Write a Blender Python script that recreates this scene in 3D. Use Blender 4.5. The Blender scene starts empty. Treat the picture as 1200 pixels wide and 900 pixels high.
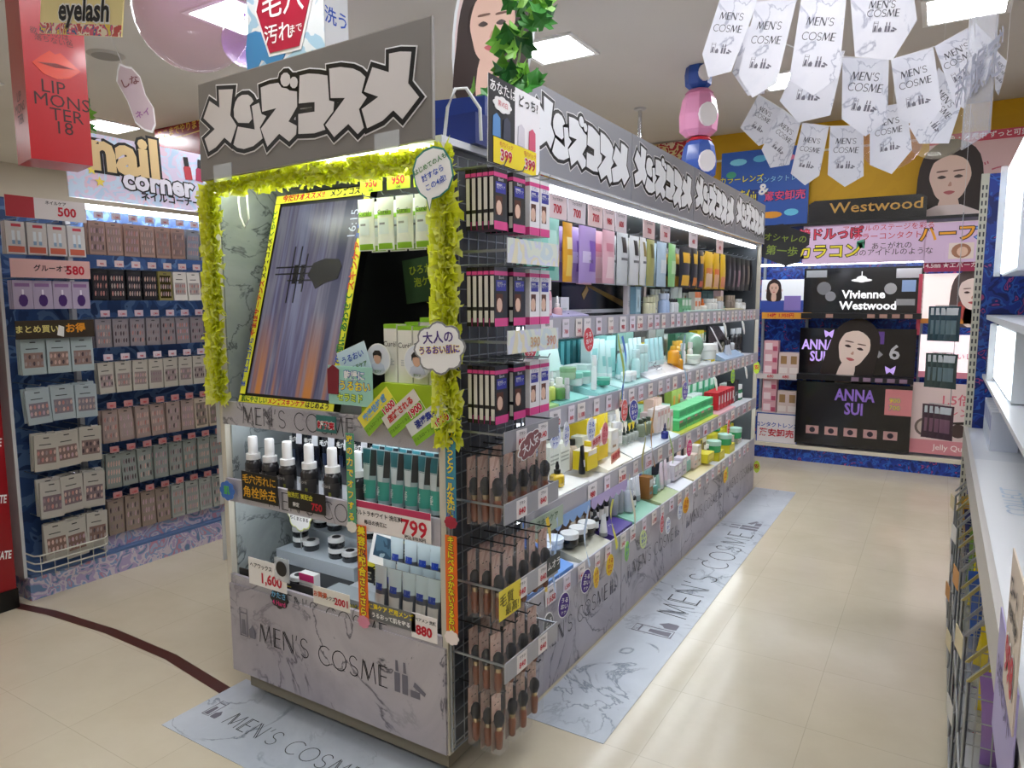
import bpy, math, random
from mathutils import Vector, Matrix
random.seed(7)
SC = bpy.context.scene
COL = SC.collection
PI = math.pi

# ---------------------------------------------------------------- camera, world, exposure
FPX, YAW, PITCH, ROLL = 824.1, 0.5471, -0.1151, -0.0032
CAM = Vector((1.2299, -2.0833, 1.5))
_fw = Vector((-math.sin(YAW)*math.cos(PITCH), math.cos(YAW)*math.cos(PITCH), math.sin(PITCH)))
_r = Vector((math.cos(YAW), math.sin(YAW), 0)); _u = _r.cross(_fw)
_r2 = _r*math.cos(ROLL)+_u*math.sin(ROLL); _u2 = _u*math.cos(ROLL)-_r*math.sin(ROLL)
camd = bpy.data.cameras.new('camera'); camd.sensor_width = 36; camd.lens = FPX/1200*36; camd.clip_start = .05
cam = bpy.data.objects.new('camera', camd); COL.objects.link(cam)
cam.matrix_world = Matrix.Translation(CAM) @ Matrix((_r2, _u2, -_fw)).transposed().to_4x4()
SC.camera = cam
def at(px, py, ax, val):
    """world point on the plane ax=val that the photograph shows at a pixel (used to measure the place)"""
    d = _fw + _r2*((px-600)/FPX) - _u2*((py-450)/FPX)
    i = 'XYZ'.index(ax); return CAM + d*((val-CAM[i])/d[i])
world = bpy.data.worlds.new('world'); SC.world = world; world.use_nodes = True
world.node_tree.nodes['Background'].inputs[0].default_value = (.9, .95, 1, 1)
world.node_tree.nodes['Background'].inputs[1].default_value = .35
SC.view_settings.view_transform = 'Standard'; SC.view_settings.look = 'None'
SC.view_settings.exposure = 0.34; SC.view_settings.gamma = 1; SC.view_settings.use_curve_mapping = False
CEIL_W = 30.0      # emission of the ceiling panels
LED_W = 9.0        # emission of the shelf strip lights

# ---------------------------------------------------------------- materials
def lin(h):
    h = h.lstrip('#'); c = [int(h[i:i+2], 16)/255 for i in (0, 2, 4)]
    return tuple(x/12.92 if x <= .04045 else ((x+.055)/1.055)**2.4 for x in c)+(1,)
MATS = {}
def mat(hexc, rough=.45, metal=0, emit=0, trans=0, alpha=1, coat=0):
    k = (hexc, rough, metal, emit, trans, alpha, coat)
    if k in MATS: return MATS[k]
    m = bpy.data.materials.new('m_%s_%d' % (hexc.strip('#'), len(MATS))); m.use_nodes = True
    b = m.node_tree.nodes['Principled BSDF']; c = lin(hexc)
    b.inputs['Base Color'].default_value = c; b.inputs['Roughness'].default_value = rough; b.inputs['Metallic'].default_value = metal
    if emit: b.inputs['Emission Color'].default_value = c; b.inputs['Emission Strength'].default_value = emit
    if trans: b.inputs['Transmission Weight'].default_value = trans; b.inputs['IOR'].default_value = 1.1
    if alpha < 1: b.inputs['Alpha'].default_value = alpha
    if coat: b.inputs['Coat Weight'].default_value = coat; b.inputs['Coat Roughness'].default_value = .08
    m.diffuse_color = c; MATS[k] = m; return m
def nodemat(name, rough=.5, bump=0):
    m = bpy.data.materials.new(name); m.use_nodes = True; nt = m.node_tree
    b = nt.nodes['Principled BSDF']; b.inputs['Roughness'].default_value = rough
    return m, nt, b
def coords(nt, scale=(1, 1, 1), kind='Object', rot=(0, 0, 0)):
    t = nt.nodes.new('ShaderNodeTexCoord'); mp = nt.nodes.new('ShaderNodeMapping')
    mp.inputs['Scale'].default_value = scale; mp.inputs['Rotation'].default_value = rot
    nt.links.new(t.outputs[kind], mp.inputs[0]); return mp.outputs[0]
def ramp(nt, fac, stops, interp='LINEAR'):
    r = nt.nodes.new('ShaderNodeValToRGB'); r.color_ramp.interpolation = interp
    e = r.color_ramp.elements
    while len(e) < len(stops): e.new(.5)
    for i, (p, c) in enumerate(stops): e[i].position = p; e[i].color = lin(c)
    nt.links.new(fac, r.inputs[0]); return r.outputs[0]
def noise(nt, vec, scale, detail=3, rough=.5, dist=0):
    n = nt.nodes.new('ShaderNodeTexNoise'); n.inputs['Scale'].default_value = scale
    n.inputs['Detail'].default_value = detail; n.inputs['Roughness'].default_value = rough; n.inputs['Distortion'].default_value = dist
    nt.links.new(vec, n.inputs['Vector']); return n.outputs['Fac']
def marble(name, base, dark, vein, scale=1.6, rough=.35):
    m, nt, b = nodemat(name, rough); v = coords(nt, (scale,)*3, rot=(.5, .4, .7))
    cloud = ramp(nt, noise(nt, v, 1.3, 5, .6, .6), [(.3, dark), (.62, base)])
    n = noise(nt, v, 1.5, 8, .55, 1.4)
    a = nt.nodes.new('ShaderNodeMath'); a.operation = 'SUBTRACT'; a.inputs[1].default_value = .5; nt.links.new(n, a.inputs[0])
    a2 = nt.nodes.new('ShaderNodeMath'); a2.operation = 'ABSOLUTE'; nt.links.new(a.outputs[0], a2.inputs[0])
    r = nt.nodes.new('ShaderNodeValToRGB'); r.color_ramp.elements[0].position = 0; r.color_ramp.elements[0].color = (1, 1, 1, 1)
    r.color_ramp.elements[1].position = .018; r.color_ramp.elements[1].color = (0, 0, 0, 1); nt.links.new(a2.outputs[0], r.inputs[0])
    g = nt.nodes.new('ShaderNodeMath'); g.operation = 'MULTIPLY'; nt.links.new(r.outputs[0], g.inputs[0])
    nt.links.new(ramp(nt, noise(nt, v, 2.1, 2), [(.36, '#000000'), (.55, '#ffffff')]), g.inputs[1])
    mx = nt.nodes.new('ShaderNodeMix'); mx.data_type = 'RGBA'; nt.links.new(g.outputs[0], mx.inputs[0])
    nt.links.new(cloud, mx.inputs[6]); mx.inputs[7].default_value = lin(vein)
    nt.links.new(mx.outputs[2], b.inputs['Base Color']); return m
def blotch(name, stops, scale=14, rough=.4, dist=.8, detail=2, kind='Object'):
    m, nt, b = nodemat(name, rough); v = coords(nt, kind=kind)
    nt.links.new(ramp(nt, noise(nt, v, scale, detail, .5, dist), stops, 'CONSTANT'), b.inputs['Base Color']); return m
def cells(name, cols, scale=40, rough=.4):
    m, nt, b = nodemat(name, rough); v = coords(nt)
    w = nt.nodes.new('ShaderNodeTexVoronoi'); w.inputs['Scale'].default_value = scale; nt.links.new(v, w.inputs['Vector'])
    s = nt.nodes.new('ShaderNodeSeparateColor'); nt.links.new(w.outputs['Color'], s.inputs[0])
    nt.links.new(ramp(nt, s.outputs[0], [(i/len(cols), c) for i, c in enumerate(cols)], 'CONSTANT'), b.inputs['Base Color']); return m
WHITE = mat('#f2f2f0', .5); BLACK = mat('#0c0c0d', .4); DGREY = mat('#2b2c2f', .45); GREY = mat('#86878a', .5); LGREY = mat('#c4c5c8', .45)
RED = mat('#c3112e', .5); INK = mat('#161418', .6); CHROME = mat('#c9ccd2', .22, .9); WIRE = mat('#9aa0a8', .3, .8)
LIME = mat('#c9e02c', .6); YELLOW = mat('#f3dc1e', .5); MAGENTA = mat('#d9337f', .45); ORANGE = mat('#ea6a1c', .5)
CREAM = mat('#dcd6c6', .5); POST = mat('#cfcabb', .45)
CLEAR = mat('#f4f8fa', .04, 0, 0, 0, .06); CLEAR2 = mat('#eef3f6', .1, 0, 0, 0, .3)
MARBLE = marble('marble_panel', '#bab5bb', '#9a959f', '#524f5a'); MARBLE_L = marble('marble_pale', '#dfe0e8', '#c6c9d6', '#a6aabb', 2.6)
MARBLE_F = marble('marble_floor_mat', '#c3cad2', '#aab3bd', '#757f8d', 1.7, .3); MARBLE_I = marble('marble_inner', '#aab2b2', '#8d9696', '#4d5558', 2.4)
LED = mat('#f4faff', .5, 0, LED_W)

# ---------------------------------------------------------------- mesh builder
class G:
    def __init__(s): s.v = []; s.f = []; s.fm = []; s.mats = []; s.sm = []
    def mi(s, m):
        if m not in s.mats: s.mats.append(m)
        return s.mats.index(m)
    def add(s, vs, fs, m, smooth=False):
        o = len(s.v); s.v += [tuple(p) for p in vs]; k = s.mi(m)
        for f in fs: s.f.append([i+o for i in f]); s.fm.append(k); s.sm.append(smooth)
        return s
    def box(s, x0, x1, y0, y1, z0, z1, m):
        return s.add([(x0,y0,z0),(x1,y0,z0),(x1,y1,z0),(x0,y1,z0),(x0,y0,z1),(x1,y0,z1),(x1,y1,z1),(x0,y1,z1)],
                     [(0,3,2,1),(4,5,6,7),(0,1,5,4),(1,2,6,5),(2,3,7,6),(3,0,4,7)], m)
    def poly(s, pts, m): return s.add(pts, [list(range(len(pts)))], m)
    def front(s, x0, x1, z0, z1, y, m):            # printed rectangle on a face that looks along -Y
        return s.add([(x0,y,z0),(x1,y,z0),(x1,y,z1),(x0,y,z1)], [(0,1,2,3)], m)
    def side(s, y0, y1, z0, z1, x, m):             # printed rectangle on a face that looks along -X
        return s.add([(x,y1,z0),(x,y0,z0),(x,y0,z1),(x,y1,z1)], [(0,1,2,3)], m)
    def prism(s, pts, y0, y1, m, m2=None):         # outline in X,Z pushed from y0 (front) to y1
        n = len(pts); a = sum(pts[i][0]*pts[(i+1)%n][1]-pts[(i+1)%n][0]*pts[i][1] for i in range(n))
        if a < 0: pts = pts[::-1]
        s.add([(x,y0,z) for x,z in pts], [list(range(n))], m)
        s.add([(x,y1,z) for x,z in pts], [list(range(n))[::-1]], m2 or m)
        return s.add([(x,y0,z) for x,z in pts]+[(x,y1,z) for x,z in pts], [(i,i+n,(i+1)%n+n,(i+1)%n) for i in range(n)], m2 or m)
    def lathe(s, prof, m, seg=14, c=(0,0,0), sx=1, sy=1, caps=True):
        vs = []; n = len(prof); runs = [[prof[0]]]
        for i in range(1, n):                      # split the profile where it turns sharply so that edges stay crisp
            runs[-1].append(prof[i])
            if i < n-1:
                a = math.atan2(prof[i][1]-prof[i-1][1], prof[i][0]-prof[i-1][0]); b = math.atan2(prof[i+1][1]-prof[i][1], prof[i+1][0]-prof[i][0])
                if abs((a-b+PI) % (2*PI)-PI) > .75: runs.append([prof[i]])
        ring = lambda r, z: [(c[0]+r*sx*math.cos(2*PI*k/seg), c[1]+r*sy*math.sin(2*PI*k/seg), c[2]+z) for k in range(seg)]
        for R in runs:
            vv = [p for r, z in R for p in ring(r, z)]
            s.add(vv, [(i*seg+k, i*seg+(k+1)%seg, (i+1)*seg+(k+1)%seg, (i+1)*seg+k) for i in range(len(R)-1) for k in range(seg)], m, True)
        vs = ring(*prof[0])+ring(*prof[-1])
        if caps:
            s.add(vs[:seg], [list(range(seg))[::-1]], m); s.add(vs[-seg:], [list(range(seg))], m)
        return s
    def tube(s, path, r, m, seg=6):
        P = [Vector(p) for p in path]; vs = []; n = len(P); up = Vector((.31, .22, .93))
        for i, p in enumerate(P):
            t = (P[min(i+1, n-1)]-P[max(i-1, 0)]).normalized(); a = t.cross(up)
            if a.length < .05: a = t.cross(Vector((1, 0, 0)))
            a.normalize(); b = t.cross(a)
            for k in range(seg): q = 2*PI*k/seg; vs.append(p+a*(r*math.cos(q))+b*(r*math.sin(q)))
        fs = [(i*seg+k, i*seg+(k+1)%seg, (i+1)*seg+(k+1)%seg, (i+1)*seg+k) for i in range(n-1) for k in range(seg)]
        s.add(vs, fs, m, True); s.add(vs[:seg], [list(range(seg))[::-1]], m); return s.add(vs[-seg:], [list(range(seg))], m)
    def strokes(s, lines, w, m, z=0):              # pen strokes as flat ribbons in X,Y at height z
        for L in lines:
            n = len(L); le = []; ri = []
            for i in range(n):
                a = Vector(L[max(i-1, 0)]); b = Vector(L[min(i+1, n-1)]); t = (b-a).normalized(); nx = Vector((-t.y, t.x))*(w/2)
                p = Vector(L[i])
                if i == 0: p = p-t*(w/2)
                if i == n-1: p = p+t*(w/2)
                le.append((p.x+nx.x, p.y+nx.y, z)); ri.append((p.x-nx.x, p.y-nx.y, z))
            s.add(ri+le, [(i, i+1, n+i+1, n+i) for i in range(n-1)], m)
        return s
    def sheet(s, fn, nu, nv, m, smooth=True):
        vs = [fn(i/nu, j/nv) for j in range(nv+1) for i in range(nu+1)]
        return s.add(vs, [(j*(nu+1)+i, j*(nu+1)+i+1, (j+1)*(nu+1)+i+1, (j+1)*(nu+1)+i) for j in range(nv) for i in range(nu)], m, smooth)
    def mesh(s, name):
        me = bpy.data.meshes.new(name); me.from_pydata(s.v, [], s.f)
        for m in s.mats: me.materials.append(m)
        me.polygons.foreach_set('material_index', s.fm); me.polygons.foreach_set('use_smooth', s.sm)
        me.update(); return me
def obj(name, g, parent=None, loc=(0, 0, 0), rot=(0, 0, 0), scale=None):
    me = g.mesh(name) if isinstance(g, G) else g
    o = bpy.data.objects.new(name, me); COL.objects.link(o)
    o.location = loc; o.rotation_euler = rot if isinstance(rot, tuple) else (0, 0, rot)
    if scale: o.scale = scale
    if parent: o.parent = parent
    return o
def empty(name, loc=(0, 0, 0), rotz=0, parent=None):
    o = bpy.data.objects.new(name, None); COL.objects.link(o); o.location = loc
    o.rotation_euler = rotz if isinstance(rotz, tuple) else (0, 0, rotz); o.empty_display_size = .05
    if parent: o.parent = parent
    return o
def tag(o, label, cat, group=None):
    o['label'] = label; o['category'] = cat
    if group: o['group'] = group
    return o
def struct(name, g, label=None, parent=None):
    o = obj(name, g, parent)
    if not parent: o['kind'] = 'structure'
    if label: o['label'] = label
    return o
CACHE = {}
def cached(key, fn):
    if key not in CACHE: CACHE[key] = fn()
    return CACHE[key]
_o1 = 'first second third fourth fifth sixth seventh eighth ninth tenth eleventh twelfth thirteenth fourteenth fifteenth sixteenth seventeenth eighteenth nineteenth'.split()
def ORD(i):
    if i < 19: return _o1[i]
    t, u = divmod(i+1, 10); T = {2: 'twent', 3: 'thirt', 4: 'fort', 5: 'fift'}[t]
    return T+'ieth' if u == 0 else T+'y-'+_o1[u-1]
FACE = {'-Y': (PI/2, 0, 0), '+X': (PI/2, 0, PI/2), '-X': (PI/2, 0, -PI/2), '+Z': (0, 0, 0)}
def text_mesh(s, m, bold=0, res=2, shear=0, sx=1):
    def mk():
        c = bpy.data.curves.new('t', 'FONT'); c.body = s; c.size = 1; c.offset = bold; c.resolution_u = res; c.shear = shear
        c.align_x = 'CENTER'; c.align_y = 'CENTER'; c.space_line = .85
        o = bpy.data.objects.new('t', c); me = bpy.data.meshes.new_from_object(o); me.name = 'lettering'
        bpy.data.objects.remove(o); bpy.data.curves.remove(c)
        me.materials.clear(); me.materials.append(m); return me
    return cached(('txt', s, m.name, bold, res, shear), mk)
def text(parent, s, loc, size, m, bold=0, face='-Y', sx=1, tilt=0, shear=0, outline=None, ow=.05, name='lettering'):
    rot = FACE[face]; n = {'-Y': (0,-1,0), '+X': (1,0,0), '-X': (-1,0,0), '+Z': (0,0,1)}[face]
    if face == '+Z': rot = (0, 0, tilt)
    elif tilt: rot = (Matrix.Rotation(rot[2], 4, 'Z') @ Matrix.Rotation(PI/2, 4, 'X') @ Matrix.Rotation(tilt, 4, 'Z')).to_euler()[:]
    o = obj(name, text_mesh(s, m, bold, 2, shear), parent, loc, tuple(rot), (size*sx, size, size))
    if outline:
        b = Vector(loc)-Vector(n)*.0006
        obj(name, text_mesh(s, outline, bold+ow, 2, shear), parent, b, tuple(rot), (size*sx, size, size))
    return o
def offset_poly(pts, d, lim=2.2):
    n = len(pts); a = sum(pts[i][0]*pts[(i+1)%n][1]-pts[(i+1)%n][0]*pts[i][1] for i in range(n))
    if a < 0: pts = pts[::-1]
    out = []
    for i in range(n):
        p0 = Vector(pts[i-1]); p1 = Vector(pts[i]); p2 = Vector(pts[(i+1)%n])
        e1 = (p1-p0).normalized(); e2 = (p2-p1).normalized(); n1 = Vector((e1.y, -e1.x)); n2 = Vector((e2.y, -e2.x))
        k = n1+n2; c = max(1+n1.dot(n2), .25); q = k*(d/c)
        if q.length > lim*abs(d): q = q.normalized()*lim*abs(d)
        out.append(tuple(p1+q))
    return out
# the thin lettering of the men's cosmetics corner: strokes on a unit-high grid
def arc(cx, cy, rx, ry, a0, a1, n=10): return [(cx+rx*math.cos(math.radians(a0+(a1-a0)*i/n)), cy+ry*math.sin(math.radians(a0+(a1-a0)*i/n))) for i in range(n+1)]
LET = {'M': (1.0, [[(0,0),(.12,1)],[(.12,1),(.42,.05)],[(.22,.95),(.47,.15)],[(.47,.15),(.78,1)],[(.78,1),(.9,0)]]),
 'E': (.62, [[(0,0),(0,1)],[(.1,0),(.1,1)],[(0,1),(.5,1)],[(.1,.5),(.46,.5)],[(0,0),(.5,0)]]),
 'N': (.82, [[(0,0),(0,1)],[(0,1),(.6,0)],[(.12,1),(.7,.04)],[(.7,0),(.7,1)]]), "'": (.22, [[(.06,1.02),(.02,.78)]]),
 'S': (.66, [arc(.27,.74,.25,.26,30,270,9)+arc(.27,.24,.27,.24,90,-150,9)]), 'C': (.84, [arc(.45,.5,.45,.5,50,310,14)]),
 'O': (1.02, [arc(.46,.5,.46,.5,0,360,18)]), ' ': (.4, [])}
def thin_lines(s, h, x=0, y=0, centre=True, track=.12):
    w = sum(LET[c][0]+track for c in s)*h; x0 = x-(w/2 if centre else 0); out = []
    for c in s:
        for L in LET[c][1]: out.append([(x0+p[0]*h, y+p[1]*h) for p in L])
        x0 += (LET[c][0]+track)*h
    return out, w
NMEN = len(thin_lines("MEN'S ", 1)[0])
ICON = mat('#6e6c78', .5)
def icon_cream(g, x, y, h, m):      # tall carton outline and a lidded jar
    g.strokes([[(x,y),(x,y+h),(x+.38*h,y+h),(x+.38*h,y),(x,y)],[(x+.06*h,y+.84*h),(x+.34*h,y+.84*h)]], h*.045, m)
    g.poly([(x+.05*h,y+.05*h,0),(x+.3*h,y+.05*h,0),(x+.26*h,y+.6*h,0),(x+.1*h,y+.6*h,0)], m)
    g.poly([(x+.46*h+p[0]*.34*h, y+p[1]*.5*h, 0) for p in ((.1,0),(.9,0),(1,.15),(1,.6),(.8,.75),(.5,1),(.3,.75),(0,.6),(0,.15))], m)
def icon_bottles(g, x, y, h, m):
    for k in (0, .3):
        g.poly([(x+k*h,y,0),(x+(k+.22)*h,y,0),(x+(k+.22)*h,y+.62*h,0),(x+k*h,y+.62*h,0)], m)
        g.poly([(x+(k+.05)*h,y+.66*h,0),(x+(k+.17)*h,y+.66*h,0),(x+(k+.14)*h,y+h,0),(x+(k+.05)*h,y+h,0)], m)
    g.poly([(x+.62*h,y,0),(x+.98*h,y,0),(x+.98*h,y+.22*h,0),(x+.62*h,y+.22*h,0)], m)
    g.poly([(x+.72*h,y+.34*h,0),(x+1.14*h,y+.14*h,0),(x+1.2*h,y+.26*h,0),(x+.78*h,y+.5*h,0)], m)
def men_logo(parent, loc, h, face, icons=True, m=INK, k=1.0):
    def mk(sel):
        g = G(); L, tw = thin_lines("MEN'S COSME", h, 0, -h/2); n = NMEN; g.strokes(L[:n] if sel == 0 else L[n:], h*.05, m); return g.mesh('lettering')
    tw = thin_lines("MEN'S COSME", h)[1]; rot = FACE[face]
    for sel in (0, 1): o = obj('lettering', cached(('men', h, m.name, sel), lambda: mk(sel)), parent, loc, rot)
    if icons:
        e = Matrix.LocRotScale(Vector(loc), None, None) @ __import__('mathutils').Euler(rot).to_matrix().to_4x4()
        def i1():
            g = G(); icon_cream(g, 0, 0, h*k, ICON); return g.mesh('emblem')
        def i2():
            g = G(); icon_bottles(g, 0, 0, h*k, ICON); return g.mesh('emblem')
        obj('emblem', cached(('ic', h, k), i1), parent, e @ Vector((-tw/2-.95*h*k-.1*h, -h*.5, 0)), rot)
        obj('emblem', cached(('ib', h, k), i2), parent, e @ Vector((tw/2+.22*h, -h*.5, 0)), rot)
    return o
GLYPHS = [
[(-0.385,0.123),(-0.311,0.112),(-0.321,0.067),(-0.329,0.031),(-0.298,-0.007),(-0.331,-0.060),(-0.363,-0.037),(-0.408,-0.062),(-0.447,-0.072),(-0.468,-0.025),(-0.413,-0.001),(-0.470,0.043),(-0.434,0.095),(-0.384,0.065)],
[(-0.268,0.086),(-0.239,0.082),(-0.221,0.069),(-0.212,0.056),(-0.231,0.046),(-0.222,0.002),(-0.239,-0.009),(-0.291,0.000),(-0.311,0.022),(-0.312,0.047),(-0.302,0.069),(-0.288,0.081)],
[(-0.187,0.048),(-0.177,0.012),(-0.153,0.001),(-0.186,-0.030),(-0.174,-0.066),(-0.221,-0.084),(-0.267,-0.087),(-0.300,-0.078),(-0.319,-0.066),(-0.293,-0.010),(-0.212,-0.031),(-0.223,0.043)],
[(-0.178,0.093),(-0.135,0.096),(-0.095,0.093),(-0.081,0.076),(-0.058,0.069),(-0.046,0.061),(-0.013,0.052),(-0.014,0.007),(-0.053,-0.031),(-0.018,-0.049),(-0.021,-0.075),(-0.054,-0.093),(-0.098,-0.063),(-0.154,-0.095),(-0.183,-0.034),(-0.109,0.017),(-0.174,0.016)],
[(-0.040,0.092),(-0.045,0.080),(-0.057,0.074),(-0.072,0.076),(-0.083,0.086),(-0.087,0.100),(-0.082,0.112),(-0.069,0.118),(-0.055,0.116),(-0.044,0.106)],
[(-0.008,0.078),(-0.012,0.067),(-0.022,0.062),(-0.033,0.064),(-0.042,0.072),(-0.045,0.083),(-0.041,0.094),(-0.031,0.099),(-0.020,0.097),(-0.011,0.089)],
[(-0.001,0.097),(0.039,0.096),(0.082,0.086),(0.117,0.075),(0.122,0.003),(0.142,-0.004),(0.138,-0.032),(0.096,-0.063),(0.104,-0.080),(0.056,-0.084),(-0.013,-0.076),(-0.011,-0.015),(0.059,-0.019),(0.060,0.007),(-0.008,0.014)],
[(0.123,0.094),(0.169,0.090),(0.219,0.076),(0.246,0.062),(0.267,0.043),(0.251,0.002),(0.271,-0.014),(0.240,-0.042),(0.257,-0.097),(0.232,-0.112),(0.196,-0.078),(0.138,-0.107),(0.102,-0.066),(0.183,-0.002),(0.127,0.007)],
[(0.292,0.066),(0.352,0.041),(0.354,0.090),(0.394,0.088),(0.435,0.079),(0.422,-0.002),(0.460,-0.046),(0.399,-0.096),(0.367,-0.067),(0.327,-0.089),(0.268,-0.101),(0.248,-0.043),(0.311,-0.020),(0.258,0.003)],
]
def card(name, label, cat, loc, w, h, bg, lines=(), rotz=0, tilt=0, lean=0, border=None, thick=.002, pts=None, group=None, parent=None):
    """a printed card or board that looks along its own -Y; lines = (text, size, material, x, z, bold, outline)"""
    g = G()
    if pts: g.prism([(x*w, z*h) for x, z in pts], 0, thick, bg)
    else: g.box(-w/2, w/2, 0, thick, -h/2, h/2, bg)
    if border and not pts:
        t = min(w, h)*.06
        for x0, x1, z0, z1 in ((-w/2,w/2,-h/2,-h/2+t),(-w/2,w/2,h/2-t,h/2),(-w/2,-w/2+t,-h/2+t,h/2-t),(w/2-t,w/2,-h/2+t,h/2-t)): g.front(x0, x1, z0, z1, -.0004, border)
    o = obj(name, g, parent, loc, (lean, tilt, rotz))
    if border and pts: obj('border', G().prism([(x*w*1.08, z*h*1.08) for x, z in pts], .0006, thick*.9, border), o)
    if not parent: tag(o, label, cat, group)
    for ln in lines:
        s, size, m, x, z = ln[:5]; bold = ln[5] if len(ln) > 5 else .02; ol = ln[6] if len(ln) > 6 else None; sx = ln[7] if len(ln) > 7 else 1
        text(o, s, (x, -.0016, z), size, m, bold, outline=ol, sx=sx)
    return o
def smooth(pts, k=4):
    n = len(pts); out = []
    for i in range(n):
        p0, p1, p2, p3 = (pts[(i+j-1) % n] for j in range(4))
        for s in range(k):
            t = s/k; out.append(tuple(.5*(2*b+(c-a)*t+(2*a-5*b+4*c-d)*t*t+(3*b-a-3*c+d)*t**3) for a, b, c, d in zip(p0, p1, p2, p3)))
    return out
def ellipse(n=20, rx=.5, rz=.5): return [(rx*math.cos(2*PI*i/n), rz*math.sin(2*PI*i/n)) for i in range(n)]
BUBBLE = [(-.5,.05),(-.46,.3),(-.28,.46),(-.05,.5),(.2,.47),(.42,.34),(.5,.1),(.45,-.16),(.25,-.32),(-.02,-.36),(-.22,-.33),(-.36,-.5),(-.34,-.28),(-.46,-.14)]
CLOUD = [(.5*(.86+.14*abs(math.cos(4*a)))*math.cos(a), .5*(.86+.14*abs(math.cos(4*a)))*math.sin(a)) for a in [2*PI*i/32 for i in range(32)]]
def graffiti(parent, loc, face, s=1.0, fill=None):
    """the fat brush katakana header: pale fill, black contour, thin white rim, each a layer of cut film"""
    white = fill or mat('#e8e6e6', .5)
    for nm, d, m, yy in (('rim', .0165, mat('#e9e9ea', .5), .0), ('contour', .0125, BLACK, -.0012), ('character', -.001, white, -.0024)):
        for gl in GLYPHS:
            if nm == 'character' or True:
                def mk(gl=gl, d=d, m=m):
                    g = G(); g.prism(offset_poly(gl, d), 0, .0008, m); return g.mesh(nm)
                me = cached(('gl', nm, id(gl), m.name), mk)
                o = obj(nm, me, parent, loc, {'-Y': (0,0,0), '+X': (0,0,PI/2)}[face], (s, 1, s))
                v = Vector((0, yy, 0)); o.location = Vector(loc)+(v if face == '-Y' else Vector((-yy, 0, 0)))
# ================================================================ room
m, nt, b = nodemat('vinyl_tile', .16)
v = coords(nt)
br = nt.nodes.new('ShaderNodeTexBrick'); br.offset = 0; br.inputs['Scale'].default_value = 1
for k, c in (('Color1', '#d2c9b3'), ('Color2', '#cfc6b0'), ('Mortar', '#c0b7a2')): br.inputs[k].default_value = lin(c)
br.inputs['Mortar Size'].default_value = .0016; br.inputs['Brick Width'].default_value = .45; br.inputs['Row Height'].default_value = .45; br.inputs['Mortar Smooth'].default_value = .3
nt.links.new(v, br.inputs['Vector']); 
mx = nt.nodes.new('ShaderNodeMix'); mx.data_type = 'RGBA'; mx.blend_type = 'MULTIPLY'; mx.inputs[0].default_value = .35
nt.links.new(br.outputs['Color'], mx.inputs[6]); nt.links.new(ramp(nt, noise(nt, v, 2.5, 5, .6), [(.3, '#d9d2c4'), (.7, '#ffffff')]), mx.inputs[7])
nt.links.new(mx.outputs[2], b.inputs['Base Color'])
bp = nt.nodes.new('ShaderNodeBump'); bp.inputs['Strength'].default_value = .04; bp.inputs['Distance'].default_value = .01
nt.links.new(noise(nt, v, 5, 3), bp.inputs['Height']); nt.links.new(bp.outputs[0], b.inputs['Normal'])
FLOOR = m
RX0, RX1, RY0, RY1, H = -8.5, 4.2, -5.0, 5.4, 3.2
struct('floor', G().box(RX0-.1, RX1+.1, RY0-.1, RY1+.1, -.1, 0, FLOOR), 'cream glossy vinyl tile floor')
m, nt, b = nodemat('ceiling_board', .8); v = coords(nt)
nt.links.new(ramp(nt, noise(nt, v, .8, 3), [(.3, '#cdc8c0'), (.7, '#d3cec7')]), b.inputs['Base Color'])
CEILM = m
ceil = struct('ceiling', G().box(RX0-.1, RX1+.1, RY0-.1, RY1+.1, H, H+.1, CEILM), 'pale grey board ceiling')
YW = blotch('yellow_wall', [(0, '#d2a208'), (.5, '#d5a50a'), (1, '#d2a208')], 3, .6)
struct('wall_back', G().box(-.92, RX1, RY1, RY1+.1, 0, H, YW), 'mustard yellow back wall')
CW = mat('#cdc5b8', .8)
struct('wall_far', G().box(RX0, -.92, RY1, RY1+.1, 0, H, CW), 'cream far wall of the shop')
struct('wall_left', G().box(RX0-.1, RX0, RY0, RY1+.1, 0, H, CW)); struct('wall_right', G().box(RX1, RX1+.1, RY0, RY1+.1, 0, H, CW))
struct('wall_front', G().box(RX0, RX1, RY0-.1, RY0, 0, H, CW))
struct('trim_1', G().box(-.9, RX1, RY1-.012, RY1-.001, 2.93, 2.95, mat('#e9dfb0', .5)), 'thin pale rail across the yellow wall')
struct('trim_2', G().box(-1.02, -.92, RY1-.06, RY1-.001, 0, H-.002, BLACK), 'black corner post at the end of the yellow wall')
# frieze on the far wall
FR = blotch('frieze_print', [(0, '#a8202c'), (.42, '#d8c48c'), (.5, '#b52a34'), (.58, '#e3d3b5'), (.66, '#a01f2d')], 9, .5)
o = obj('frieze_board', G().box(-4.2, -1.05, RY1-.03, RY1-.001, 2.98, 3.18, FR).box(-4.2, -1.05, RY1-.035, RY1-.001, 2.93, 2.98, mat('#d9a915', .5)))
tag(o, 'red and gold patterned frieze board high on the far wall', 'frieze')
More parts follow.
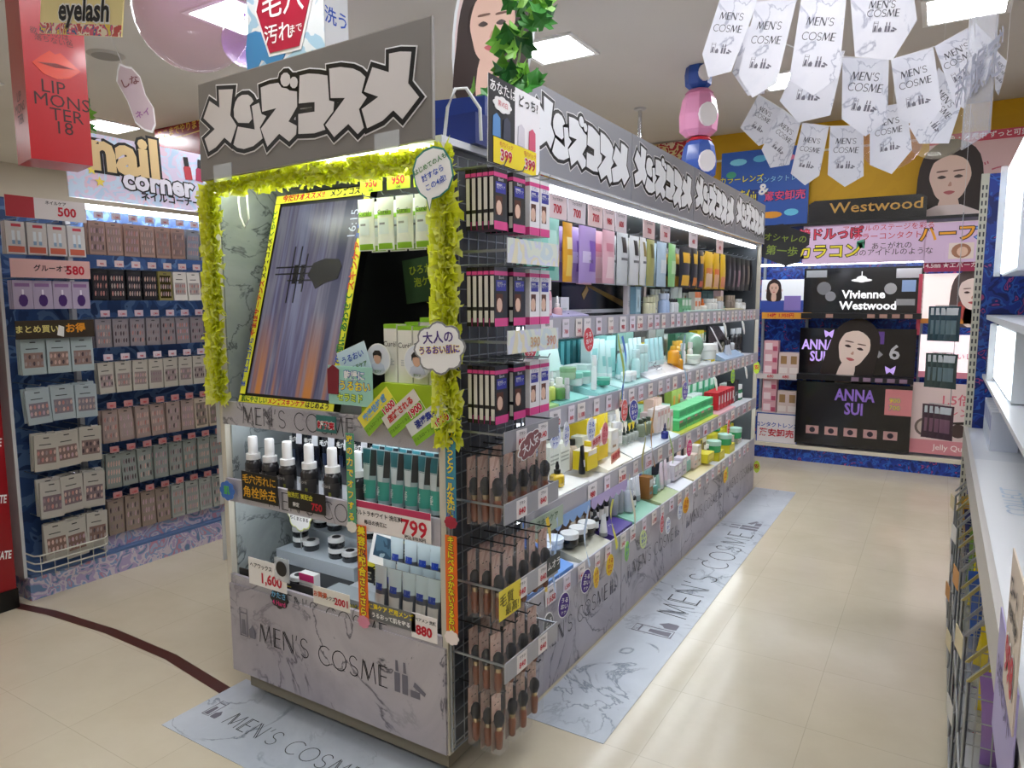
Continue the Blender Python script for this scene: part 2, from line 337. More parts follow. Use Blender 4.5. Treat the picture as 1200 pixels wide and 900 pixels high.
# ceiling light panels
LP = [(-1.1, 2.32), (-2.45, .84), (-5.72, 1.88), (.14, 3.84), (1.25, 2.95), (-2.45, 3.3), (-5.3, .5), (-.6, -.7), (.85, -.15), (1.3, -1.7), (2.9, .3), (2.9, 2.4), (-.6, -3.2), (2.2, -3.2), (-3.9, -3.2), (-4.1, 3.6), (-7.2, 3.2), (-7.2, -1.2)]
LPN = ['in front of the ivy', 'seen through the pink balloon', 'behind the red hanging carton', 'seen between the pennants', 'above the right end of the bunting', 'beside the blue cartons', 'at the left edge of the picture']
for i, (x, y) in enumerate(LP):
    g = G(); a = .225; w = .03
    for x0, x1, y0, y1 in ((-a,a,-a,-a+w),(-a,a,a-w,a),(-a,-a+w,-a+w,a-w),(a-w,a,-a+w,a-w)): g.box(x0, x1, y0, y1, -.012, -.0005, WHITE)
    o = obj('ceiling_light', g, None, (x, y, H)); tag(o, 'square white ceiling light panel '+(LPN[i] if i < 7 else 'outside the picture, '+ORD(i-7)+' of them'), 'ceiling light', 'square ceiling lights')
    obj('diffuser', G().box(-a+w, a-w, -a+w, a-w, -.008, -.001, mat('#fbfbff', .5, 0, CEIL_W)), o)
for nm, px, py, lab in (('a', 124, 64, 'round grey ceiling speaker near the pink balloon'), ('b', 108, 162, 'small round grey ceiling disc behind the red carton')):
    p = at(px, py, 'Z', H); o = obj('ceiling_speaker', G().lathe([(.02,-.012),(.1,-.012),(.12,-.002)], mat('#a9a49d', .6), 20), None, (p.x, p.y, H)); tag(o, lab, 'speaker')
    obj('grille', G().lathe([(.0,-.002),(.09,-.0015)], mat('#8f8a84', .7), 20, (0, 0, -.012), caps=False), o)
p = at(750, 127, 'Z', H)
o = obj('ceiling_pole', G().lathe([(.018,-.9),(.018,-.02)], CHROME, 10).lathe([(.02,-.02),(.05,-.015),(.055,-.002)], LGREY, 16), None, (p.x, p.y, H)); tag(o, 'thin grey pole with round ceiling plate behind the long header sign', 'pole')
# floor stripe and mats
pts = [at(x, y, 'Z', 0) for x, y in ((-60,694), (0,706), (60,718), (130,740), (200,770), (268,812), (330,852))]
g = G(); L = [(p.x, p.y) for p in pts]; g.strokes([L], .05, mat('#4a2018', .35), .0012)
struct('trim_3', g, 'dark brown guide stripe curving over the floor')
def mat_print(fm, loc, h, rotz, k, track):
    L, tw = thin_lines("MEN'S COSME", h, 0, 0, track=track)
    for W in (L[:NMEN], L[NMEN:]): obj('lettering', G().strokes(W, h*.045, INK), fm, loc, rotz)
    d = Matrix.Rotation(rotz, 4, 'Z')
    g = G(); icon_cream(g, -tw/2-1.25*h*k, 0, h*k, ICON); obj('emblem', g, fm, loc, rotz)
    g = G(); icon_bottles(g, tw/2+.3*h, 0, h*k, ICON); obj('emblem', g, fm, loc, rotz)
fm = obj('floor_mat', G().box(-1.075, -.06, -.72, -.36, .0005, .002, MARBLE_F)); tag(fm, 'pale marble floor sheet lying in front of the end display', 'floor mat', 'marble floor sheets')
mat_print(fm, (-.58, -.6, .0027), .07, 0, 1.3, .12)
fm = obj('floor_mat', G().box(.012, .325, -.005, 3.72, .0005, .002, MARBLE_F)); tag(fm, 'long pale marble floor sheet along the side of the gondola', 'floor mat', 'marble floor sheets')
mat_print(fm, (.27, 1.8, .0027), .145, PI/2, 1.25, .2)

# ================================================================ the long gondola (faces +X)
GL = 3.68; SH = (1.40, 1.06, .70); DEP = .40
gon = empty('gondola_shelf', (-.5, GL/2, 0)); tag(gon, 'long grey shelving gondola with lit shelves and marble base panels', 'shelving')
GO = Vector((.5, -GL/2, 0))
def gp(name, g): return obj(name, g, gon, GO)
CARC = mat('#3d4147', .5); SHELFM = mat('#d9dbe0', .4); RAILM = mat('#b3b2bb', .35)
gp('base_plinth', G().box(-.98, -.012, .02, GL, 0, .37, CARC))
gp('back_panel', G().box(-.51, -.49, .02, GL, .37, 1.93, CARC))
gp('top_board', G().box(-.98, -.02, .02, GL, 1.93, 1.95, SHELFM))
gp('end_panel', G().box(-.98, -.03, GL-.016, GL, .37, 1.93, mat('#4d5258', .5)))
for y in (.012, .93, 1.84, 2.76, GL): gp('post', G().box(-.475, -.455, y-.008, y+.008, .37, 1.93, POST))
gp('front_post', G().box(-.03, -.004, GL+.001, GL+.028, .0, 1.95, POST))
for i, z in enumerate(SH):
    s = gp('shelf', G().box(-DEP-.08, -.005, .02, GL-.02, z+.018, z+.036, SHELFM))
    r = obj('price_rail', G().box(-.004, .003, .02, GL-.02, z-.035, z+.045, RAILM).box(.003, .006, .02, GL-.02, z-.037, z-.033, CLEAR2), s)
    obj('strip_light', G().box(-.07, -.05, .05, GL-.05, z-.002, z+.012, LED), s)
s = gp('base_shelf', G().box(-DEP-.08, -.005, .02, GL-.02, .37, .40, SHELFM))
obj('price_rail', G().box(-.003, .004, .02, GL-.02, .345, .42, RAILM), s)
gp('strip_light', G().box(-.06, -.035, .05, GL-.05, 1.912, 1.928, LED))
for k in range(4):
    a, bq = .005+k*.92, .005+(k+1)*.92-.005
    pn = gp('base_panel', G().box(-.01, 0.001, a, bq, .004, .345, MARBLE))
    men_logo(pn, (.0025, (a+bq)/2, .2), .068, '+X')
SIGNM = mat('#8f9096', .45)
for k in range(4):
    a, bq = .03+k*.92, .03+(k+1)*.92-.006
    o = obj('header_sign', G().box(-.012, 0, -(bq-a)/2, (bq-a)/2, -.148, .148, SIGNM).box(.0002, .001, -(bq-a)/2, (bq-a)/2, -.148, -.143, LGREY), None, (.012, (a+bq)/2, 2.095))
    tag(o, 'grey header board with fat white katakana, '+('nearest', 'second', 'third', 'farthest')[k]+' along the gondola top', 'sign', 'katakana header boards along the gondola')
    graffiti(o, (.0005, 0, 0), '+X', .93, mat('#eef0f3', .5))

# ================================================================ the end display (faces -Y)
ex0, ex1, ey0 = -1.02, 0.0, -.44
end = empty('end_display', (-.51, -.22, 0)); tag(end, 'end-of-aisle display stand with marble front panel and three lit shelves', 'display stand')
EO = Vector((.51, .22, 0))
def ep(name, g): return obj(name, g, end, EO)
ep('plinth', G().box(ex0+.04, ex1-.03, ey0+.03, 0, .03, .11, mat('#8b8474', .6)).box(ex0+.1, ex0+.16, ey0+.06, ey0+.12, 0, .03, DGREY).box(ex1-.2, ex1-.14, ey0+.06, ey0+.12, 0, .03, DGREY))
ep('deck', G().box(ex0+.01, ex1-.005, ey0+.012, 0, .11, .43, CARC))
pn = ep('front_panel', G().box(ex0, ex1-.005, ey0-.014, ey0, .105, .45, MARBLE))
men_logo(pn, (-.54, ey0-.0155, .293), .069, '-Y', k=1.55)
ep('back_board', G().box(ex0, ex1-.02, -.02, 0, .43, 1.95, mat('#1c1d20', .35)))
ep('side_board', G().box(ex0, ex0+.014, ey0+.02, -.02, .43, 1.95, MARBLE_I))
ep('side_board', G().box(ex1-.03, ex1-.018, ey0+.03, -.02, .43, 1.95, mat('#4c5056', .5)))
for x in (ex0-.006, ex1-.012):
    ep('post', G().box(x-.012, x+.012, ey0-.004, ey0+.022, .1, 1.95, POST))
for nm, z, th in (('shelf', .455, .02), ('shelf', .825, .02), ('shelf', 1.115, .02)):
    s = ep(nm, G().box(ex0+.014, ex1-.03, ey0+.005, -.02, z-.02, z, SHELFM))
    rm = MARBLE
    r = obj('front_rail', G().box(ex0+.004, ex1-.02, ey0-.008, ey0+.004, z-.055, z+.03, rm).box(ex0+.004, ex1-.02, ey0-.013, ey0-.0095, z-.055, z+.03, CLEAR), s)
    if z > .5: obj('strip_light', G().box(ex0+.06, ex1-.08, ey0+.03, ey0+.05, z-.034, z-.021, LED), s)
    men_logo(r, (-.62 if z > 1 else -.5, ey0-.0137, z-.012), .06, '-Y', icons=False)
ep('canopy_top', G().box(ex0, ex1, ey0, .0, 1.95, 1.97, SHELFM))
ep('strip_light', G().box(ex0+.06, ex1-.06, ey0-.012, ey0+.02, 1.915, 1.94, mat('#f8fff4', .5, 0, LED_W*1.3)))
# big front header sign
o = obj('header_sign', G().box(-.497, .497, 0, .014, -.158, .158, mat('#76726e', .5)).box(-.5, .5, .001, .012, -.161, .161, mat('#96938f', .4)), None, (-.473, -.515, 2.09), (math.radians(-2), math.radians(-1.2), 0))
tag(o, 'dark grey header board with fat white katakana above the end display', 'sign')
graffiti(o, (0, -.002, 0), '-Y', 1.0, mat('#cfcac8', .5))
for x in (-.38, .34): obj('tape', G().box(x-.045, x+.045, -.004, -.001, -.175, -.12, CLEAR2), o)
# ================================================================ product builders (all look along their own -Y)
def carton_mesh(key, w, d, h, body, art=(), sart=(), topm=None):
    def mk():
        g = G().box(-w/2, w/2, -d/2, d/2, 0, h, body)
        for x0, x1, z0, z1, m in art: g.front(x0*w-w/2, x1*w-w/2, z0*h, z1*h, -d/2-.0004, m)
        for y0, y1, z0, z1, m in sart: g.side(y0*d-d/2, y1*d-d/2, z0*h, z1*h, -w/2-.0004, m)
        if topm: g.add([(-w/2,-d/2,h+.0004),(w/2,-d/2,h+.0004),(w/2,d/2,h+.0004),(-w/2,d/2,h+.0004)], [(0,1,2,3)], topm)
        return g.mesh('carton')
    return cached(('carton', key), mk)
def pouch_mesh(key, w, h, t, body, art=(), hang=True):
    def mk():
        g = G()
        def P(sgn):
            def fn(u, v):
                bulge = max(0, math.sin(PI*min(max((v-.04)/.9, 0), 1)))**.6*max(0, math.sin(PI*u))**.55
                return ((u-.5)*w*(1-.05*math.sin(PI*v)), sgn*(t/2*bulge+.0006), v*h)
            return fn
        g.sheet(P(-1), 6, 7, body); f = P(1); g.sheet(lambda u, v: f(1-u, v), 6, 7, body)
        for x0, x1, z0, z1, m in art:
            fr = P(-1); g.sheet(lambda u, v: (lambda q: (q[0], q[1]-.0012, q[2]))(fr(x0+(x1-x0)*u, z0+(z1-z0)*v)), 4, 4, m)
        return g.mesh('pouch')
    return cached(('pouch', key), mk)
def tube_mesh(key, w, h, body, capm, caph=.2, art=(), tipw=1.1):
    """a squeeze tube standing on its cap: round at the cap, pinched flat at the top"""
    def mk():
        g = G(); n = 12; rows = 6; vs = []
        for j in range(rows+1):
            t = j/rows; rx = w/2*(.92+(tipw-.92)*t); ry = w/2*.8*(1-t)**.8+.0012
            for k in range(n): a = 2*PI*k/n; vs.append((rx*math.cos(a), ry*math.sin(a), h*(caph+(1-caph)*t)))
        g.add(vs, [(j*n+k, j*n+(k+1)%n, (j+1)*n+(k+1)%n, (j+1)*n+k) for j in range(rows) for k in range(n)], body, True)
        g.add(vs[-n:], [list(range(n))], body)
        for t0, t1, x0, x1, m in art:
            def F(u, v):
                t = t0+(t1-t0)*v; rx = w/2*(.92+(tipw-.92)*t); ry = w/2*.8*(1-t)**.8+.0012; a = -PI/2+(x0+(x1-x0)*u)*PI/2
                return (rx*1.02*math.cos(a), ry*1.02*math.sin(a)-.0008, h*(caph+(1-caph)*t))
            g.sheet(F, 5, 2, m)
        return g.mesh('tube')
    return cached(('tube', key), mk)
def cap_mesh(key, w, h, m, r2=.92):
    return cached(('cap', key), lambda: G().lathe([(w/2*r2,0),(w/2,h*.15),(w/2,h*.95),(w/2*.9,h)], m, 12).mesh('cap'))
def tube(name, label, cat, loc, rz, key, w, h, body, capm, caph=.2, art=(), tipw=1.1, group=None, lean=0):
    o = obj(name, tube_mesh(key, w, h, body, capm, caph, art, tipw), None, loc, (lean, 0, rz)); tag(o, label, cat, group)
    obj('cap', cap_mesh(key, w*.86, h*caph, capm), o); return o
def lathe_mesh(key, prof, m, seg=12): return cached(('lat', key), lambda: G().lathe(prof, m, seg).mesh('body'))
def bottle(name, label, cat, loc, rz, key, r, h, body, capm, kind='screw', lab=None, group=None):
    hb = h*{'screw': .78, 'pump': .62, 'dropper': .5, 'foam': .56, 'slim': .7}[kind]
    o = obj(name, lathe_mesh(key, [(r*.92,0),(r,hb*.06),(r,hb*.82),(r*.8,hb*.95),(r*.42,hb)], body), None, loc, rz); tag(o, label, cat, group)
    cp = {'screw': [(r*.5,hb),(r*.55,hb+.004),(r*.55,h),(r*.5,h)], 'slim': [(r*.8,hb),(r*.84,hb+.004),(r*.84,h),(r*.7,h)],
          'pump': [(r*.5,hb),(r*.55,hb+.1*h),(r*.16,hb+.12*h),(r*.16,h*.9),(r*.5,h*.9),(r*.5,h)],
          'foam': [(r*.84,hb*.97),(r*.84,hb+.1*h),(r*.56,hb+.1*h),(r*.56,h*.97),(r*.5,h)],
          'dropper': [(r*.42,hb),(r*.46,hb+.005),(r*.46,hb+.16*h),(r*.22,hb+.18*h),(r*.28,hb+.3*h),(r*.12,h)]}[kind]
    obj('cap', lathe_mesh(('c', key), cp, capm), o)
    if lab: obj('label_band', cached(('lab', key), lambda: G().sheet(lambda u, v: (r*1.02*math.cos(-PI+PI*u), r*1.02*math.sin(-PI+PI*u), hb*(.2+.45*v)), 8, 1, lab).mesh('label_band')), o)
    return o
def jar(name, label, cat, loc, rz, key, r, h, body, lidm, lab=None, group=None):
    o = obj(name, lathe_mesh(key, [(r*.9,0),(r,h*.1),(r,h*.55),(r*.9,h*.6)], body, 14), None, loc, rz); tag(o, label, cat, group)
    obj('lid', lathe_mesh(('l', key), [(r*1.04,h*.6),(r*1.04,h*.96),(r*.98,h)], lidm, 14), o)
    if lab: obj('label_disc', lathe_mesh(('d', key), [(r*.55,h),(r*.55,h+.0015)], lab, 14), o)
    return o
def carton(name, label, cat, loc, rz, key, w, d, h, body, art=(), sart=(), topm=None, group=None, lean=0, tilt=0):
    return tag(obj(name, carton_mesh(key, w, d, h, body, art, sart, topm), None, loc, (lean, tilt, rz)), label, cat, group)
def lines_art(x0, x1, z0, z1, n, m, fill=.55):
    return [(x0, x1-(.12 if i % 2 else 0), z0+(z1-z0)*i/n, z0+(z1-z0)*(i+fill)/n, m) for i in range(n)]

# ================================================================ end display: screen compartment
LEAN = math.atan2(.21, .74)
mon = obj('monitor', G().box(-.235, .235, 0, .03, 0, .775, mat('#0b0b0e', .3)), None, (-.697, -.435, 1.1456), (-LEAN, 0, 0))
tag(mon, 'portrait flat screen leaning back in the end display, showing a ship at dusk', 'screen')
m, nt, b = nodemat('sunset_screen', .28); v = coords(nt, (1, 1, 1))
sep = nt.nodes.new('ShaderNodeMapping'); sep.inputs['Scale'].default_value = (7, 1, .35); nt.links.new(v, sep.inputs[0])
band = ramp(nt, noise(nt, sep.outputs[0], 1.6, 4, .6), [(.3, '#4a5272'), (.4, '#7d7f9c'), (.47, '#5c5674'), (.54, '#7f7d8e'), (.62, '#454662')])
sp = nt.nodes.new('ShaderNodeSeparateXYZ'); nt.links.new(v, sp.inputs[0])
glow = nt.nodes.new('ShaderNodeMix'); glow.data_type = 'RGBA'
mr = nt.nodes.new('ShaderNodeMapRange'); mr.inputs[1].default_value = .34; mr.inputs[2].default_value = .05; nt.links.new(sp.outputs[2], mr.inputs[0])
xr = ramp(nt, noise(nt, sep.outputs[0], 2.3, 2, .5), [(.47, '#000000'), (.6, '#ffffff')])
mm = nt.nodes.new('ShaderNodeMath'); mm.operation = 'MULTIPLY'; nt.links.new(mr.outputs[0], mm.inputs[0]); nt.links.new(xr, mm.inputs[1])
nt.links.new(mm.outputs[0], glow.inputs[0]); nt.links.new(band, glow.inputs[6]); glow.inputs[7].default_value = lin('#c07a3a')
nt.links.new(glow.outputs[2], b.inputs['Emission Color']); b.inputs['Emission Strength'].default_value = .5; b.inputs['Specular IOR Level'].default_value = .25; b.inputs['Base Color'].default_value = (.01, .01, .012, 1)
scr = obj('screen', G().front(-.205, .205, .035, .74, -.001, m), mon)
SHIP = mat('#17151d', .4); g = G()       # the ship lies on its side on the turned screen
g.prism([(.0,.47),(.02,.515),(.075,.53),(.14,.525),(.16,.5),(.15,.455),(.09,.44),(.05,.42),(.03,.445)], -.003, -.0015, SHIP)
for z in (.45, .475, .5): g.box(-.17 if z > .46 else -.1, .03, -.003, -.0015, z, z+.005, SHIP)
for x in (-.09, -.055, -.02): g.box(x, x+.005, -.003, -.0015, .37 if x < -.05 else .41, .58 if x < -.05 else .55, SHIP)
for x in (-.075, -.04): g.box(x, x+.018, -.003, -.0015, .44, .51, SHIP)
o = obj('ship_picture', g, scr); o['kind'] = 'stuff'
text(scr, '16:15', (.18, -.003, .65), .05, mat('#9aa0b4', .5, 0, .3), 0, tilt=PI/2)
def strip(x0, x1, z0, z1, words, vert):
    o = obj('slogan_strip', G().box(x0, x1, -.006, -.003, z0, z1, mat('#e9e63a', .5)), mon)
    n = len(words); L = (z1-z0) if vert else (x1-x0); t = 0
    tot = sum(len(w[0]) for w in words)
    for s, m in words:
        c = (t+len(s)/2)/tot*L*.94+L*.03; t += len(s); sz = L*.94/tot*.98
        text(o, s, ((x0+x1)/2, -.008, z0+c) if vert else (x0+c, -.008, (z0+z1)/2), sz, m, .03, tilt=PI/2 if vert else 0)
GRN = mat('#2f7a2c', .5); BLU = mat('#2b55b8', .5); ORG = mat('#d2541c', .5)
strip(-.237, -.212, .03, .75, [('まずはココから', BLU), ('やまほサーテンス', RED), ('メンズコスメ', INK), ('くらべて', GRN)], True)
strip(.212, .237, .03, .75, [('いつもの', BLU), ('肌にあわせて', GRN), ('スキンケア', ORG), ('えらぼう', BLU)], True)
strip(-.237, .237, .752, .782, [('今だけオススメ!!', RED), ('メンズコスメ', INK)], False)
strip(-.237, .237, .0, .024, [('肌にやさしい', GRN), ('メンズスキンケア', RED), ('はじめよう', INK)], False)
# fluffy paper garland round the opening
def paper(hexc):
    m, nt, b = nodemat('tissue_paper_'+hexc[1:], .7); b.inputs['Base Color'].default_value = lin(hexc)
    t = nt.nodes.new('ShaderNodeBsdfTranslucent'); t.inputs[0].default_value = lin(hexc); s = nt.nodes.new('ShaderNodeMixShader'); s.inputs[0].default_value = .45
    nt.links.new(b.outputs[0], s.inputs[1]); nt.links.new(t.outputs[0], s.inputs[2]); nt.links.new(s.outputs[0], nt.nodes['Material Output'].inputs[0]); return m
LG1 = paper('#ecf04a'); LG2 = paper('#f2f58c')
def garland(label, A, B, width, n):
    rnd = random.Random(label); A = Vector(A); B = Vector(B); D = (B-A).normalized(); g = G(); S = D.cross(Vector((0, 1, 0))).normalized()
    g.tube([A, B], .006, LG1)
    for i in range(n):
        c = A+(B-A)*((i+rnd.random())/n); a = rnd.uniform(-PI*.95, -.05) if True else 0
        out = S*math.cos(a)+Vector((0, 1, 0))*math.sin(a)*.9
        L = width*(.75+.4*rnd.random())*(.6+.4*abs(math.cos(a))); tw = rnd.uniform(-.9, .9); wv = rnd.uniform(0, 6)
        side = (D*math.cos(tw)+out.cross(D)*math.sin(tw)).normalized(); nn = out.cross(side)
        def F(u, v): return c+out*(L*v+.002)+side*((u-.5)*.042*(.4+.9*v))+nn*(.007*v*math.sin(wv+u*9))+D*(.006*v*math.sin(wv*2+u*5))
        g.sheet(F, 4, 2, LG1 if rnd.random() < .6 else LG2, False)
    o = obj('ruffled_garland', g); tag(o, label, 'garland', 'lime paper garlands on the end display')
garland('lime green ruffled paper garland down the left edge of the end display', (-1.005, -.462, 1.15), (-.985, -.468, 1.9), .05, 420)
garland('lime green ruffled paper garland across the top of the end display', (-.97, -.468, 1.905), (-.02, -.468, 1.895), .036, 420)
garland('lime green ruffled paper garland down the right edge of the end display', (.03, -.462, 1.1), (.03, -.468, 1.92), .05, 460)
# hanging refill packs with lime tops, on hooks
LGRN = mat('#8fc42a', .5); PALE = mat('#e8ece4', .4)
for i in range(4):
    p = at(430.5+22.3*i, 291, 'Y', -.34); x = p.x+.004
    o = obj('hook', G().tube([(0, 0, 0), (0, -.335, 0), (0, -.348, .012)], .0022, WIRE), None, (x, -.02, 1.842)); tag(o, 'wire hook holding the '+ORD(i)+' white and lime refill pack', 'hook', 'hooks in the end display')
    for k in range(2):
        q = obj('refill_pack', pouch_mesh('curel_refill', .07, .165, .022, PALE, [(.08,.92,.02,.13,LGRN),(.08,.92,.66,.74,LGRN),(.2,.8,.3,.6,mat('#d9e4e6', .3)),(.25,.6,.48,.52,GREY)]), None, (x, -.345+.06*k, 1.668))
        tag(q, 'white and lime hanging refill pack, %s from left, %s on its hook' % (ORD(i), ('front', 'behind')[k]), 'refill pack', 'white and lime refill packs')
        if k == 0: text(q, 'Curél', (0, -.0135, .118), .02, INK)
    if i < 3:
        card('price_tag', 'lime price tag reading 950 above the '+ORD(i)+' refill pack', 'price tag', (at(436+32*i, 217, 'Y', -.4).x, -.405, 1.872), .09, .06, mat('#b9d43c', .5), [('980' if False else '950', .034, RED, 0, -.004, .03), ('税込', .012, INK, -.02, .019), ('1045', .01, INK, 0, -.024)])
# curel cartons on a lime riser
RZ = 1.117
o = obj('display_riser', G().prism([(-.17,0),(.17,0),(.17,.13),(-.08,.13),(-.17,.07)], -.09, .1, mat('#bcd82e', .5)), None, (-.21, -.3, RZ)); tag(o, 'lime green cardboard riser under the white cartons', 'display tray')
for i, (x, y, h, w) in enumerate([(-.268, -.345, .185, .052), (-.208, -.345, .18, .056), (-.146, -.345, .18, .056), (-.086, -.345, .18, .056), (-.18, -.265, .205, .06), (-.11, -.265, .2, .06), (-.245, -.265, .19, .056)]):
    o = carton('skincare_carton', 'tall white skincare carton with lime lid edge, %s %s' % (ORD(i if i < 4 else i-4), 'from left in the front row' if i < 4 else 'in the rear row'), 'carton', (x, y, RZ+.131), 0, 'curelc%d%.3f' % (i > 3, h), w, .05, h, mat('#ece9e2', .5), [(0,1,.93,1,LGRN)]+lines_art(.2, .8, .3, .42, 4, LGREY), [(0,1,.93,1,LGRN)], LGRN, 'white cartons on the lime riser')
    text(o, 'Curél', (0, -.0265, h*.66), .024, INK)
def round_photo(label, loc, r):
    o = card('round_card', label, 'card', loc, 2*r, 2*r, mat('#dfe3ee', .5), pts=ellipse(24), border=WHITE)
    SK = mat('#d8ad95', .6); HR = mat('#1b1616', .6)
    obj('shirt', G().prism([(-.62*r,-.75*r),(.62*r,-.75*r),(.5*r,-.35*r),(.15*r,-.2*r),(-.15*r,-.2*r),(-.5*r,-.35*r)], -.002, -.0008, mat('#c8cfe2', .6)), o)
    obj('face', G().prism([(x*.32*r, z*.42*r+.1*r) for x, z in [(math.cos(a), math.sin(a)) for a in [2*PI*i/14 for i in range(14)]]], -.003, -.0022, SK), o)
    obj('hair', G().prism([(-.36*r,.05*r),(-.3*r,.25*r),(0,.3*r),(.28*r,.22*r),(.36*r,.0),(.38*r,.4*r),(.2*r,.6*r),(-.2*r,.6*r),(-.4*r,.4*r)], -.004, -.0032, HR), o)
    text(o, '肌ケア', (0, -.0016, -.86*r), .2*r, GRN)
p = at(443, 421, 'Y', -.395); round_photo('round photo card of a dark-haired man, left of the white cartons', (p.x, -.395, p.z), .047)
p = at(489, 424, 'Y', -.395); round_photo('round photo card of a dark-haired man, in front of the white cartons', (p.x, -.395, p.z), .05)
p = at(415, 424, 'Y', -.41); card('shelf_card', 'pale blue slanted card with handwriting beside the screen', 'card', (p.x, -.41, p.z), .13, .1, mat('#cfe6f2', .5), [('うるおい', .026, BLU, 0, .015), ('セラミドケア', .018, GRN, 0, -.02)], tilt=-.35)
p = at(408, 452, 'Y', -.455); o = card('shelf_card', 'turquoise and yellow handwritten card at the foot of the screen', 'card', (p.x+.01, -.457, p.z), .19, .125, mat('#9fd3c4', .5), [('乾燥に', .03, WHITE, .02, .032, .03, BLU), ('うるおい', .034, YELLOW, .02, -.002, .03, BLU), ('セラミド', .028, mat('#dff05a', .5), 0, -.04, .03, GRN)])
obj('red_patch', G().prism([(-.095,-.03),(-.05,-.03),(-.045,.05),(-.07,.065),(-.095,.05)], -.004, -.001, mat('#7c1f2c', .5)), o)
p = at(482, 326, 'Y', -.12); card('shelf_card', 'dark green handwritten card on the black back board', 'card', (p.x, -.03-.01, p.z), .2, .16, mat('#3d5a3a', .6), [('ひろがる', .036, mat('#b9c93a', .5), 0, .035), ('泡ケア', .036, mat('#b9c93a', .5), 0, -.01)], tilt=-.12)
for i, (px, py, a, c1, s1, s2, c2) in enumerate([(441, 483, -.72, '#e9dc4a', '乾燥性敏感', '1600', '#6aa5d8'), (472, 485, -.66, '#d8d2c8', '店舗される', '1900', '#c8372f'), (503, 495, -.6, '#d5d8d2', '浸透集中', '1900', '#2d3a8c')]):
    p = at(px, py, 'Y', -.485)
    card('price_banner', 'slanting lime price banner reading %s, %s under the lime riser' % (s2, ORD(i)), 'price tag', (p.x, -.48-.004*i, p.z), .16, .072, mat(c1, .5), [(s1, .024, mat(c2, .5), -.0, .014, .04)], tilt=a, group='slanting price banners')
    b_ = COL.objects[-1] if False else None
    o = bpy.context.scene.objects['price_banner' if i == 0 else 'price_banner.%03d' % i]
    obj('lower_band', G().box(-.08, .08, -.001, -.0002, -.036, -.004, mat('#86b82b', .5)), o); text(o, s2, (.045, -.0024, -.019), .03, RED, .04, outline=WHITE); text(o, 'ジェルローション', (-.03, -.0024, -.02), .012, INK)
p = at(509, 207, 'Y', -.52); card('speech_card', 'white speech bubble card with blue handwriting at the top right of the garland', 'card', (p.x, -.522, p.z), .125, .15, WHITE, [('はじめての人も', .017, GRN, 0, .035), ('試すなら', .02, BLU, .0, .008), ('この4点!', .02, BLU, .0, -.02)], tilt=-.35, pts=BUBBLE, border=mat('#2f7f74', .5))
p = at(515, 408, 'Y', -.52); card('speech_card', 'white cloud card with purple handwriting over the right garland', 'card', (p.x, -.522, p.z), .17, .14, WHITE, [('大人の', .036, mat('#47307c', .5), .0, .028), ('うるおい肌に', .024, mat('#5a3aa5', .5), .0, -.006, .03, YELLOW)], tilt=-.08, pts=CLOUD, border=GREY)
o = obj('cable_loop', G().tube([(.0,0,0),(.0,-.012,-.03),(.01,-.014,-.09),(.03,-.012,-.13),(.05,-.01,-.1),(.04,-.006,-.02),(.03,0,0)], .0035, WHITE), None, (-.945, -.38, 1.9)); tag(o, 'white looped lamp cable at the top left of the end display', 'cable')

# ================================================================ end display: middle shelf
Z = .827
for i, px in enumerate((296.8, 316, 336.4, 361.7, 388.8, 417.4)):
    x = at(px, 562, 'Y', -.4).x
    o = bottle('foam_bottle', 'dark bottle with white foam pump, %s from left on the middle shelf' % ORD(i), 'bottle', (x, -.395, Z), 0, 'biore', .031, .185, mat('#2b2a2c', .2, coat=.5), mat('#f0efee', .4), 'foam', mat('#3a3838', .3), 'foam pump bottles')
    text(o, 'Bioré', (0, -.0325, .058), .018, mat('#c9c5be', .4)); text(o, '炭', (.016, -.0315, .03), .016, mat('#b7c23a', .4))
PK = mat('#0f1320', .25, coat=.5)
for row, (y, n, x0, x1) in enumerate(((-.1, 11, -.9, -.12), (-.22, 6, -.88, -.46))):
    for i in range(n):
        x = x0+(x1-x0)*i/(n-1)
        q = obj('charcoal_pouch', pouch_mesh(('keana', row), .074, .245 if row == 0 else .225, .025, PK, [(.58,.95,.6,.82,mat('#d8dadf', .3)),(.12,.5,.3,.5,mat('#24304c', .3))]), None, (x, y, Z), random.uniform(-.1, .1))
        tag(q, 'black pore-cleansing pouch with white characters, %s from left in the %s row' % (ORD(i), ('rear', 'front')[row]), 'pouch', 'black pouches behind the foam bottles')
        text(q, '毛穴', (-.01, -.0145, .125 if row == 0 else .15), .024, WHITE, .02)
TEAL = mat('#3f9c8c', .35); TD = mat('#20282c', .3, coat=.4)
for row in range(3):
    for i, px in enumerate((434, 450, 466, 482, 498, 512)):
        x = at(px, 592, 'Y', -.41).x
        q = obj('wash_tube', tube_mesh('teal', .05, .205, mat('#9ab0b4', .3, coat=.4), TD, .14, [(.08,.42,-.8,.8,TEAL),(.42,.72,-.8,.1,mat('#c5d0d2', .3)),(.5,.98,.15,.85,TD),(.7,.98,-.8,.1,mat('#2f6f78', .3))], 1.15), None, (x-.012*row, -.405+.055*row, Z), random.uniform(-.08, .08))
        obj('cap', cap_mesh('tealcap', .05, .029, TD), q)
        tag(q, 'teal and silver face wash tube, %s from left in the %s row' % (ORD(i), ('front', 'second', 'third')[row]), 'tube', 'teal face wash tubes')
        if row == 0: text(q, 'MEN', (-.006, -.0245, .075), .014, WHITE, 0, tilt=PI/2)

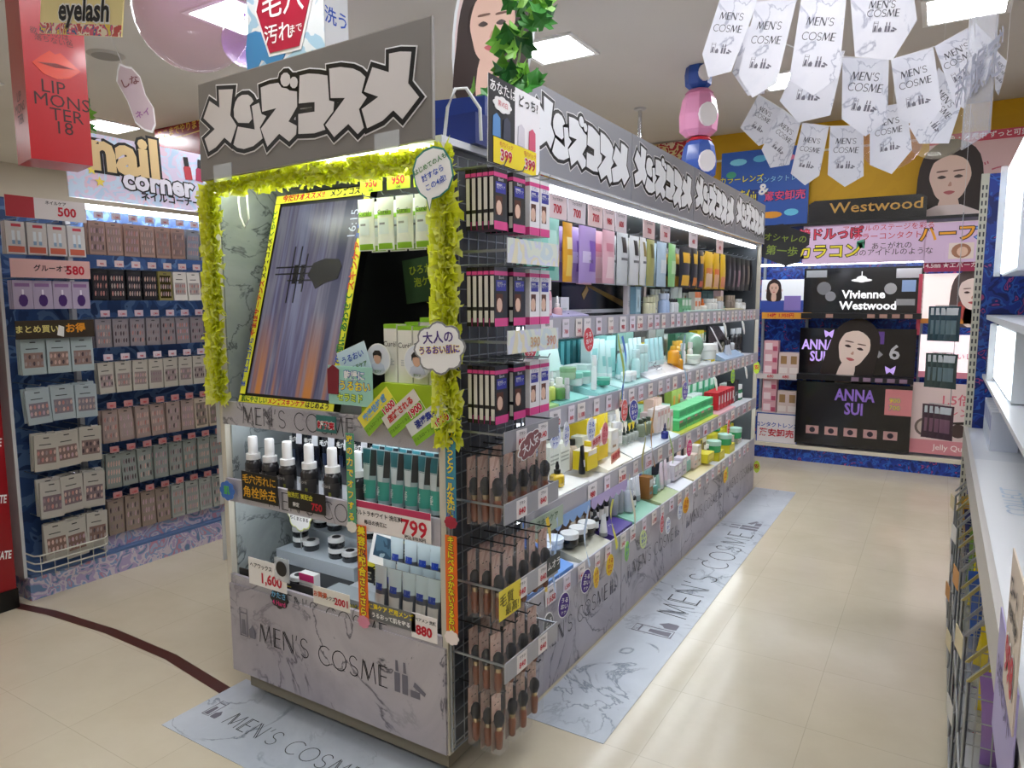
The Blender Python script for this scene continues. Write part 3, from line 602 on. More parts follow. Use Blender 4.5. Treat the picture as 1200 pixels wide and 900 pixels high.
# ================================================================ end display: lower shelf
Z = .457
o = obj('display_tray', G().prism([(-.21,0),(.21,0),(.21,.05),(-.21,.05)], -.115, -.11, BLACK).box(-.21, .21, -.115, .06, 0, .02, DGREY).box(-.21, .21, .06, .2, 0, .07, mat('#bfcad2', .4)).box(-.21, .21, .2, .29, 0, .12, mat('#bfcad2', .4)), None, (-.78, -.315, Z)); tag(o, 'black and grey stepped tray under the pomade jars', 'display tray')
text(o, '整髪料テスター', (-.02, -.117, .032), .028, mat('#d8c23a', .5), .02); text(o, 'ナチュラルにきまる', (0, -.117, .012), .016, mat('#d8c23a', .5))
JB = mat('#23252a', .25, coat=.5); JL = mat('#e4e6e6', .35)
for i, (x, y, z, c) in enumerate([(-.93, -.38, .02, 0), (-.86, -.38, .02, 0), (-.72, -.38, .02, 0), (-.93, -.18, .07, 1), (-.86, -.19, .07, 1), (-.71, -.2, .07, 1), (-.64, -.2, .07, 1), (-.93, -.07, .12, 1), (-.85, -.07, .12, 1), (-.66, -.07, .12, 1), (-.59, -.07, .12, 1), (-.93, -.18, .111, 1), (-.71, -.2, .111, 1), (-.66, -.07, .161, 1)]):
    jar('pomade_jar', 'small dark pomade jar with pale lid, %s on the stepped tray' % ORD(i), 'jar', (x, y, Z+z+.0005), 0, 'pom', .031, .04, JB, JL, mat('#d7b23c' if i % 3 else '#2c2c30', .4), 'pomade jars')
p = at(346, 604, 'Y', -.28); card('round_card', 'white round handwritten card above the pomade jars', 'card', (p.x, -.26, p.z), .13, .13, WHITE, [('七八分', .03, INK, 0, .01), ('軽くまとまる', .017, INK, 0, -.02)], pts=CLOUD, border=mat('#d9e08a', .5))
obj('card_stem', G().tube([(0, .004, -.06), (0, .004, -.14)], .002, CLEAR2), bpy.data.objects['round_card.002'])
o = obj('product_stand', G().box(-.17, .04, -.05, .1, 0, .03, mat('#b8c0c4', .4)).box(-.17, .04, .1, .24, 0, .085, mat('#c8d0d4', .4)), None, (-.375, -.28, Z)); tag(o, 'grey stepped stand under the black wax cartons', 'display tray')
for i, (x, y, z) in enumerate([(-.51, -.23, .03), (-.44, -.24, .03), (-.37, -.25, .03), (-.5, -.1, .085), (-.43, -.1, .085), (-.36, -.1, .085)]):
    q = carton('wax_carton', 'black wax carton with yellow flap, %s on the grey stand' % ORD(i), 'carton', (x, y, Z+z+.0005), 0, 'wax', .058, .04, .062, BLACK, lines_art(.12, .88, .2, .75, 3, mat('#a8a48a', .5)), (), mat('#d8cf3a', .5), 'black wax cartons')
    obj('flap', G().prism([(-.026,.062),(.026,.062),(.018,.082),(-.006,.088)], .017, .018, mat('#d8cf3a', .5)), q)
q = carton('wax_carton', 'pink and white sample card box at the front of the jars', 'carton', (-.66, -.385, Z+.0205), 0, 'waxp', .075, .03, .06, WHITE, [(0, 1, .55, 1, MAGENTA)]+lines_art(.1, .9, .1, .45, 3, LGREY))
p = at(447, 645, 'Y', -.24); q = card('framed_card', 'white framed card with a dark teal picture on the lower shelf', 'card', (p.x, -.23, p.z), .115, .12, WHITE, [], tilt=.1, lean=-.2, thick=.008); obj('picture', G().front(-.042, .042, -.03, .045, -.0008, blotch('teal_pic', [(0, '#4a6f86'), (.5, '#2d4d63'), (.62, '#9bb4c0')], 12)), q); obj('foot', G().box(-.03, .03, .008, .05, -.065, -.06, WHITE), q)
o = obj('slogan_box', G().prism([(-.12,0),(.12,0),(.12,.05),(-.12,.05)], -.04, .045, mat('#9da7ab', .4)), None, (-.44, -.385, Z)); tag(o, 'grey box with white and yellow slogan lettering on the lower shelf front', 'display box')
text(o, '髪は固めず', (-.06, -.0412, .024), .024, WHITE, .03, outline=GREY); text(o, '金ビタミン', (.06, -.0412, .024), .023, mat('#e8df5a', .5), .03, outline=DGREY)
NB = mat('#5b6068', .35, .2); NV = mat('#b9cdd2', .3, .2)
for row, y in enumerate((-.405, -.35, -.295)):
    for i, px in enumerate((446.8, 463, 479, 494, 508)):
        x = at(px, 710, 'Y', -.41).x-.012*row
        q = obj('cream_tube', tube_mesh('nivea', .052, .185, NB, mat('#3c4046', .35), .16, [(.55,1,-.85,.85,NV),(.1,.42,-.6,.6,mat('#c9c6bc', .5)),(.5,.64,-.4,.3,mat('#23409c', .3))], 1.08), None, (x, y, Z+.0005+(0 if row < 2 else .06)), random.uniform(-.1, .1))
        if row < 2: obj('cap', cap_mesh('nvc', .05, .03, mat('#3c4046', .35)), q)
        else: obj('cap', cap_mesh('nvc', .05, .03, mat('#3c4046', .35)), q)
        tag(q, 'grey and pale teal cream tube with blue oval, %s from left in the %s row' % (ORD(i), ('front', 'second', 'rear')[row]), 'tube', 'grey cream tubes')
o = obj('tube_riser', G().box(-.13, .17, -.03, .03, 0, .058, SHELFM), None, (-.2, -.295, Z+.0005)); tag(o, 'pale riser lifting the rear row of cream tubes', 'display tray')

# cards and streamers on the end display front
def fcard(px, py, w, h, bg, label, lines, name='shelf_card', y=-.463, **k):
    p = at(px, py, 'Y', y); return card(name, label, 'card', (p.x, y, p.z), w, h, bg, lines, **k)
o = fcard(460, 611, .3, .095, mat('#efe9e6', .5), 'wide white price card reading 799 with a pink heading band', [('799', .07, RED, .085, -.012, .02), ('ウルトラホワイト 洗顔料', .018, INK, -.06, .008), ('税込 878.90円', .014, INK, .09, -.041), ('毎日の洗顔に', .016, INK, -.07, -.02)], 'price_card')
obj('heading_band', G().box(-.15, .15, -.001, -.0003, .026, .0475, mat('#c2355f', .5)), o)
o = fcard(304, 572, .19, .105, BLACK, 'black cut-out card with gold lettering about pore dirt', [('毛穴汚れに', .036, mat('#e0a928', .5), 0, .024, .012), ('角栓除去', .044, mat('#e0a928', .5), 0, -.024, .012)])
o = fcard(359, 588, .18, .07, BLACK, 'black price card reading 750 beside the gold lettering', [('泡洗顔 炭配合', .02, mat('#d8d23a', .5), -.03, .014), ('750', .034, RED, .05, -.014, .03), ('限定', .016, WHITE, -.05, -.018)], 'price_card')
fcard(313, 674, .2, .1, mat('#efece8', .5), 'white price card reading 1,600 at the lower left', [('1,600', .052, RED, .02, -.018, .03), ('ヘアワックス', .02, INK, -.03, .024)], 'price_card')
fcard(330, 668, .075, .085, CLEAR2, 'clear tag holding a dark round badge beside the 1,600 price', [('●', .07, BLACK, 0, 0)], 'tag_holder', y=-.466)
fcard(327, 702, .095, .075, BLACK, 'black cloud sticker with blue and pink writing on the marble front', [('かたさ', .026, mat('#6fb6e0', .5), 0, .012), ('4 Hard', .024, MAGENTA, 0, -.016)], 'sticker', pts=CLOUD, y=-.4575)
fcard(388, 702, .17, .062, mat('#e6e2d8', .5), 'small card with flowers and a red 2001 price on the marble front', [('2001', .034, RED, .05, -.004, .03), ('お買得', .022, ORG, -.05, .004), ('ワックス', .016, INK, -.01, 0)], 'price_card')
o = fcard(458, 722, .2, .06, mat('#6b6d6e', .5), 'grey strip card with yellow and white lettering under the cream tubes', [('保湿ケア 薬用メンズ', .02, YELLOW, 0, .014, .03), ('うるおって肌を守る', .018, WHITE, 0, -.013, .03)])
fcard(497, 736, .1, .08, mat('#efe9e6', .5), 'white price card reading 880 under the cream tubes', [('880', .042, RED, 0, -.012, .04), ('ニベアメン 洗顔', .013, INK, 0, .022)], 'price_card')
fcard(382, 497, .09, .055, mat('#2f6f6a', .5), 'small teal sticker with red lettering on the marble rail', [('新発売', .026, RED, 0, -.006, .03, WHITE)], 'sticker')
fcard(266, 575, .085, .075, mat('#3c6fc0', .5), 'small blue and green sticker on the left post', [('肌', .034, mat('#5cc05a', .5), 0, 0, .03)], 'sticker', pts=CLOUD, y=-.468)
def streamer(px, py0, py1, w, bg, label, s, m, ol, endm=None, y=-.472):
    a = at(px, py0, 'Y', y); c = at(px, py1, 'Y', y); h = a.z-c.z
    o = card('streamer_strip', label, 'card', ((a.x+c.x)/2, y, (a.z+c.z)/2), w, h, bg, [], group='vertical slogan strips'); n = len(s)
    for i, ch in enumerate(s): text(o, ch, (0, -.0016, h/2-h*.94*(i+.6)/n), min(w*.8, h/n), m, .04, outline=ol)
    if endm: obj('end_rosette', G().prism([(x*w*1.3, z*w*1.1-h/2) for x, z in CLOUD], -.003, -.0008, endm), o)
streamer(411, 508, 617, .035, mat('#5aa57c', .5), 'teal vertical slogan strip hanging over the foam bottles', '炭の力でオフする', YELLOW, BLU, mat('#e8e4da', .5))
streamer(425, 616, 728, .04, ORANGE, 'orange vertical slogan strip beside the grey box', '美容液配合さらさら', YELLOW, mat('#7a1c3a', .5), mat('#d98aa0', .5))
streamer(528, 503, 612, .036, mat('#3f8fa8', .5), 'blue vertical slogan strip on the right post below the garland', 'ひやっとクールな洗顔', YELLOW, BLU, mat('#a02038', .5), y=-.476)
streamer(529, 628, 747, .042, ORANGE, 'orange vertical slogan strip on the right post near the price 880', 'キミにベタつかないうるおい', YELLOW, mat('#3a1c1c', .5), mat('#efe2dc', .5), y=-.476)
# ================================================================ side net of the end display (faces +X)
net = obj('wire_net', G().tube([(.012,-.445,.12),(.012,-.445,1.92),(.012,-.02,1.92),(.012,-.02,.12),(.012,-.445,.12)], .004, WIRE)); tag(net, 'chrome wire net on the right side of the end display', 'wire net')
g = G()
for k in range(9): y = -.43+.05*k; g.box(.0105, .0135, y-.0015, y+.0015, .12, 1.92, WIRE)
for k in range(36): z = .14+.05*k; g.box(.0095, .0125, -.445, -.02, z-.0015, z+.0015, WIRE)
o = obj('net_wires', g, net); o['kind'] = 'stuff'
PINK = mat('#e0488f', .45); SKIN = mat('#e3bfa8', .6); BROWNH = mat('#5c3222', .6); NAVY = mat('#2d33a0', .4)
def hair_art(body): 
    return [(0,1,.86,.93,PINK),(0,1,0,.14,PINK),(.12,.88,.6,.78,NAVY),(.2,.6,.72,.75,WHITE),(.12,.62,.24,.55,BROWNH)]
def head_print(parent, d, h):
    g = G(); g.prism([(x*.014-.01, z*.02+.36*h) for x, z in [(math.cos(a), math.sin(a)) for a in [2*PI*i/12 for i in range(12)]]], -d/2-.0012, -d/2-.0005, SKIN); obj('face_print', g, parent)
KB = mat('#131316', .3, coat=.4); KW = mat('#f1eff0', .35)
cols = [(-.405, KB, 'black'), (-.305, KB, 'black'), (-.215, KW, 'white'), (-.15, KW, 'white')]
for r, (py, dx) in enumerate(((271, 0), (382, 0), (494, 0))):
    zb = at(590, py, 'X', .16).z; h = .165
    for c, (y, bm, nm) in enumerate(cols):
        w = .068 if c < 2 else .058
        obj('hook', G().tube([(.012, y, zb+h+.008), (.185, y, zb+h+.008), (.192, y, zb+h+.02)], .0022, WIRE), net)
        n = 5 if c < 2 else 4
        for k in range(n):
            x = .165-.0195*(n-1-k)
            sa = [(.12,.85,.33,.85,mat('#d9d6cc', .5)),(.12,.85,.07,.27,mat('#d9d6cc', .5)),(0,1,.87,.93,PINK)] if bm is KB else [(0,1,.86,.93,PINK),(0,1,0,.14,PINK)]
            q = carton('hair_color_box', '%s narrow hair product box, %s net row, %s column, %s on its hook' % (nm, ORD(r), ORD(c), ORD(k)), 'box', (x, y, zb), PI/2, ('hb', nm, w), w, .016, h, bm, hair_art(bm), sa, None, 'narrow hair product boxes on the net')
            if k == n-1:
                head_print(q, .016, h); text(q, '毛穴ケア', (0, -.0092, .69*h), .011, WHITE, 0); text(q, 'Bioré' if bm is KB else 'ビオレ', (0, -.0092, .82*h), .012, WHITE if bm is KB else NAVY, 0)
IRI = blotch('iridescent_film', [(0, '#d8e6e6'), (.42, '#e9efe0'), (.5, '#dfe3ee'), (.56, '#efe8c8'), (.63, '#e6ecef')], 9, .1)
for (px, py, w, h, lab, tx) in ((597, 293, .3, .068, 'shiny iridescent price holder under the top row of the net', None), (592, 402, .3, .066, 'shiny price holder with faded yellow prices under the second net row', '390')):
    p = at(px, py, 'X', .205); o = card('price_holder', lab, 'price holder', (.205, -.27, p.z), w, h, IRI, [(tx, .04, mat('#d9b38a', .5), .0, -.006, .02), (tx, .04, mat('#d9a08a', .5), .1, -.006, .02)] if tx else [], rotz=PI/2, thick=.004)
    obj('holder_arm', G().box(-.15, -.144, .004, .188, -.004, .004, WIRE), o); obj('holder_arm', G().box(.144, .15, .004, .188, -.004, .004, WIRE), o)
# make-up brush packs
HND = mat('#7a3f1f', .35, coat=.4); HEAD = mat('#141213', .8); FER = mat('#c8b08a', .25, .7)
FACEP = blotch('face_print', [(0, '#d9b5a4'), (.5, '#e2c3b3'), (.6, '#caa08f')], 20)
def brush_pack(label, loc, rz, h=.2, tall=0):
    def card_():
        g = G().box(-.024, .024, .006, .008, 0, h, mat('#8a7266', .5)).front(-.024, .024, h*.55, h, .0055, FACEP)
        g.front(-.011, -.003, h*.8, h*.815, .005, INK); g.front(.005, .013, h*.8, h*.815, .005, INK); g.front(-.005, .007, h*.69, h*.7, .005, mat('#b0505a', .5)); return g.mesh('brush_pack')
    q = tag(obj('brush_pack', cached(('bp', h), card_), None, loc, rz), label, 'brush', 'make-up brush packs on the net')
    obj('handle', cached(('bph', h), lambda: G().lathe([(.008,h*.02),(.0115,h*.06),(.0135,h*.3),(.01,h*.36)], HND, 8, (0,-.004,0)).mesh('handle')), q)
    obj('ferrule', cached(('bpf', h), lambda: G().lathe([(.0105,h*.36),(.0115,h*.43)], FER, 8, (0,-.004,0)).mesh('ferrule')), q)
    obj('bristles', cached(('bpb', h), lambda: G().lathe([(.0115,h*.43),(.018,h*.53),(.0165,h*.62),(.008,h*.68),(.001,h*.69)], HEAD, 8, (0,-.004,0)).mesh('bristles')), q)
    obj('sleeve', cached(('bps', h), lambda: G().box(-.0245, .0245, -.024, .0055, 0, h, CLEAR).mesh('sleeve')), q)
for r, (px, py, h, ys) in enumerate(((575, 611, .2, (-.405, -.335, -.26, -.19, -.12)), (572, 722, .2, (-.405, -.335, -.26, -.19, -.12)), (565, 812, .185, (-.405, -.335, -.26, -.19)), (560, 886, .18, (-.405, -.335, -.26, -.19)))):
    zb = at(px, py, 'X', .12).z
    for c, y in enumerate(ys):
        obj('hook', G().tube([(.012, y, zb+h+.006), (.175, y, zb+h+.006), (.182, y, zb+h+.016)], .0022, BLACK), net)
        for k in range(3 if c < 3 else 2):
            dz = random.uniform(-.006, .004)
            brush_pack('clear-sleeved make-up brush pack, %s brush row, %s hook, %s from the front' % (ORD(r), ORD(c), ORD(k)), (.155-.042*k, y+random.uniform(-.004, .004), zb+dz), PI/2+random.uniform(-.12, .12), h)
for i, (px, py, bg, lab, txt) in enumerate(((585, 522, '#9a9ba0', 'clear price rail above the first brush row, reading 840', ('840', '840')), (588, 606, '#a5a6ac', 'grey price rail under the first brush row, reading 840', ('840', '840')), (590, 704, '#a9aab0', 'grey price rail with a yellow handwritten end, reading 840', ('840', '840')), (585, 797, '#a7a8ae', 'lowest grey price rail on the net, reading 840', ('840', '840')))):
    p = at(px, py, 'X', .2); o = card('net_price_rail', lab, 'price rail', (.2, -.27, p.z), .33, .062, mat(bg, .3), [], rotz=PI/2, thick=.004, group='price rails on the net')
    obj('rail_arm', G().box(-.165, -.16, .004, .183, .02, .026, WIRE), o); obj('rail_arm', G().box(.16, .165, .004, .183, .02, .026, WIRE), o)
    for k, (t, x) in enumerate(zip(txt, (-.07, .06))):
        c = card('price_ticket', '', '', (x, -.001, -.002), .06, .056, mat('#eeeae8', .5), [(t, .026, RED, 0, -.008, .02), ('ブラシ', .012, INK, 0, .016)], thick=.0006, parent=o)
    if i == 2:
        card('yellow_note', '', '', (-.14, -.0022, -.01), .12, .09, mat('#ecd94a', .6), [('毛質', .04, INK, -.02, .01, 0), ('最高!', .034, INK, .01, -.025, 0)], thick=.0006, parent=o)
        card('grey_note', '', '', (.13, -.0022, .01), .09, .06, mat('#4a4d4c', .6), [('ムオラ', .03, WHITE, 0, 0)], thick=.0006, parent=o)
p = at(572, 686, 'X', .19)
p = at(580, 531, 'X', .225); card('sticker', 'dusky red cloud card with white writing on the upper net price rail', 'card', (.225, -.33, p.z-.01), .14, .07, mat('#8c5a5c', .5), [('大人気', .034, WHITE, 0, 0, .02)], rotz=PI/2, tilt=-.3, pts=CLOUD, border=WHITE)
# pop card and blue cartons on top
p0, p1 = at(563, 104, 'X', .1), at(627, 200, 'X', .1)
o = card('comparison_card', 'tall card comparing black and white packs with two 399 prices', 'card', (.14, -.27, at(593, 152, 'X', .14).z+.012), .29, .235, mat('#f0eef0', .4), [('あなたは', .036, WHITE, -.07, .088, .012), ('どっち?', .036, INK, .07, .084, .012)], rotz=PI/2, tilt=.02)
obj('black_half', G().box(-.145, -.005, -.0008, -.0002, -.1175, .1175, mat('#17151a', .4)), o)
obj('yellow_band', G().box(-.12, .12, -.0024, -.0014, -.115, -.045, YELLOW), o)
for x in (-.055, .08): text(o, '399', (x, -.004, -.09), .042, RED, .03, outline=WHITE); text(o, '毛穴パック', (x, -.004, -.06), .015, RED)
obj('bubble', G().prism([(x*.1-.075, z*.045+.048) for x, z in CLOUD], -.003, -.0014, WHITE), o); text(o, '黒VS白', (-.075, -.0042, .048), .018, RED)
for x, cc in ((-.105, '#5a8fc8'), (-.05, '#3a3f52'), (.03, '#d8d3da'), (.095, '#d85a78')): obj('pack_picture', G().prism([(x-.02,-.043),(x+.02,-.043),(x+.018,.01),(x,.02),(x-.018,.01)], -.0028, -.0014, mat(cc, .5)), o)
obj('holder', G().box(-.145, .145, .0022, .005, -.13, -.03, CLEAR), o); obj('holder_arm', G().box(-.14, -.135, .005, .125, -.13, -.125, WIRE), o)
for i, (px, py) in enumerate(((545, 148), (552, 165))):
    p = at(px, py, 'Y', -.2)
b1 = carton('blue_carton', 'long flat blue carton lying on top of the end display', 'carton', (-.13, -.2, 1.971), 0, 'blue1', .3, .2, .09, mat('#16296a', .4), [(.05,.25,.2,.8,mat('#d8dde8', .5))])
carton('blue_carton', 'second blue carton stacked askew on the first one', 'carton', (-.14, -.18, 2.062), .2, 'blue2', .28, .18, .06, mat('#1b337a', .4))
o = obj('wire_loop', G().tube([(-.02,-.4,1.972),(-.0,-.41,2.05),(.02,-.4,2.1),(.03,-.36,2.11),(.05,-.32,2.06),(.04,-.3,1.975)], .005, mat('#d9dcdc', .4)), None); tag(o, 'pale bent plastic cable loop above the right garland', 'cable')

for i, (z, y, c) in enumerate(((.98, -.4, '#d9dcdf'), (.98, -.32, '#cfd3d6'), (.74, -.4, '#dde0e2'), (.74, -.32, '#d3d6da'), (.52, -.4, '#c9cdd0'), (.52, -.32, '#d9dcde'))):
    q = obj('clear_packet', pouch_mesh(('clp', i), .07, .19, .03, mat(c, .2, coat=.4), [(.15,.85,.1,.4,mat('#a9aeb4', .4)),(.15,.85,.6,.8,mat('#eceef0', .4))]), None, (-1.075, y, z), -PI/2); tag(q, 'pale hanging packet on the left side of the end display, %s from the top' % ORD(i), 'packet', 'packets on the left side of the end display')
    obj('peg', G().tube([(-1.02, y, z+.197), (-1.1, y, z+.197)], .0022, WIRE, 5), end, EO)
# ================================================================ goods on the long gondola (face +X)
S1, S2, S3, S4 = 1.437, 1.097, .737, .4005
RZ90 = PI/2
def yo(px, x, z): 
    """distance along the gondola of something at depth x that the photograph shows at column px"""
    lo, hi = 0.03, 3.65
    d = None
    for _ in range(40):
        mid = (lo+hi)/2; q = Vector((x, mid, z))-CAM; c = 600+FPX*(q.dot(_r2))/(q.dot(_fw))
        if c < px: lo = mid
        else: hi = mid
    return (lo+hi)/2
SN = {S1: 'top', S2: 'second', S3: 'third', S4: 'base'}
# --- hanging pouches under the header
PB = 1.585
specs = [(646, 24, '#8fd0c2', 'mint green', [(.15,.6,.15,.3,'#3f9a8c'),(.2,.7,.55,.8,'#b7e2d8')], 'melt'), (666, 13, '#e2a414', 'amber yellow', [(.2,.8,.1,.45,'#f0d060'),(.2,.7,.55,.75,'#f3e2a8')], ''), (689, 30, '#b39ad6', 'lilac', [(.45,.9,.2,.75,'#7d55b8'),(.1,.5,.35,.55,'#d9cdef')], 'melt'), (714, 17, '#e2b3bf', 'pale pink', [(.2,.8,.1,.5,'#efd3d8'),(.15,.7,.6,.75,'#d4899b')], ''),
 (730, 15, '#d3d9dc', 'pale grey', [(.3,.7,.6,.95,'#2c2d2f'),(.2,.8,.45,.5,'#6d6f73')], ''), (744, 12, '#dfe2e4', 'white', [(.3,.7,.6,.95,'#2c2d2f'),(.2,.8,.45,.5,'#6d6f73')], ''), (754, 8.5, '#e4e6e6', 'white and gold', [(.3,.75,.6,.95,'#8c7a3a'),(.2,.8,.45,.5,'#6d6f73')], ''), (763, 9.5, '#a7a766', 'olive', [(.3,.7,.6,.9,'#6d6a2a')], ''), (776, 13.5, '#b7cfe2', 'pale blue', [(.2,.8,.3,.6,'#dfeaf2')], ''), (788, 10, '#93cf86', 'leaf green', [(.2,.8,.3,.6,'#c4e8b8')], ''),
 (803, 14.5, '#20242c', 'black and yellow', [(.15,.85,.05,.3,'#e8b62a'),(.2,.9,.6,.85,'#e8b62a')], ''), (814, 8, '#20242c', 'black and orange', [(.2,.8,.05,.25,'#e0872a'),(.2,.8,.6,.85,'#e0b62a')], ''), (821.5, 7, '#262a34', 'black and amber', [(.2,.8,.05,.2,'#d86a4a'),(.2,.8,.65,.85,'#d8a62a')], ''),
 (831, 11, '#dfb51c', 'yellow and orange', [(.05,.95,.03,.42,'#e8c9a8'),(.05,.95,.4,.55,'#e0822a')], ''), (840, 7.5, '#e2b818', 'golden yellow', [(.05,.95,.03,.42,'#e2b08a'),(.05,.95,.4,.55,'#e0722a')], ''), (847.5, 7, '#e6bd20', 'bright yellow', [(.05,.95,.03,.35,'#e2906a')], ''),
 (854, 5.6, '#17181a', 'black slim', [(.3,.7,.1,.6,'#4a4c50')], ''), (859.5, 5.5, '#1c1d20', 'charcoal slim', [(.3,.7,.1,.6,'#7c6a70')], ''), (865, 5.5, '#18191c', 'black and pink slim', [(.3,.7,.1,.6,'#9c7a86')], ''), (870.5, 5.5, '#1b1c1e', 'dark slim', [(.3,.7,.2,.8,'#5c5246')], ''), (876, 5.4, '#141517', 'jet black slim', [(.3,.7,.2,.8,'#6c6256')], ''), (881.5, 5, '#1a1b1d', 'smoky slim', [(.3,.7,.1,.5,'#4c5256')], '')]
for i, (px, wpx, c, nm, art, tx) in enumerate(specs):
    y0, y1 = yo(px-wpx/2, -.06, 1.7), yo(px+wpx/2, -.06, 1.7); w = min(y1-y0-.012, .18); h = .235
    for k in range(3):
        q = obj('hanging_pouch', pouch_mesh(('hp', i), w, h, .03, mat(c, .35), [(a, b_, cc, d, mat(e, .35)) for a, b_, cc, d, e in art]), None, (-.065-.06*k, (y0+y1)/2, PB+random.uniform(-.004, .004)), RZ90+random.uniform(-.05, .05))
        tag(q, '%s hanging pouch, %s along the gondola, %s on its hook' % (nm, ORD(i), ('front', 'second', 'third')[k]), 'pouch', 'pouches hanging under the header')
        if k == 0 and tx: text(q, tx, (0, -.0185, .09), .024, DGREY, 0)
    obj('hook', G().tube([(-.485, (y0+y1)/2, PB+h+.007), (-.04, (y0+y1)/2, PB+h+.007), (-.032, (y0+y1)/2, PB+h+.016)], .0025, WIRE), gon, GO)
for i, (px, wpx) in enumerate(((652, 24), (675, 24), (697, 18), (713, 14), (727, 14), (760, 16), (779, 12), (812, 14), (843, 10))):
    y = yo(px, -.03, 1.87); w = max(.07, yo(px+wpx/2, -.03, 1.87)-yo(px-wpx/2, -.03, 1.87)-.01)
    card('price_banner', 'pale pink price slip under the header, %s from the near end' % ORD(i), 'price tag', (-.026, y, 1.855), min(w, .16), .085, mat(('#e8d3d6', '#e3d9df', '#ead0cf')[i % 3], .5), [(('700', '700', '700', '980', '600', '700', '700', '480', '400')[i], .045 if i < 3 else .036, RED, 0, -.008, .02), ('フェイスマスク', .012, INK, 0, .028)], rotz=RZ90, group='pink price slips under the header')
# --- price cards on the rails
prices = ['1,900', '1,100', '1,500', '1,280', '2,300', '700', '980', '1,400', '880', '1,650', '540', '780']
for s, (zz, n, y0, y1) in enumerate(((1.403, 30, .13, 3.55), (1.063, 26, .16, 3.5), (.705, 18, .5, 3.5), (.383, 24, .14, 3.5))):
    for i in range(n):
        y = y0+(y1-y0)*(i+.5)/n+random.uniform(-.02, .02); big = (s == 2 and i % 2 == 0) or i == 0; w = .09 if big else random.choice((.055, .062, .07))
        t = prices[(i*5+s*3) % len(prices)]
        card('price_card', 'white shelf price card with red figures, %s along the %s rail' % (ORD(i), ('top', 'second', 'third', 'base')[s]), 'price card', (.0075, y, zz), w, .068, mat(('#ece8ea', '#e9e3ee', '#efe9e4')[i % 3], .45), [(t, w*.38, RED, 0, -.014, .02), ('ミルク' if i % 2 else '化粧水', .011, INK, 0, .016)], rotz=RZ90, thick=.001, group='price cards on the gondola rails')
# --- hanging oval tags
ov = [(622, 405, '#d2465a', 'red'), (690, 398, '#d84a55', 'red'), (627, 521, '#cfe0f0', 'pale blue'), (651, 511, '#dfe6f6', 'pale blue'), (664, 509, '#eef1f8', 'white'), (693, 503, '#e9edf6', 'white'), (709, 508, '#e08a94', 'rose'), (732, 481, '#e0605c', 'coral red'), (743, 481, '#4a4fa8', 'indigo'), (803, 458, '#7a6fc0', 'violet'), (859, 441, '#a8d840', 'lime'), (641, 577, '#eef2f0', 'white'), (808, 525, '#e8458c', 'hot pink'), (854, 500, '#e8563c', 'vermilion'),
 (625, 733, '#17181b', 'black'), (643, 733, '#6c6f70', 'grey'), (661, 709, '#4b2d86', 'purple'), (687, 681, '#4b2d86', 'purple'), (699, 677, '#ecc92a', 'yellow'), (715, 662, '#ecc92a', 'yellow'), (735, 646, '#8fd465', 'lime'), (754, 632, '#d8e5a2', 'pale green'), (776, 614, '#d9475a', 'red'), (783, 616, '#e5e8ee', 'white'), (797, 599, '#e3e8f2', 'white'), (804, 592, '#eeb52a', 'amber'), (850, 558, '#efc22e', 'yellow'), (852, 555, '#c2d838', 'lime')]
for i, (px, py, c, nm) in enumerate(ov):
    x = .028+.006*(i % 3); p = at(px, py, 'X', x); ink = WHITE if c in ('#17181b', '#6c6f70', '#4b2d86', '#4a4fa8', '#7a6fc0', '#d2465a', '#d84a55', '#e0605c', '#d9475a', '#e8458c', '#e8563c') else (RED if nm in ('yellow', 'amber', 'rose') else BLU)
    rl = 'top' if i < 2 else 'second' if i < 11 else 'third' if i < 14 else 'base'
    o = card('oval_tag', '%s oval handwritten tag hanging from the %s rail, %s tag overall' % (nm, rl, ORD(i)), 'tag', (x, p.y, p.z), .066, .096, mat(c, .5), [('うる', .023, ink, 0, .018), ('おい', .023, ink, 0, -.007), ('ケア', .016, ink, 0, -.031)], rotz=RZ90+random.uniform(-.25, .1), tilt=random.uniform(-.2, .2), pts=ellipse(18), border=WHITE if ink is WHITE else None, group='oval tags on the gondola')
    zr = {'top': 1.4, 'second': 1.05, 'third': .69, 'base': .37}[rl]
    obj('tag_string', G().tube([(0, .003, .038), (0, .006, max(.05, zr-p.z))], .0012, CLEAR2, 4), o)
# --- twisted paper streamers
for i, (a, b_, c1, nm) in enumerate((((641, 607), (633, 702), '#e3c23a', 'yellow'), ((650, 606), (641, 705), '#a9c4e6', 'pale blue'), ((687, 592), (683, 668), '#c2d4ea', 'blue and white'), ((718, 585), (713, 648), '#d2cf52', 'yellow green'), ((740, 556), (742, 622), '#cfcdb2', 'cream'), ((727, 392), (722, 472), '#9fb548', 'green'), ((730, 394), (727, 470), '#4a78c8', 'blue'), ((754, 494), (746, 562), '#b9b056', 'olive'), ((765, 466), (757, 552), '#b98a52', 'brown'), ((802, 392), (799, 455), '#8db1c9', 'grey blue'), ((785, 490), (778, 548), '#a7c07c', 'sage'))):
    p = at(*a, 'X', .03); q = at(*b_, 'X', .05); q.y = p.y-.02; g = G()
    g.sheet(lambda u, v: tuple(p.lerp(q, v)+Vector((.012*math.sin(v*5+i), (u-.5)*.022*math.cos(v*3.5+i), (u-.5)*.006))), 2, 10, mat(c1, .4))
    tag(obj('paper_streamer', g), '%s twisted paper streamer hanging before the shelves, %s of them' % (nm, ORD(i)), 'streamer', 'streamers before the gondola shelves')
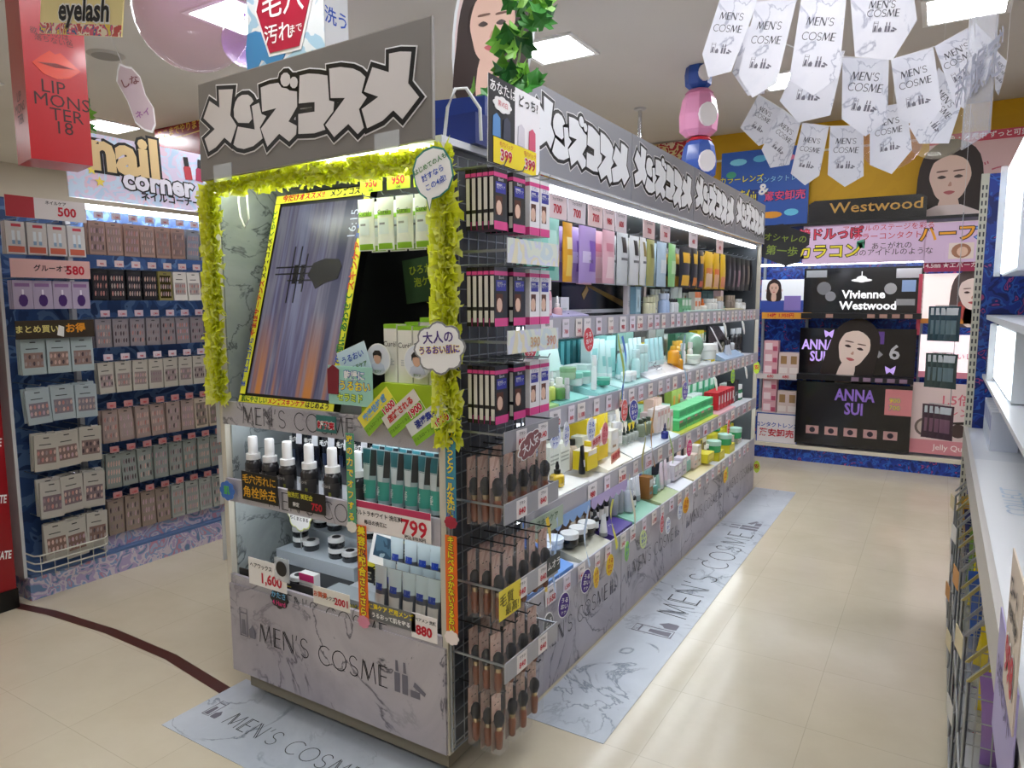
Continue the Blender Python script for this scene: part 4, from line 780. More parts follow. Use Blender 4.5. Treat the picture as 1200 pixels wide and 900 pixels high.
# scalloped edging under the third rail
for (a, b_, c, lab) in ((612, 641, '#e8a93a', 'orange and yellow scalloped paper edging at the near end of the third rail'), (650, 692, '#8fb4e6', 'pale blue scalloped paper edging under the third rail'), (693, 735, '#b8a9d8', 'lilac scalloped paper edging farther along the third rail')):
    y0, y1 = yo(a, .009, .66), yo(b_, .009, .66); n = max(3, int((y1-y0)/.06)); g = G(); L = y1-y0
    pts = [(0, .02), (0, -.012)]+[(L*(k+t)/n, -.012-.022*math.sin(PI*t)) for k in range(n) for t in (.2, .5, .8, 1)]+[(L, .02)]
    tag(obj('scalloped_edging', G().prism(pts, 0, .001, mat(c, .5)), None, (.0095, y0, .655), RZ90), lab, 'edging')
p = at(632, 602, 'X', .01); card('rail_card', 'pale green printed rail card at the near end of the third shelf', 'card', (.0105, .17, .68), .26, .08, mat('#aebfae', .5), [('スキンケア', .034, mat('#5f7a62', .5), 0, .01), ('特集', .022, mat('#5f7a62', .5), 0, -.022)], rotz=RZ90)

# --- goods standing on the shelves
CNT = {}
TRAYS = []; PLACED = []
def settle(x, y, z, hx, hy, h, dz):
    """rest a product on whatever tray lies under it and nudge it along the shelf until it stands clear of its neighbours"""
    for step in (0, .012, -.012, .024, -.024, .036, -.036, .05, -.05, .065, .08, .1, .12, .15, .18):
        yy = y+step; d = dz
        if not (.04+hy < yy < GL-.05-hy): continue
        for (tx0, tx1, ty0, ty1, tz, th, tt) in TRAYS:
            if tz == z and x+hx > tx0 and x-hx < tx1 and yy+hy > ty0 and yy-hy < ty1:
                t = min(max((x-hx-tx0)/(tx1-tx0), 0), 1); d = max(d, th+(tt-th)*t+.0005)
        ok = True
        for (a, b_, c, e, f0, f1) in PLACED:
            if x+hx > a and x-hx < b_ and yy+hy > c and yy-hy < e and z+d+h > f0 and z+d < f1: ok = False; break
        if ok:
            PLACED.append((x-hx, x+hx, yy-hy, yy+hy, z+d, z+d+h)); return yy, d
    return None
def nth(k): CNT[k] = CNT.get(k, 0)+1; return ORD(CNT[k]-1)
def bx(px, x, z, w, d, h, c, nm, art=None, key=None, top=None, rz=0, cnt=1, dy=None, dx=0, group=None, tx=None, dz=0, ink=DGREY):
    y = yo(px, x+d/2, z+h/2)
    for k in range(cnt):
        r_ = settle(x+dx*k, y+(dy or w+.004)*k, z, d/2, w/2, h, dz)
        if r_ is None: continue
        yy, dd = r_
        A = [(a, b_, cc, e, mat(f, .4)) for a, b_, cc, e, f in (art or ())] or lines_art(.2, .8, .3, .5, 3, mat('#a9b2b4', .5))
        q = carton('goods_carton', '%s carton on the %s gondola shelf, %s of its kind' % (nm, SN[z], nth((nm, z))), 'carton', (x+dx*k, yy, z+.0005+dd), RZ90+rz, key or ('bx', w, d, h, c, nm), w, d, h, mat(c, .4), A, (), mat(top, .4) if top else None, '%s cartons, %s shelf' % (nm, SN[z]))
        if tx: text(q, tx, (0, -d/2-.001, h*.72), w*.26, ink, 0)
def bt(px, x, z, r, h, c, cc, kind, nm, lab=None, cnt=1, dy=None, dz=0):
    y = yo(px, x, z+h/2)
    for k in range(cnt):
        r_ = settle(x, y+(dy or 2*r+.006)*k, z, r, r, h, dz)
        if r_ is None: continue
        yy, dd = r_
        bottle('goods_bottle', '%s on the %s gondola shelf, %s of its kind' % (nm, SN[z], nth((nm, z))), 'bottle', (x, yy, z+.0005+dd), 0, ('bt', r, h, c, cc, kind), r, h, mat(c, .2, coat=.5), mat(cc, .35), kind, mat(lab, .5) if lab else None, '%s, %s shelf' % (nm, SN[z]))
def jr(px, x, z, r, h, c, cc, nm, cnt=1, dz=0):
    y = yo(px, x, z+h/2)
    for k in range(cnt):
        r_ = settle(x, y+(2*r+.008)*k, z, r*1.04, r*1.04, h, dz)
        if r_ is None: continue
        yy, dd = r_
        jar('goods_jar', '%s on the %s gondola shelf, %s of its kind' % (nm, SN[z], nth((nm, z))), 'jar', (x, yy, z+.0005+dd), 0, ('jr', r, h, c, cc), r, h, mat(c, .25, coat=.4), mat(cc, .35), None, '%s, %s shelf' % (nm, SN[z]))
def tb(px, x, z, w, h, c, cc, nm, cnt=1, art=(), dz=0, dy=None):
    y = yo(px, x, z+h/2)
    for k in range(cnt):
        r_ = settle(x, y+(dy or w+.01)*k, z, w*.42, w*.56, h, dz)
        if r_ is None: continue
        yy, dd = r_
        tube('goods_tube', '%s on the %s gondola shelf, %s of its kind' % (nm, SN[z], nth((nm, z))), 'tube', (x, yy, z+.0005+dd), RZ90, ('tb', w, h, c, nm), w, h, mat(c, .3, coat=.3), mat(cc, .35), .18, [(a, b_, e, f, mat(g_, .4)) for a, b_, e, f, g_ in art], 1.1, '%s, %s shelf' % (nm, SN[z]))
def tray(px0, px1, x0, x1, z, h, c, nm, tx=None, ink=DGREY, ht=.012):
    y0, y1 = yo(px0, x1, z), yo(px1, x1, z); L = y1-y0
    TRAYS.append((x0, x1, y0, y1, z, h, ht)); g = G(); D = x1-x0; P = [(0, 0), (D, 0), (D, ht), (0, h)]
    n = 4; v = [(px_, 0, pz) for px_, pz in P]+[(px_, L, pz) for px_, pz in P]
    g.add(v, [(0,1,2,3), (7,6,5,4), (0,4,5,1), (1,5,6,2), (2,6,7,3), (3,7,4,0)], mat(c, .35))
    o = tag(obj('display_tray', g, None, (x0, y0, z+.0005)), '%s sloping tester tray on the %s gondola shelf' % (nm, SN[z]), 'display tray')
    sl = math.atan2(h-ht, D)
    for k in range(3):
        obj('print_line', G().box(D*(.3+.2*k), D*(.36+.2*k), L*.12, L*(.88-.1*(k % 2)), 0, .0008, mat('#8f9aa0', .5)), o, (0, 0, h-.006), (0, sl, 0)) if False else None
    if tx: 
        t = text(o, tx, (D+.0012, L/2, (ht)/2), min(ht*.8, L*.9/len(tx)), ink, 0, '+X')
        text(o, tx, (D*.6, L/2, ht+(h-ht)*.4+.002), min(.05, L*.8/len(tx)), ink, 0, '+Z', tilt=PI/2).rotation_euler = (sl*0, sl, PI/2)
    return o
# top shelf
bt(641, -.05, S1, .019, .155, '#e2a3b3', '#f2eeee', 'slim', 'tall pink lotion bottle', '#efd0d6'); bt(653, -.05, S1, .02, .088, '#e8b9bf', '#f2f0ee', 'dropper', 'small pink dropper bottle')
bx(662, -.14, S1, .075, .05, .085, '#dfe0e6', 'plain white'); tray(648, 690, -.1, -.02, S1, .03, '#bcb7dd', 'lavender', 'モイスト', NAVY)
y0, y1 = yo(658, -.2, S1), yo(737, -.2, S1); PLACED.append((-.215, -.195, y0, y1, S1, S1+.16)); o = tag(obj('backdrop_sign', G().box(-.012, 0, 0, y1-y0, 0, .15, mat('#0c0e14', .2)), None, (-.2, y0, S1+.001)), 'black display panel with a gold streak and white title bar on the top shelf', 'display panel')
obj('gold_streak', G().prism([(.2,.15),(.26,.15),(y1-y0,.055),(y1-y0,.025),(y1-y0-.05,.03)], -.001, -.0002, mat('#8a6a2c', .35, .5)), o, (0, 0, 0), RZ90); obj('title_bar', G().box(.0002, .001, .05, y1-y0-.02, .012, .03, mat('#c9cbd2', .5)), o); text(o, 'HOMME PREMIUM', (.002, .25, .021), .014, DGREY, 0, '+X')
obj('gold_bottle', G().prism([(.2,.1),(.25,.14),(.27,.12),(.22,.075)], -.003, -.0012, mat('#c2a25a', .3, .6)), o, (0, 0, 0), RZ90)
for i, (px, c) in enumerate(((737, '#d8cfd2'), (741, '#2a2b30'), (752, '#1b1d22'), (756, '#c9b8b0'))): bx(px, -.13, S1, .03, .025, .145, c, ('white upright', 'graphite upright', 'black upright', 'sand upright')[i])
bx(748, -.1, S1, .07, .03, .14, '#7fa6b8', 'icy blue picture', [(.15,.85,.1,.9,'#bcd7e2'),(.4,.6,.2,.7,'#e8f2f6')])
bt(757, -.08, S1, .02, .09, '#d8d6b4', '#d8d6b4', 'slim', 'cream tester bottle', None, 3); bt(764, -.16, S1, .022, .135, '#e6e3cc', '#f0efe8', 'screw', 'tall cream bottle', None, 3)
bt(776, -.07, S1, .024, .11, '#a9bfe0', '#c9d6ea', 'slim', 'pale blue tester bottle', None, 2); bt(778, -.17, S1, .022, .14, '#c9d6e0', '#e0e6ea', 'pump', 'frosted pump bottle', None, 3); bt(787, -.06, S1, .016, .08, '#d8dce0', '#3a3c40', 'screw', 'small clear bottle', None, 3)
bx(797, -.12, S1, .06, .05, .15, '#dfe5e4', 'tall off-white'); bx(801, -.06, S1, .055, .04, .085, '#79b98a', 'mint and white', [(.1,.9,.5,.9,'#d9e8da'),(.2,.7,.1,.3,'#3f8f5a')], cnt=3)
bx(803, -.15, S1, .07, .04, .12, '#cfd8cf', 'pale grey green', [(.3,.7,.55,.85,'#b07a4a'),(.1,.9,.1,.4,'#86b48a')], cnt=3); bx(816, -.08, S1, .06, .04, .125, '#e5dfd4', 'orange banded', [(0,1,.72,1,'#e07a35'),(.2,.8,.3,.55,'#e07a35')], cnt=2)
bt(823, -.06, S1, .03, .085, '#ece7df', '#e0762c', 'dropper', 'white bottle with orange dropper'); bx(826, -.2, S1, .12, .05, .14, '#4f8a94', 'teal', [(.1,.9,.6,.85,'#76aab0')], cnt=3)
bt(829, -.08, S1, .03, .085, '#e4e4e0', '#e9e9e6', 'slim', 'plain white bottle', None, 3); bt(841, -.07, S1, .026, .1, '#c9cdd2', '#dfc7a8', 'slim', 'silver bottle', None, 2); bx(846, -.1, S1, .07, .05, .14, '#c7b1b6', 'dusty pink', cnt=1)
bt(852, -.08, S1, .022, .11, '#8c8076', '#a89a8c', 'slim', 'taupe slim bottle', None, 3, .07); bt(862, -.06, S1, .024, .085, '#dfe2e2', '#cfd3d6', 'slim', 'short white bottle', None, 2, .1); tray(806, 850, -.045, -.012, S1, .016, '#a9c9c2', 'aqua'); tray(851, 872, -.06, -.012, S1, .02, '#b9b38a', 'khaki')
# second shelf
MINT = '#8fd3cc'; M2 = '#b9e6e2'; TEAL2 = '#4fa3a8'
tray(630, 655, -.16, -.02, S2, .03, '#a4cf8c', 'leaf green'); tray(656, 690, -.17, -.015, S2, .04, '#8fd6cc', 'aqua mint', 'うるおう', mat('#2d7f7c', .5)); tray(702, 724, -.14, -.015, S2, .045, '#9ad8d4', 'turquoise', 'TIRTIR'if False else '保湿', mat('#2d7f7c', .5)); tray(728, 762, -.16, -.012, S2, .04, '#c5e8e6', 'ice mint', 'エイジングケア', mat('#2d7f7c', .5)); tray(763, 802, -.12, -.01, S2, .06, '#e3e2e6', 'white', 'シカクリーム', DGREY); tray(808, 838, -.13, -.012, S2, .03, '#d5dadb', 'silver grey')
bt(641, -.06, S2, .016, .07, '#c6d86a', '#e8efe0', 'screw', 'lime gel bottle', None, 2, dz=.015); bt(650, -.05, S2, .026, .085, '#5f9a4f', '#e4ece2', 'foam', 'moss green pump bottle', None, 1, dz=.015); jr(655, -.11, S2, .034, .05, '#b9d8b4', '#8fb98c', 'sage green jar', 1, dz=.03); jr(655, -.11, S2, .034, .05, '#b9d8b4', '#8fb98c', 'sage green jar', 1, dz=.081); bt(661, -.035, S2, .012, .085, '#c9cfd2', '#dfe3e6', 'slim', 'silver slim tester', None, 1, dz=.012)
bx(628, -.2, S2, .065, .06, .11, '#e6ede8', 'white and sage', cnt=4, dz=0); bx(630, -.32, S2, .09, .06, .2, '#7fb8a4', 'sage green', [(.2,.7,.5,.8,'#d5e8dd')], cnt=1)
bx(652, -.34, S2, .035, .1, .22, TEAL2, 'deep teal', [(.1,.9,.05,.95,'#5fb0b4')], cnt=6, dy=.062); bx(683, -.3, S2, .05, .1, .22, MINT, 'light mint', [(.2,.8,.6,.8,'#d9f2ee')], cnt=4, dy=.064); bx(672, -.2, S2, .085, .05, .12, '#e2eeea', 'pale mint', [(.2,.8,.55,.8,'#8fbcb4')], cnt=2)
tag(obj('sign_card', G().prism([(-.12,0),(.1,0),(.06,.1),(-.02,.13),(-.1,.09)], -.002, .002, mat('#d3efe9', .4)).box(-.02, .02, .002, .04, 0, .005, WHITE), None, (-.17, yo(645, -.17, S2+.15), S2+.113), RZ90), 'pale mint cut-out card above the white and sage cartons', 'card')
jr(668, -.12, S2, .038, .055, '#e2f0ec', '#8fd8c4', 'white jar with mint lid', 2, dz=.03); bx(676, -.15, S2, .09, .05, .075, '#d8efe9', 'frosted mint', cnt=1, dz=.035); bt(696, -.05, S2, .013, .15, '#e8f0ee', '#f2f5f4', 'slim', 'tall thin white tube bottle', None, 1, dz=.02); jr(687, -.06, S2, .03, .035, '#4fb59a', '#7fd0ba', 'mint pot', 1, dz=.02)
tb(705, -.11, S2, .055, .19, '#c9ebe8', '#e6f4f2', 'pale mint tube', 2, [(.2,.5,-.5,.5,'#8fcfca')], dz=.0); bx(697, -.2, S2, .1, .05, .23, '#d9efee', 'ice white', [(.2,.8,.6,.8,'#9fd4d2')], cnt=1); bx(716, -.17, S2, .11, .06, .2, '#9edcd6', 'aqua', [(.1,.9,.7,.9,'#c9efec'),(.1,.9,.1,.14,'#5fb0ac')], cnt=1)
tb(733, -.12, S2, .05, .16, '#d5efee', '#e9f5f5', 'ice mint tube', 4, dz=.0, dy=.06); jr(734, -.05, S2, .026, .045, '#e4f0ef', '#f0f5f4', 'tiny white jar', 2, dz=.018); bt(745, -.07, S2, .024, .14, '#bfe4e2', '#d9efee', 'slim', 'pale aqua bottle', None, 3, dz=.012); tb(751, -.1, S2, .055, .15, '#b5e2e4', '#d9f0f0', 'sky mint tube', 4, dz=.0, dy=.07)
bx(728, -.34, S2, .12, .03, .24, '#93c9bd', 'green grey', [(.2,.8,.5,.7,'#d3e6df')], cnt=2); bx(742, -.34, S2, .1, .03, .24, '#4a4a48', 'charcoal', [(.2,.8,.3,.8,'#a09a8e')], cnt=2); bx(756, -.33, S2, .13, .03, .24, '#a8aaa4', 'stone grey', [(.2,.8,.45,.6,'#e6e6e2')], cnt=1); bx(771, -.33, S2, .14, .03, .23, '#9fb5ad', 'sea grey', [(.2,.5,.3,.8,'#3f7a66')], cnt=1)
bx(770, -.16, S2, .16, .07, .13, '#e3cf24', 'bright yellow', [(.1,.9,.1,.2,'#caa81a')], dz=.05, cnt=1); bx(768, -.18, S2, .17, .09, .049, '#b9c4c2', 'grey low', cnt=1); bt(789, -.07, S2, .034, .1, '#e8a120', '#f0b840', 'screw', 'amber orange bottle', None, 2); bt(791, -.16, S2, .034, .135, '#e9b22c', '#efc050', 'screw', 'golden bottle', None, 2); bx(794, -.25, S2, .1, .05, .2, '#3f7a5c', 'forest green', [(.55,.95,.2,.9,'#e0a0a4')], cnt=2)
PLACED.append((-.24, -.04, yo(808, -.14, S2+.08)-.1, yo(808, -.14, S2+.08)+.1, S2, S2+.2)); tag(obj('display_globe', G().lathe([(.02,0),(.07,.03),(.09,.085),(.08,.14),(.05,.17),(.01,.18)], mat('#7fa58c', .2, coat=.5), 14), None, (-.14, yo(808, -.14, S2+.08), S2+.032)), 'green glassy round display dummy on the second shelf', 'display dummy'); jr(820, -.09, S2, .07, .1, '#dfe6e2', '#eef0ee', 'large white jar', 1); jr(812, -.06, S2, .045, .055, '#dfe9e2', '#cfe0d6', 'pale green jar', 1); jr(826, -.05, S2, .05, .05, '#dfe4e4', '#eceeee', 'flat white jar', 1)
o = tag(obj('backdrop_sign', G().prism([(0,0),(.55,0),(.55,.1),(.25,.23),(0,.24)], -.01, .01, mat('#101216', .25)).prism([(.02,.235),(.07,.22),(.43,.03),(.38,.03)], -.012, -.0101, mat('#dfe0df', .4)), None, (-.14, yo(828, -.14, S2), S2+.001), RZ90), 'black slanted display panel with a white diagonal bar on the second shelf', 'display panel'); obj('tester_slope', G().prism([(.3,.02),(.52,.02),(.5,.09),(.42,.11)], -.03, -.0121, mat('#bfb292', .4)), o)
bt(858, -.13, S2, .03, .2, '#17191c', '#c9ccce', 'screw', 'black bottle with silver cap', None, 5, .12); tb(851, -.06, S2, .06, .1, '#c6ccd8', '#aab2c0', 'blue grey tube', 2); tray(850, 872, -.08, -.012, S2, .05, '#8fa6c2', 'steel blue'); bx(846, -.2, S2, .12, .05, .22, '#c8cdd2', 'silver white', cnt=1)
# third shelf
tray(596, 650, -.3, -.01, S3, .035, '#e9edd9', 'cream white', 'テスター', DGREY, .01); tray(652, 690, -.26, -.012, S3, .04, '#eef0ee', 'plain white', 'ビタミンC', ORG, .01); tray(713, 741, -.17, -.01, S3, .07, '#ebe6d6', 'ivory', 'オイル美容液', DGREY); tray(742, 764, -.2, -.01, S3, .09, '#e6e9e6', 'pearl white', 'スリーピング', mat('#3f7a66', .5)); tray(765, 797, -.14, -.01, S3, .04, '#d9e2ea', 'pale blue white', 'ブライト', BLU); tray(797, 842, -.17, -.01, S3, .012, '#d5d84a', 'lime yellow'); tray(842, 862, -.15, -.01, S3, .02, '#e8b9c2', 'rose', None)
def on(px, x, z0, f, *a, **k): f(px, x, z0, *a, **k)
bx(628, -.22, S3, .075, .07, .09, '#a8947e', 'kraft brown', [(.15,.85,.15,.6,'#e6e0d6')], cnt=2, dz=.036); bx(640, -.32, S3, .085, .07, .15, '#dfe3d8', 'tall cream', lines_art and [(.1,.9,.55,.6,'#a9b0a2'),(.1,.9,.45,.5,'#a9b0a2'),(.1,.9,.35,.4,'#a9b0a2')], cnt=3, dz=.0); bx(650, -.14, S3, .0001+.09, .05, .13, '#e2e6da', 'pale ivory', [(.1,.9,.65,.7,'#a9b0a2'),(.1,.9,.52,.57,'#a9b0a2'),(.1,.9,.4,.45,'#a9b0a2')], cnt=2, dz=.04)
bt(626, -.09, S3, .025, .085, '#d8d6c2', '#1a1c1e', 'dropper', 'clear bottle with black dropper', None, 1, dz=.02); bt(653, -.07, S3, .031, .1, '#d3b32c', '#16181a', 'dropper', 'amber bottle with black dropper', None, 1, dz=.022); tb(682, -.07, S3, .034, .125, '#1b1c1e', '#131416', 'black squeeze tube', 1, [(.1,.4,-.3,.3,'#c9c9c4')], dz=.022)
bx(690, -.24, S3, .12, .1, .16, '#e8cf2e', 'yellow', [(.1,.9,.8,.95,'#f3efe2')], cnt=2, dz=.045); bx(693, -.09, S3, .11, .07, .085, '#e6cf22', 'low yellow', [(.1,.9,.75,.98,'#f2eee2')], top='#efe9da', cnt=2, dz=.03); bx(684, -.33, S3, .16, .06, .2, '#e69a2a', 'orange yellow', cnt=1)
for i, (px, py, c) in enumerate(((699, 517, '#e8c8c4'), (711, 533, '#e2a48c'))):
    p = at(px, py, 'X', -.05); card('name_card', 'small pinkish name card with red lettering, %s above the yellow cartons' % ORD(i), 'card', (-.05+.045*i, p.y, p.z), .1, .045, mat(c, .5), [('美容液', .028, RED, 0, 0, .02)], rotz=RZ90, tilt=-.15)
bx(722, -.25, S3, .12, .06, .18, '#eceae6', 'white slanted', [(.1,.9,.6,.8,'#d9c9b2')], cnt=1); bx(726, -.2, S3, .2, .05, .13, '#5f6c6e', 'slate grey', [(.1,.9,.3,.8,'#7f8c8c')], cnt=1); bt(731, -.1, S3, .02, .085, '#a3aca4', '#2a3a34', 'dropper', 'smoky green dropper', None, 4, .05, dz=.045); jr(724, -.22, S3, .04, .09, '#2c4038', '#1d2b26', 'dark green jar', 2, dz=.131)
bx(744, -.26, S3, .2, .06, .17, '#9fd8bd', 'mint green', [(.1,.9,.1,.5,'#dff0e6'),(.3,.7,.6,.9,'#4fae86')], cnt=1); bt(742, -.09, S3, .025, .09, '#7d8a72', '#3f4a3e', 'screw', 'olive glass bottle', None, 3, .056, dz=.06); tag(obj('display_dome', G().lathe([(.05,0),(.09,.0),(.085,.05),(.05,.085),(.01,.095)], mat('#6fc79a', .2, coat=.4), 14), None, (-.15, yo(752, -.15, S3+.13), S3+.172)), 'green glossy dome on the mint green carton', 'display dummy') if False else None
bx(768, -.2, S3, .07, .06, .2, '#e6c4b4', 'peach', [(.2,.8,.2,.8,'#f0ddd2')], cnt=2); bx(772, -.11, S3, .042, .06, .13, '#e8dcd9', 'pale rose', [(.1,.9,.7,.9,'#d9a8a2')], cnt=5, dy=.055, dz=.0); bt(779, -.03, S3, .02, .085, '#22348c', '#1a2350', 'dropper', 'navy blue dropper bottle', None, 1, dz=.01); bx(790, -.26, S3, .1, .05, .22, '#a8c258', 'apple green', [(.3,.7,.3,.7,'#e8a83a')], cnt=3)
bx(800, -.09, S3, .14, .09, .06, '#4fbf7a', 'jade green', [(.05,.95,.3,.7,'#2f8a56'),(.1,.5,.75,.95,'#e0808a')], top='#6fd494', cnt=5, dy=.145, dz=.0125); bx(800, -.12, S3, .14, .1, .05, '#5fcf8a', 'pale jade', [(.05,.95,.2,.8,'#3fa46c')], top='#86e0a6', cnt=5, dy=.145, dz=.073); bx(798, -.28, S3, .13, .06, .22, '#57b98a', 'sea green', [(.2,.8,.6,.9,'#d8efe2'),(.2,.8,.1,.3,'#2f7f5c')], cnt=5, dy=.15)
bx(843, -.1, S3, .06, .1, .12, '#c42630', 'red', [(.2,.8,.3,.8,'#f0e6e4')], cnt=6, dy=.075, dz=.0215, top='#d83a42'); bx(863, -.12, S3, .12, .06, .16, '#1a1b1e', 'black end', cnt=1)
# base shelf
tray(600, 672, -.2, -.008, S4, .07, '#5f8fd0', 'sky blue', 'ニベア クリーム', WHITE, .03); tray(683, 716, -.16, -.008, S4, .05, '#b5b3a2', 'stone', '美容オイル', DGREY); tray(719, 741, -.17, -.01, S4, .05, '#4a3a86', 'purple', 'プレミアム', WHITE, .025); tray(745, 772, -.19, -.01, S4, .05, '#86b9a4', 'sea green', 'フェイス', WHITE); tray(776, 796, -.16, -.01, S4, .04, '#a5b586', 'sage'); tray(796, 812, -.18, -.01, S4, .06, '#d8dbe2', 'white and navy', 'ドクター', NAVY); tray(814, 838, -.18, -.01, S4, .05, '#d5c99a', 'buff', '集中ケア', DGREY)
PLACED.append((-.34, -.2, yo(632, -.27, S4)-.12, yo(632, -.27, S4)+.12, S4, S4+.18)); tag(obj('lid_stand', G().box(-.1, .1, -.05, .05, 0, .012, mat('#3a62b4', .4)).prism([(-.1,.012),(.1,.012),(.1,.16),(-.1,.13)], .04, .05, mat('#4a78c8', .4)), None, (-.27, yo(632, -.27, S4), S4+.001), RZ90+.15), 'blue leaning header behind the sky blue tray', 'display panel'); jr(632, -.13, S4, .05, .045, '#c9d8ea', '#dfe9f4', 'clear blue-white tin', 2, dz=.052)
bx(648, -.33, S4, .1, .08, .15, '#4a3424', 'dark brown', [(.2,.8,.6,.85,'#b59a6a')], cnt=3); bx(660, -.22, S4, .09, .06, .09, '#6e5238', 'walnut brown', [(.2,.8,.6,.9,'#e2dac8')], cnt=2); bx(676, -.28, S4, .07, .06, .14, '#b0901e', 'mustard', [(.2,.8,.55,.8,'#efe6b8')], cnt=3); jr(664, -.1, S4, .04, .06, '#17181a', '#dcdcd8', 'black jar with pale lid', 3, dz=.048); tb(681, -.05, S4, .045, .1, '#d6d8d8', '#8a8d90', 'silver crumpled tube', 2, dz=.02)
bx(694, -.2, S4, .045, .05, .18, '#8a5a2a', 'rust brown', [(.1,.9,.2,.6,'#e6b04a')], cnt=2); bt(697, -.12, S4, .022, .16, '#15161a', '#1b1c20', 'slim', 'black slim bottle', '#d8d4ca', 3, .055, dz=.035); bx(703, -.25, S4, .06, .05, .2, '#1d1f22', 'black tall', [(.3,.7,.2,.8,'#e4e4e0')], cnt=2); bt(718, -.12, S4, .03, .19, '#8a8f96', '#a5aab0', 'slim', 'grey tall bottle', None, 2, .07, dz=.038)
bx(724, -.28, S4, .09, .05, .2, '#3f5a3c', 'leafy green', [(.2,.8,.5,.9,'#8fb07a')], cnt=3); bt(733, -.09, S4, .026, .17, '#b7bcc6', '#c9ced6', 'slim', 'lilac grey bottle', None, 1, dz=.03); tb(741, -.12, S4, .05, .17, '#cfd0d6', '#a9abb2', 'pearl grey tube', 2, dz=.035); bx(748, -.24, S4, .09, .05, .17, '#8fb5b0', 'grey teal', cnt=2); bt(765, -.1, S4, .028, .1, '#5f9c92', '#e6ecea', 'dropper', 'teal dropper bottle', None, 1, dz=.024); tb(774, -.1, S4, .045, .15, '#d3c2cc', '#c9c9d2', 'pink grey tube', 2, dz=.024, dy=.07)
bx(769, -.27, S4, .09, .05, .2, '#4c8a3f', 'grass green', cnt=2); bx(786, -.18, S4, .13, .05, .15, '#2c2a33', 'dark photo', [(.2,.8,.15,.85,'#d9bfb0')], cnt=3, dy=.15); bx(796, -.25, S4, .12, .07, .2, '#c2a41e', 'old gold', [(.2,.8,.2,.5,'#e8dca0')], cnt=3); bx(806, -.2, S4, .06, .05, .16, '#d8be2a', 'lemon', [(.2,.8,.4,.8,'#2c2a33')], cnt=3, dz=.03 if False else 0); bx(815, -.21, S4, .14, .04, .13, '#cfcabc', 'oatmeal', [(.1,.9,.3,.7,'#6e5a4a')], cnt=2)
GJ = '#2f9a5a'
for r, (x, dz) in enumerate(((-.08, 0), (-.2, .07), (-.32, .11))):
    for k, px in enumerate((833, 846, 858)):
        bx(px, x, S4, .15, .09, .06+dz, '#d3c82a', 'yellow and green base', [(.1,.9,.3,.8,'#e8dc4a')]); jr(px+3, x, S4, .05, .08, GJ, '#a9cfc0', 'green gel jar with frosted lid', 1, dz=.061+dz)
# deeper rows that fill the shelves behind
ZONES = {S1: [((640, 735), 0), ((755, 800), ['#d8d6c2', '#c9d0d8', '#b5bcc4', '#e0ddd2']), ((800, 850), ['#cfe0d4', '#e6d2b8', '#8fb8b4', '#e3e3de', '#d8a078']), ((850, 878), ['#b5aaa2', '#d8d6d0', '#8c8a88'])],
 S2: [((634, 700), ['#7fc4bc', '#c9e8e4', '#a4d8d0', '#5fa8a8', '#e2efec']), ((700, 770), ['#bfe4e4', '#dff0ee', '#9fd4d4', '#8fb8b0', '#e6eef0']), ((770, 830), ['#e3cf24', '#8fae9c', '#dfe2de', '#4f8a6c', '#e0a040']), ((830, 878), ['#2a2c30', '#c9ccd0', '#44484e', '#8f96a4'])],
 S3: [((634, 690), ['#e6e8dc', '#d8dccf', '#c9b8a0', '#eceae2']), ((690, 745), ['#e8cf2e', '#f0ead8', '#6e7c7a', '#cfd4cc', '#e0a83a']), ((745, 800), ['#bfe2d0', '#e8d2c4', '#dfe6ea', '#a9c870', '#e6c8cc']), ((800, 878), ['#4fb57c', '#7fd09c', '#c42630', '#d8dcd4', '#2f7a54'])],
 S4: [((634, 690), ['#3f6cb8', '#5a4028', '#b0901e', '#1c1d20', '#d5dbe2']), ((690, 745), ['#17181c', '#8a5a2a', '#8f949c', '#4a3a86', '#3f5a3c']), ((745, 800), ['#8fb5a8', '#cfc8d0', '#2c2a33', '#c8a81e', '#d9c4b8']), ((800, 878), ['#d3c82a', '#cfcabc', '#2f9a5a', '#3a3c3a', '#b9c9b0'])]}
rf_ = random.Random(21)
FN = {'#': ''}
for z, zs in ZONES.items():
    hm = .13 if z == S1 else .2
    for (pa, pb), cols in zs:
        if not cols: continue
        for row, x in enumerate((-.4, -.3, -.2, -.1)):
            px = pa
            while px < pb:
                c = rf_.choice(cols); t = rf_.random(); n = rf_.choice((1, 2, 2, 3)); h = hm*rf_.uniform(.55, 1)*(1 if row < 2 else .72); depth = ('rear', 'third', 'second', 'front')[row]; px += rf_.uniform(4, 9)
                if t < .5: bx(px, x, z, rf_.uniform(.05, .085), .06, h, c, '%s row %s printed' % (depth, {'#': 'small'}['#']), [(.12,.88,.55,.88,rf_.choice(('#eef0ee', '#d8dcd8', '#f0e6d8'))),(.2,.7,.2,.32,rf_.choice(('#7f8a8c', '#a88a6a', '#5f7f8a')))], key=('fb', z, row, round(px)), cnt=n)
                elif t < .75: bt(px, x, z, rf_.uniform(.018, .026), h*.95, c, rf_.choice(('#eceeee', '#d8dadc', '#2a2c2e')), rf_.choice(('slim', 'screw', 'pump', 'dropper')), '%s row small bottle' % depth, rf_.choice((None, '#eef0ee')), n)
                else: tb(px, x, z, rf_.uniform(.04, .05), h*.9, c, rf_.choice(('#eceeee', '#c9ccd0')), '%s row small tube' % depth, n)
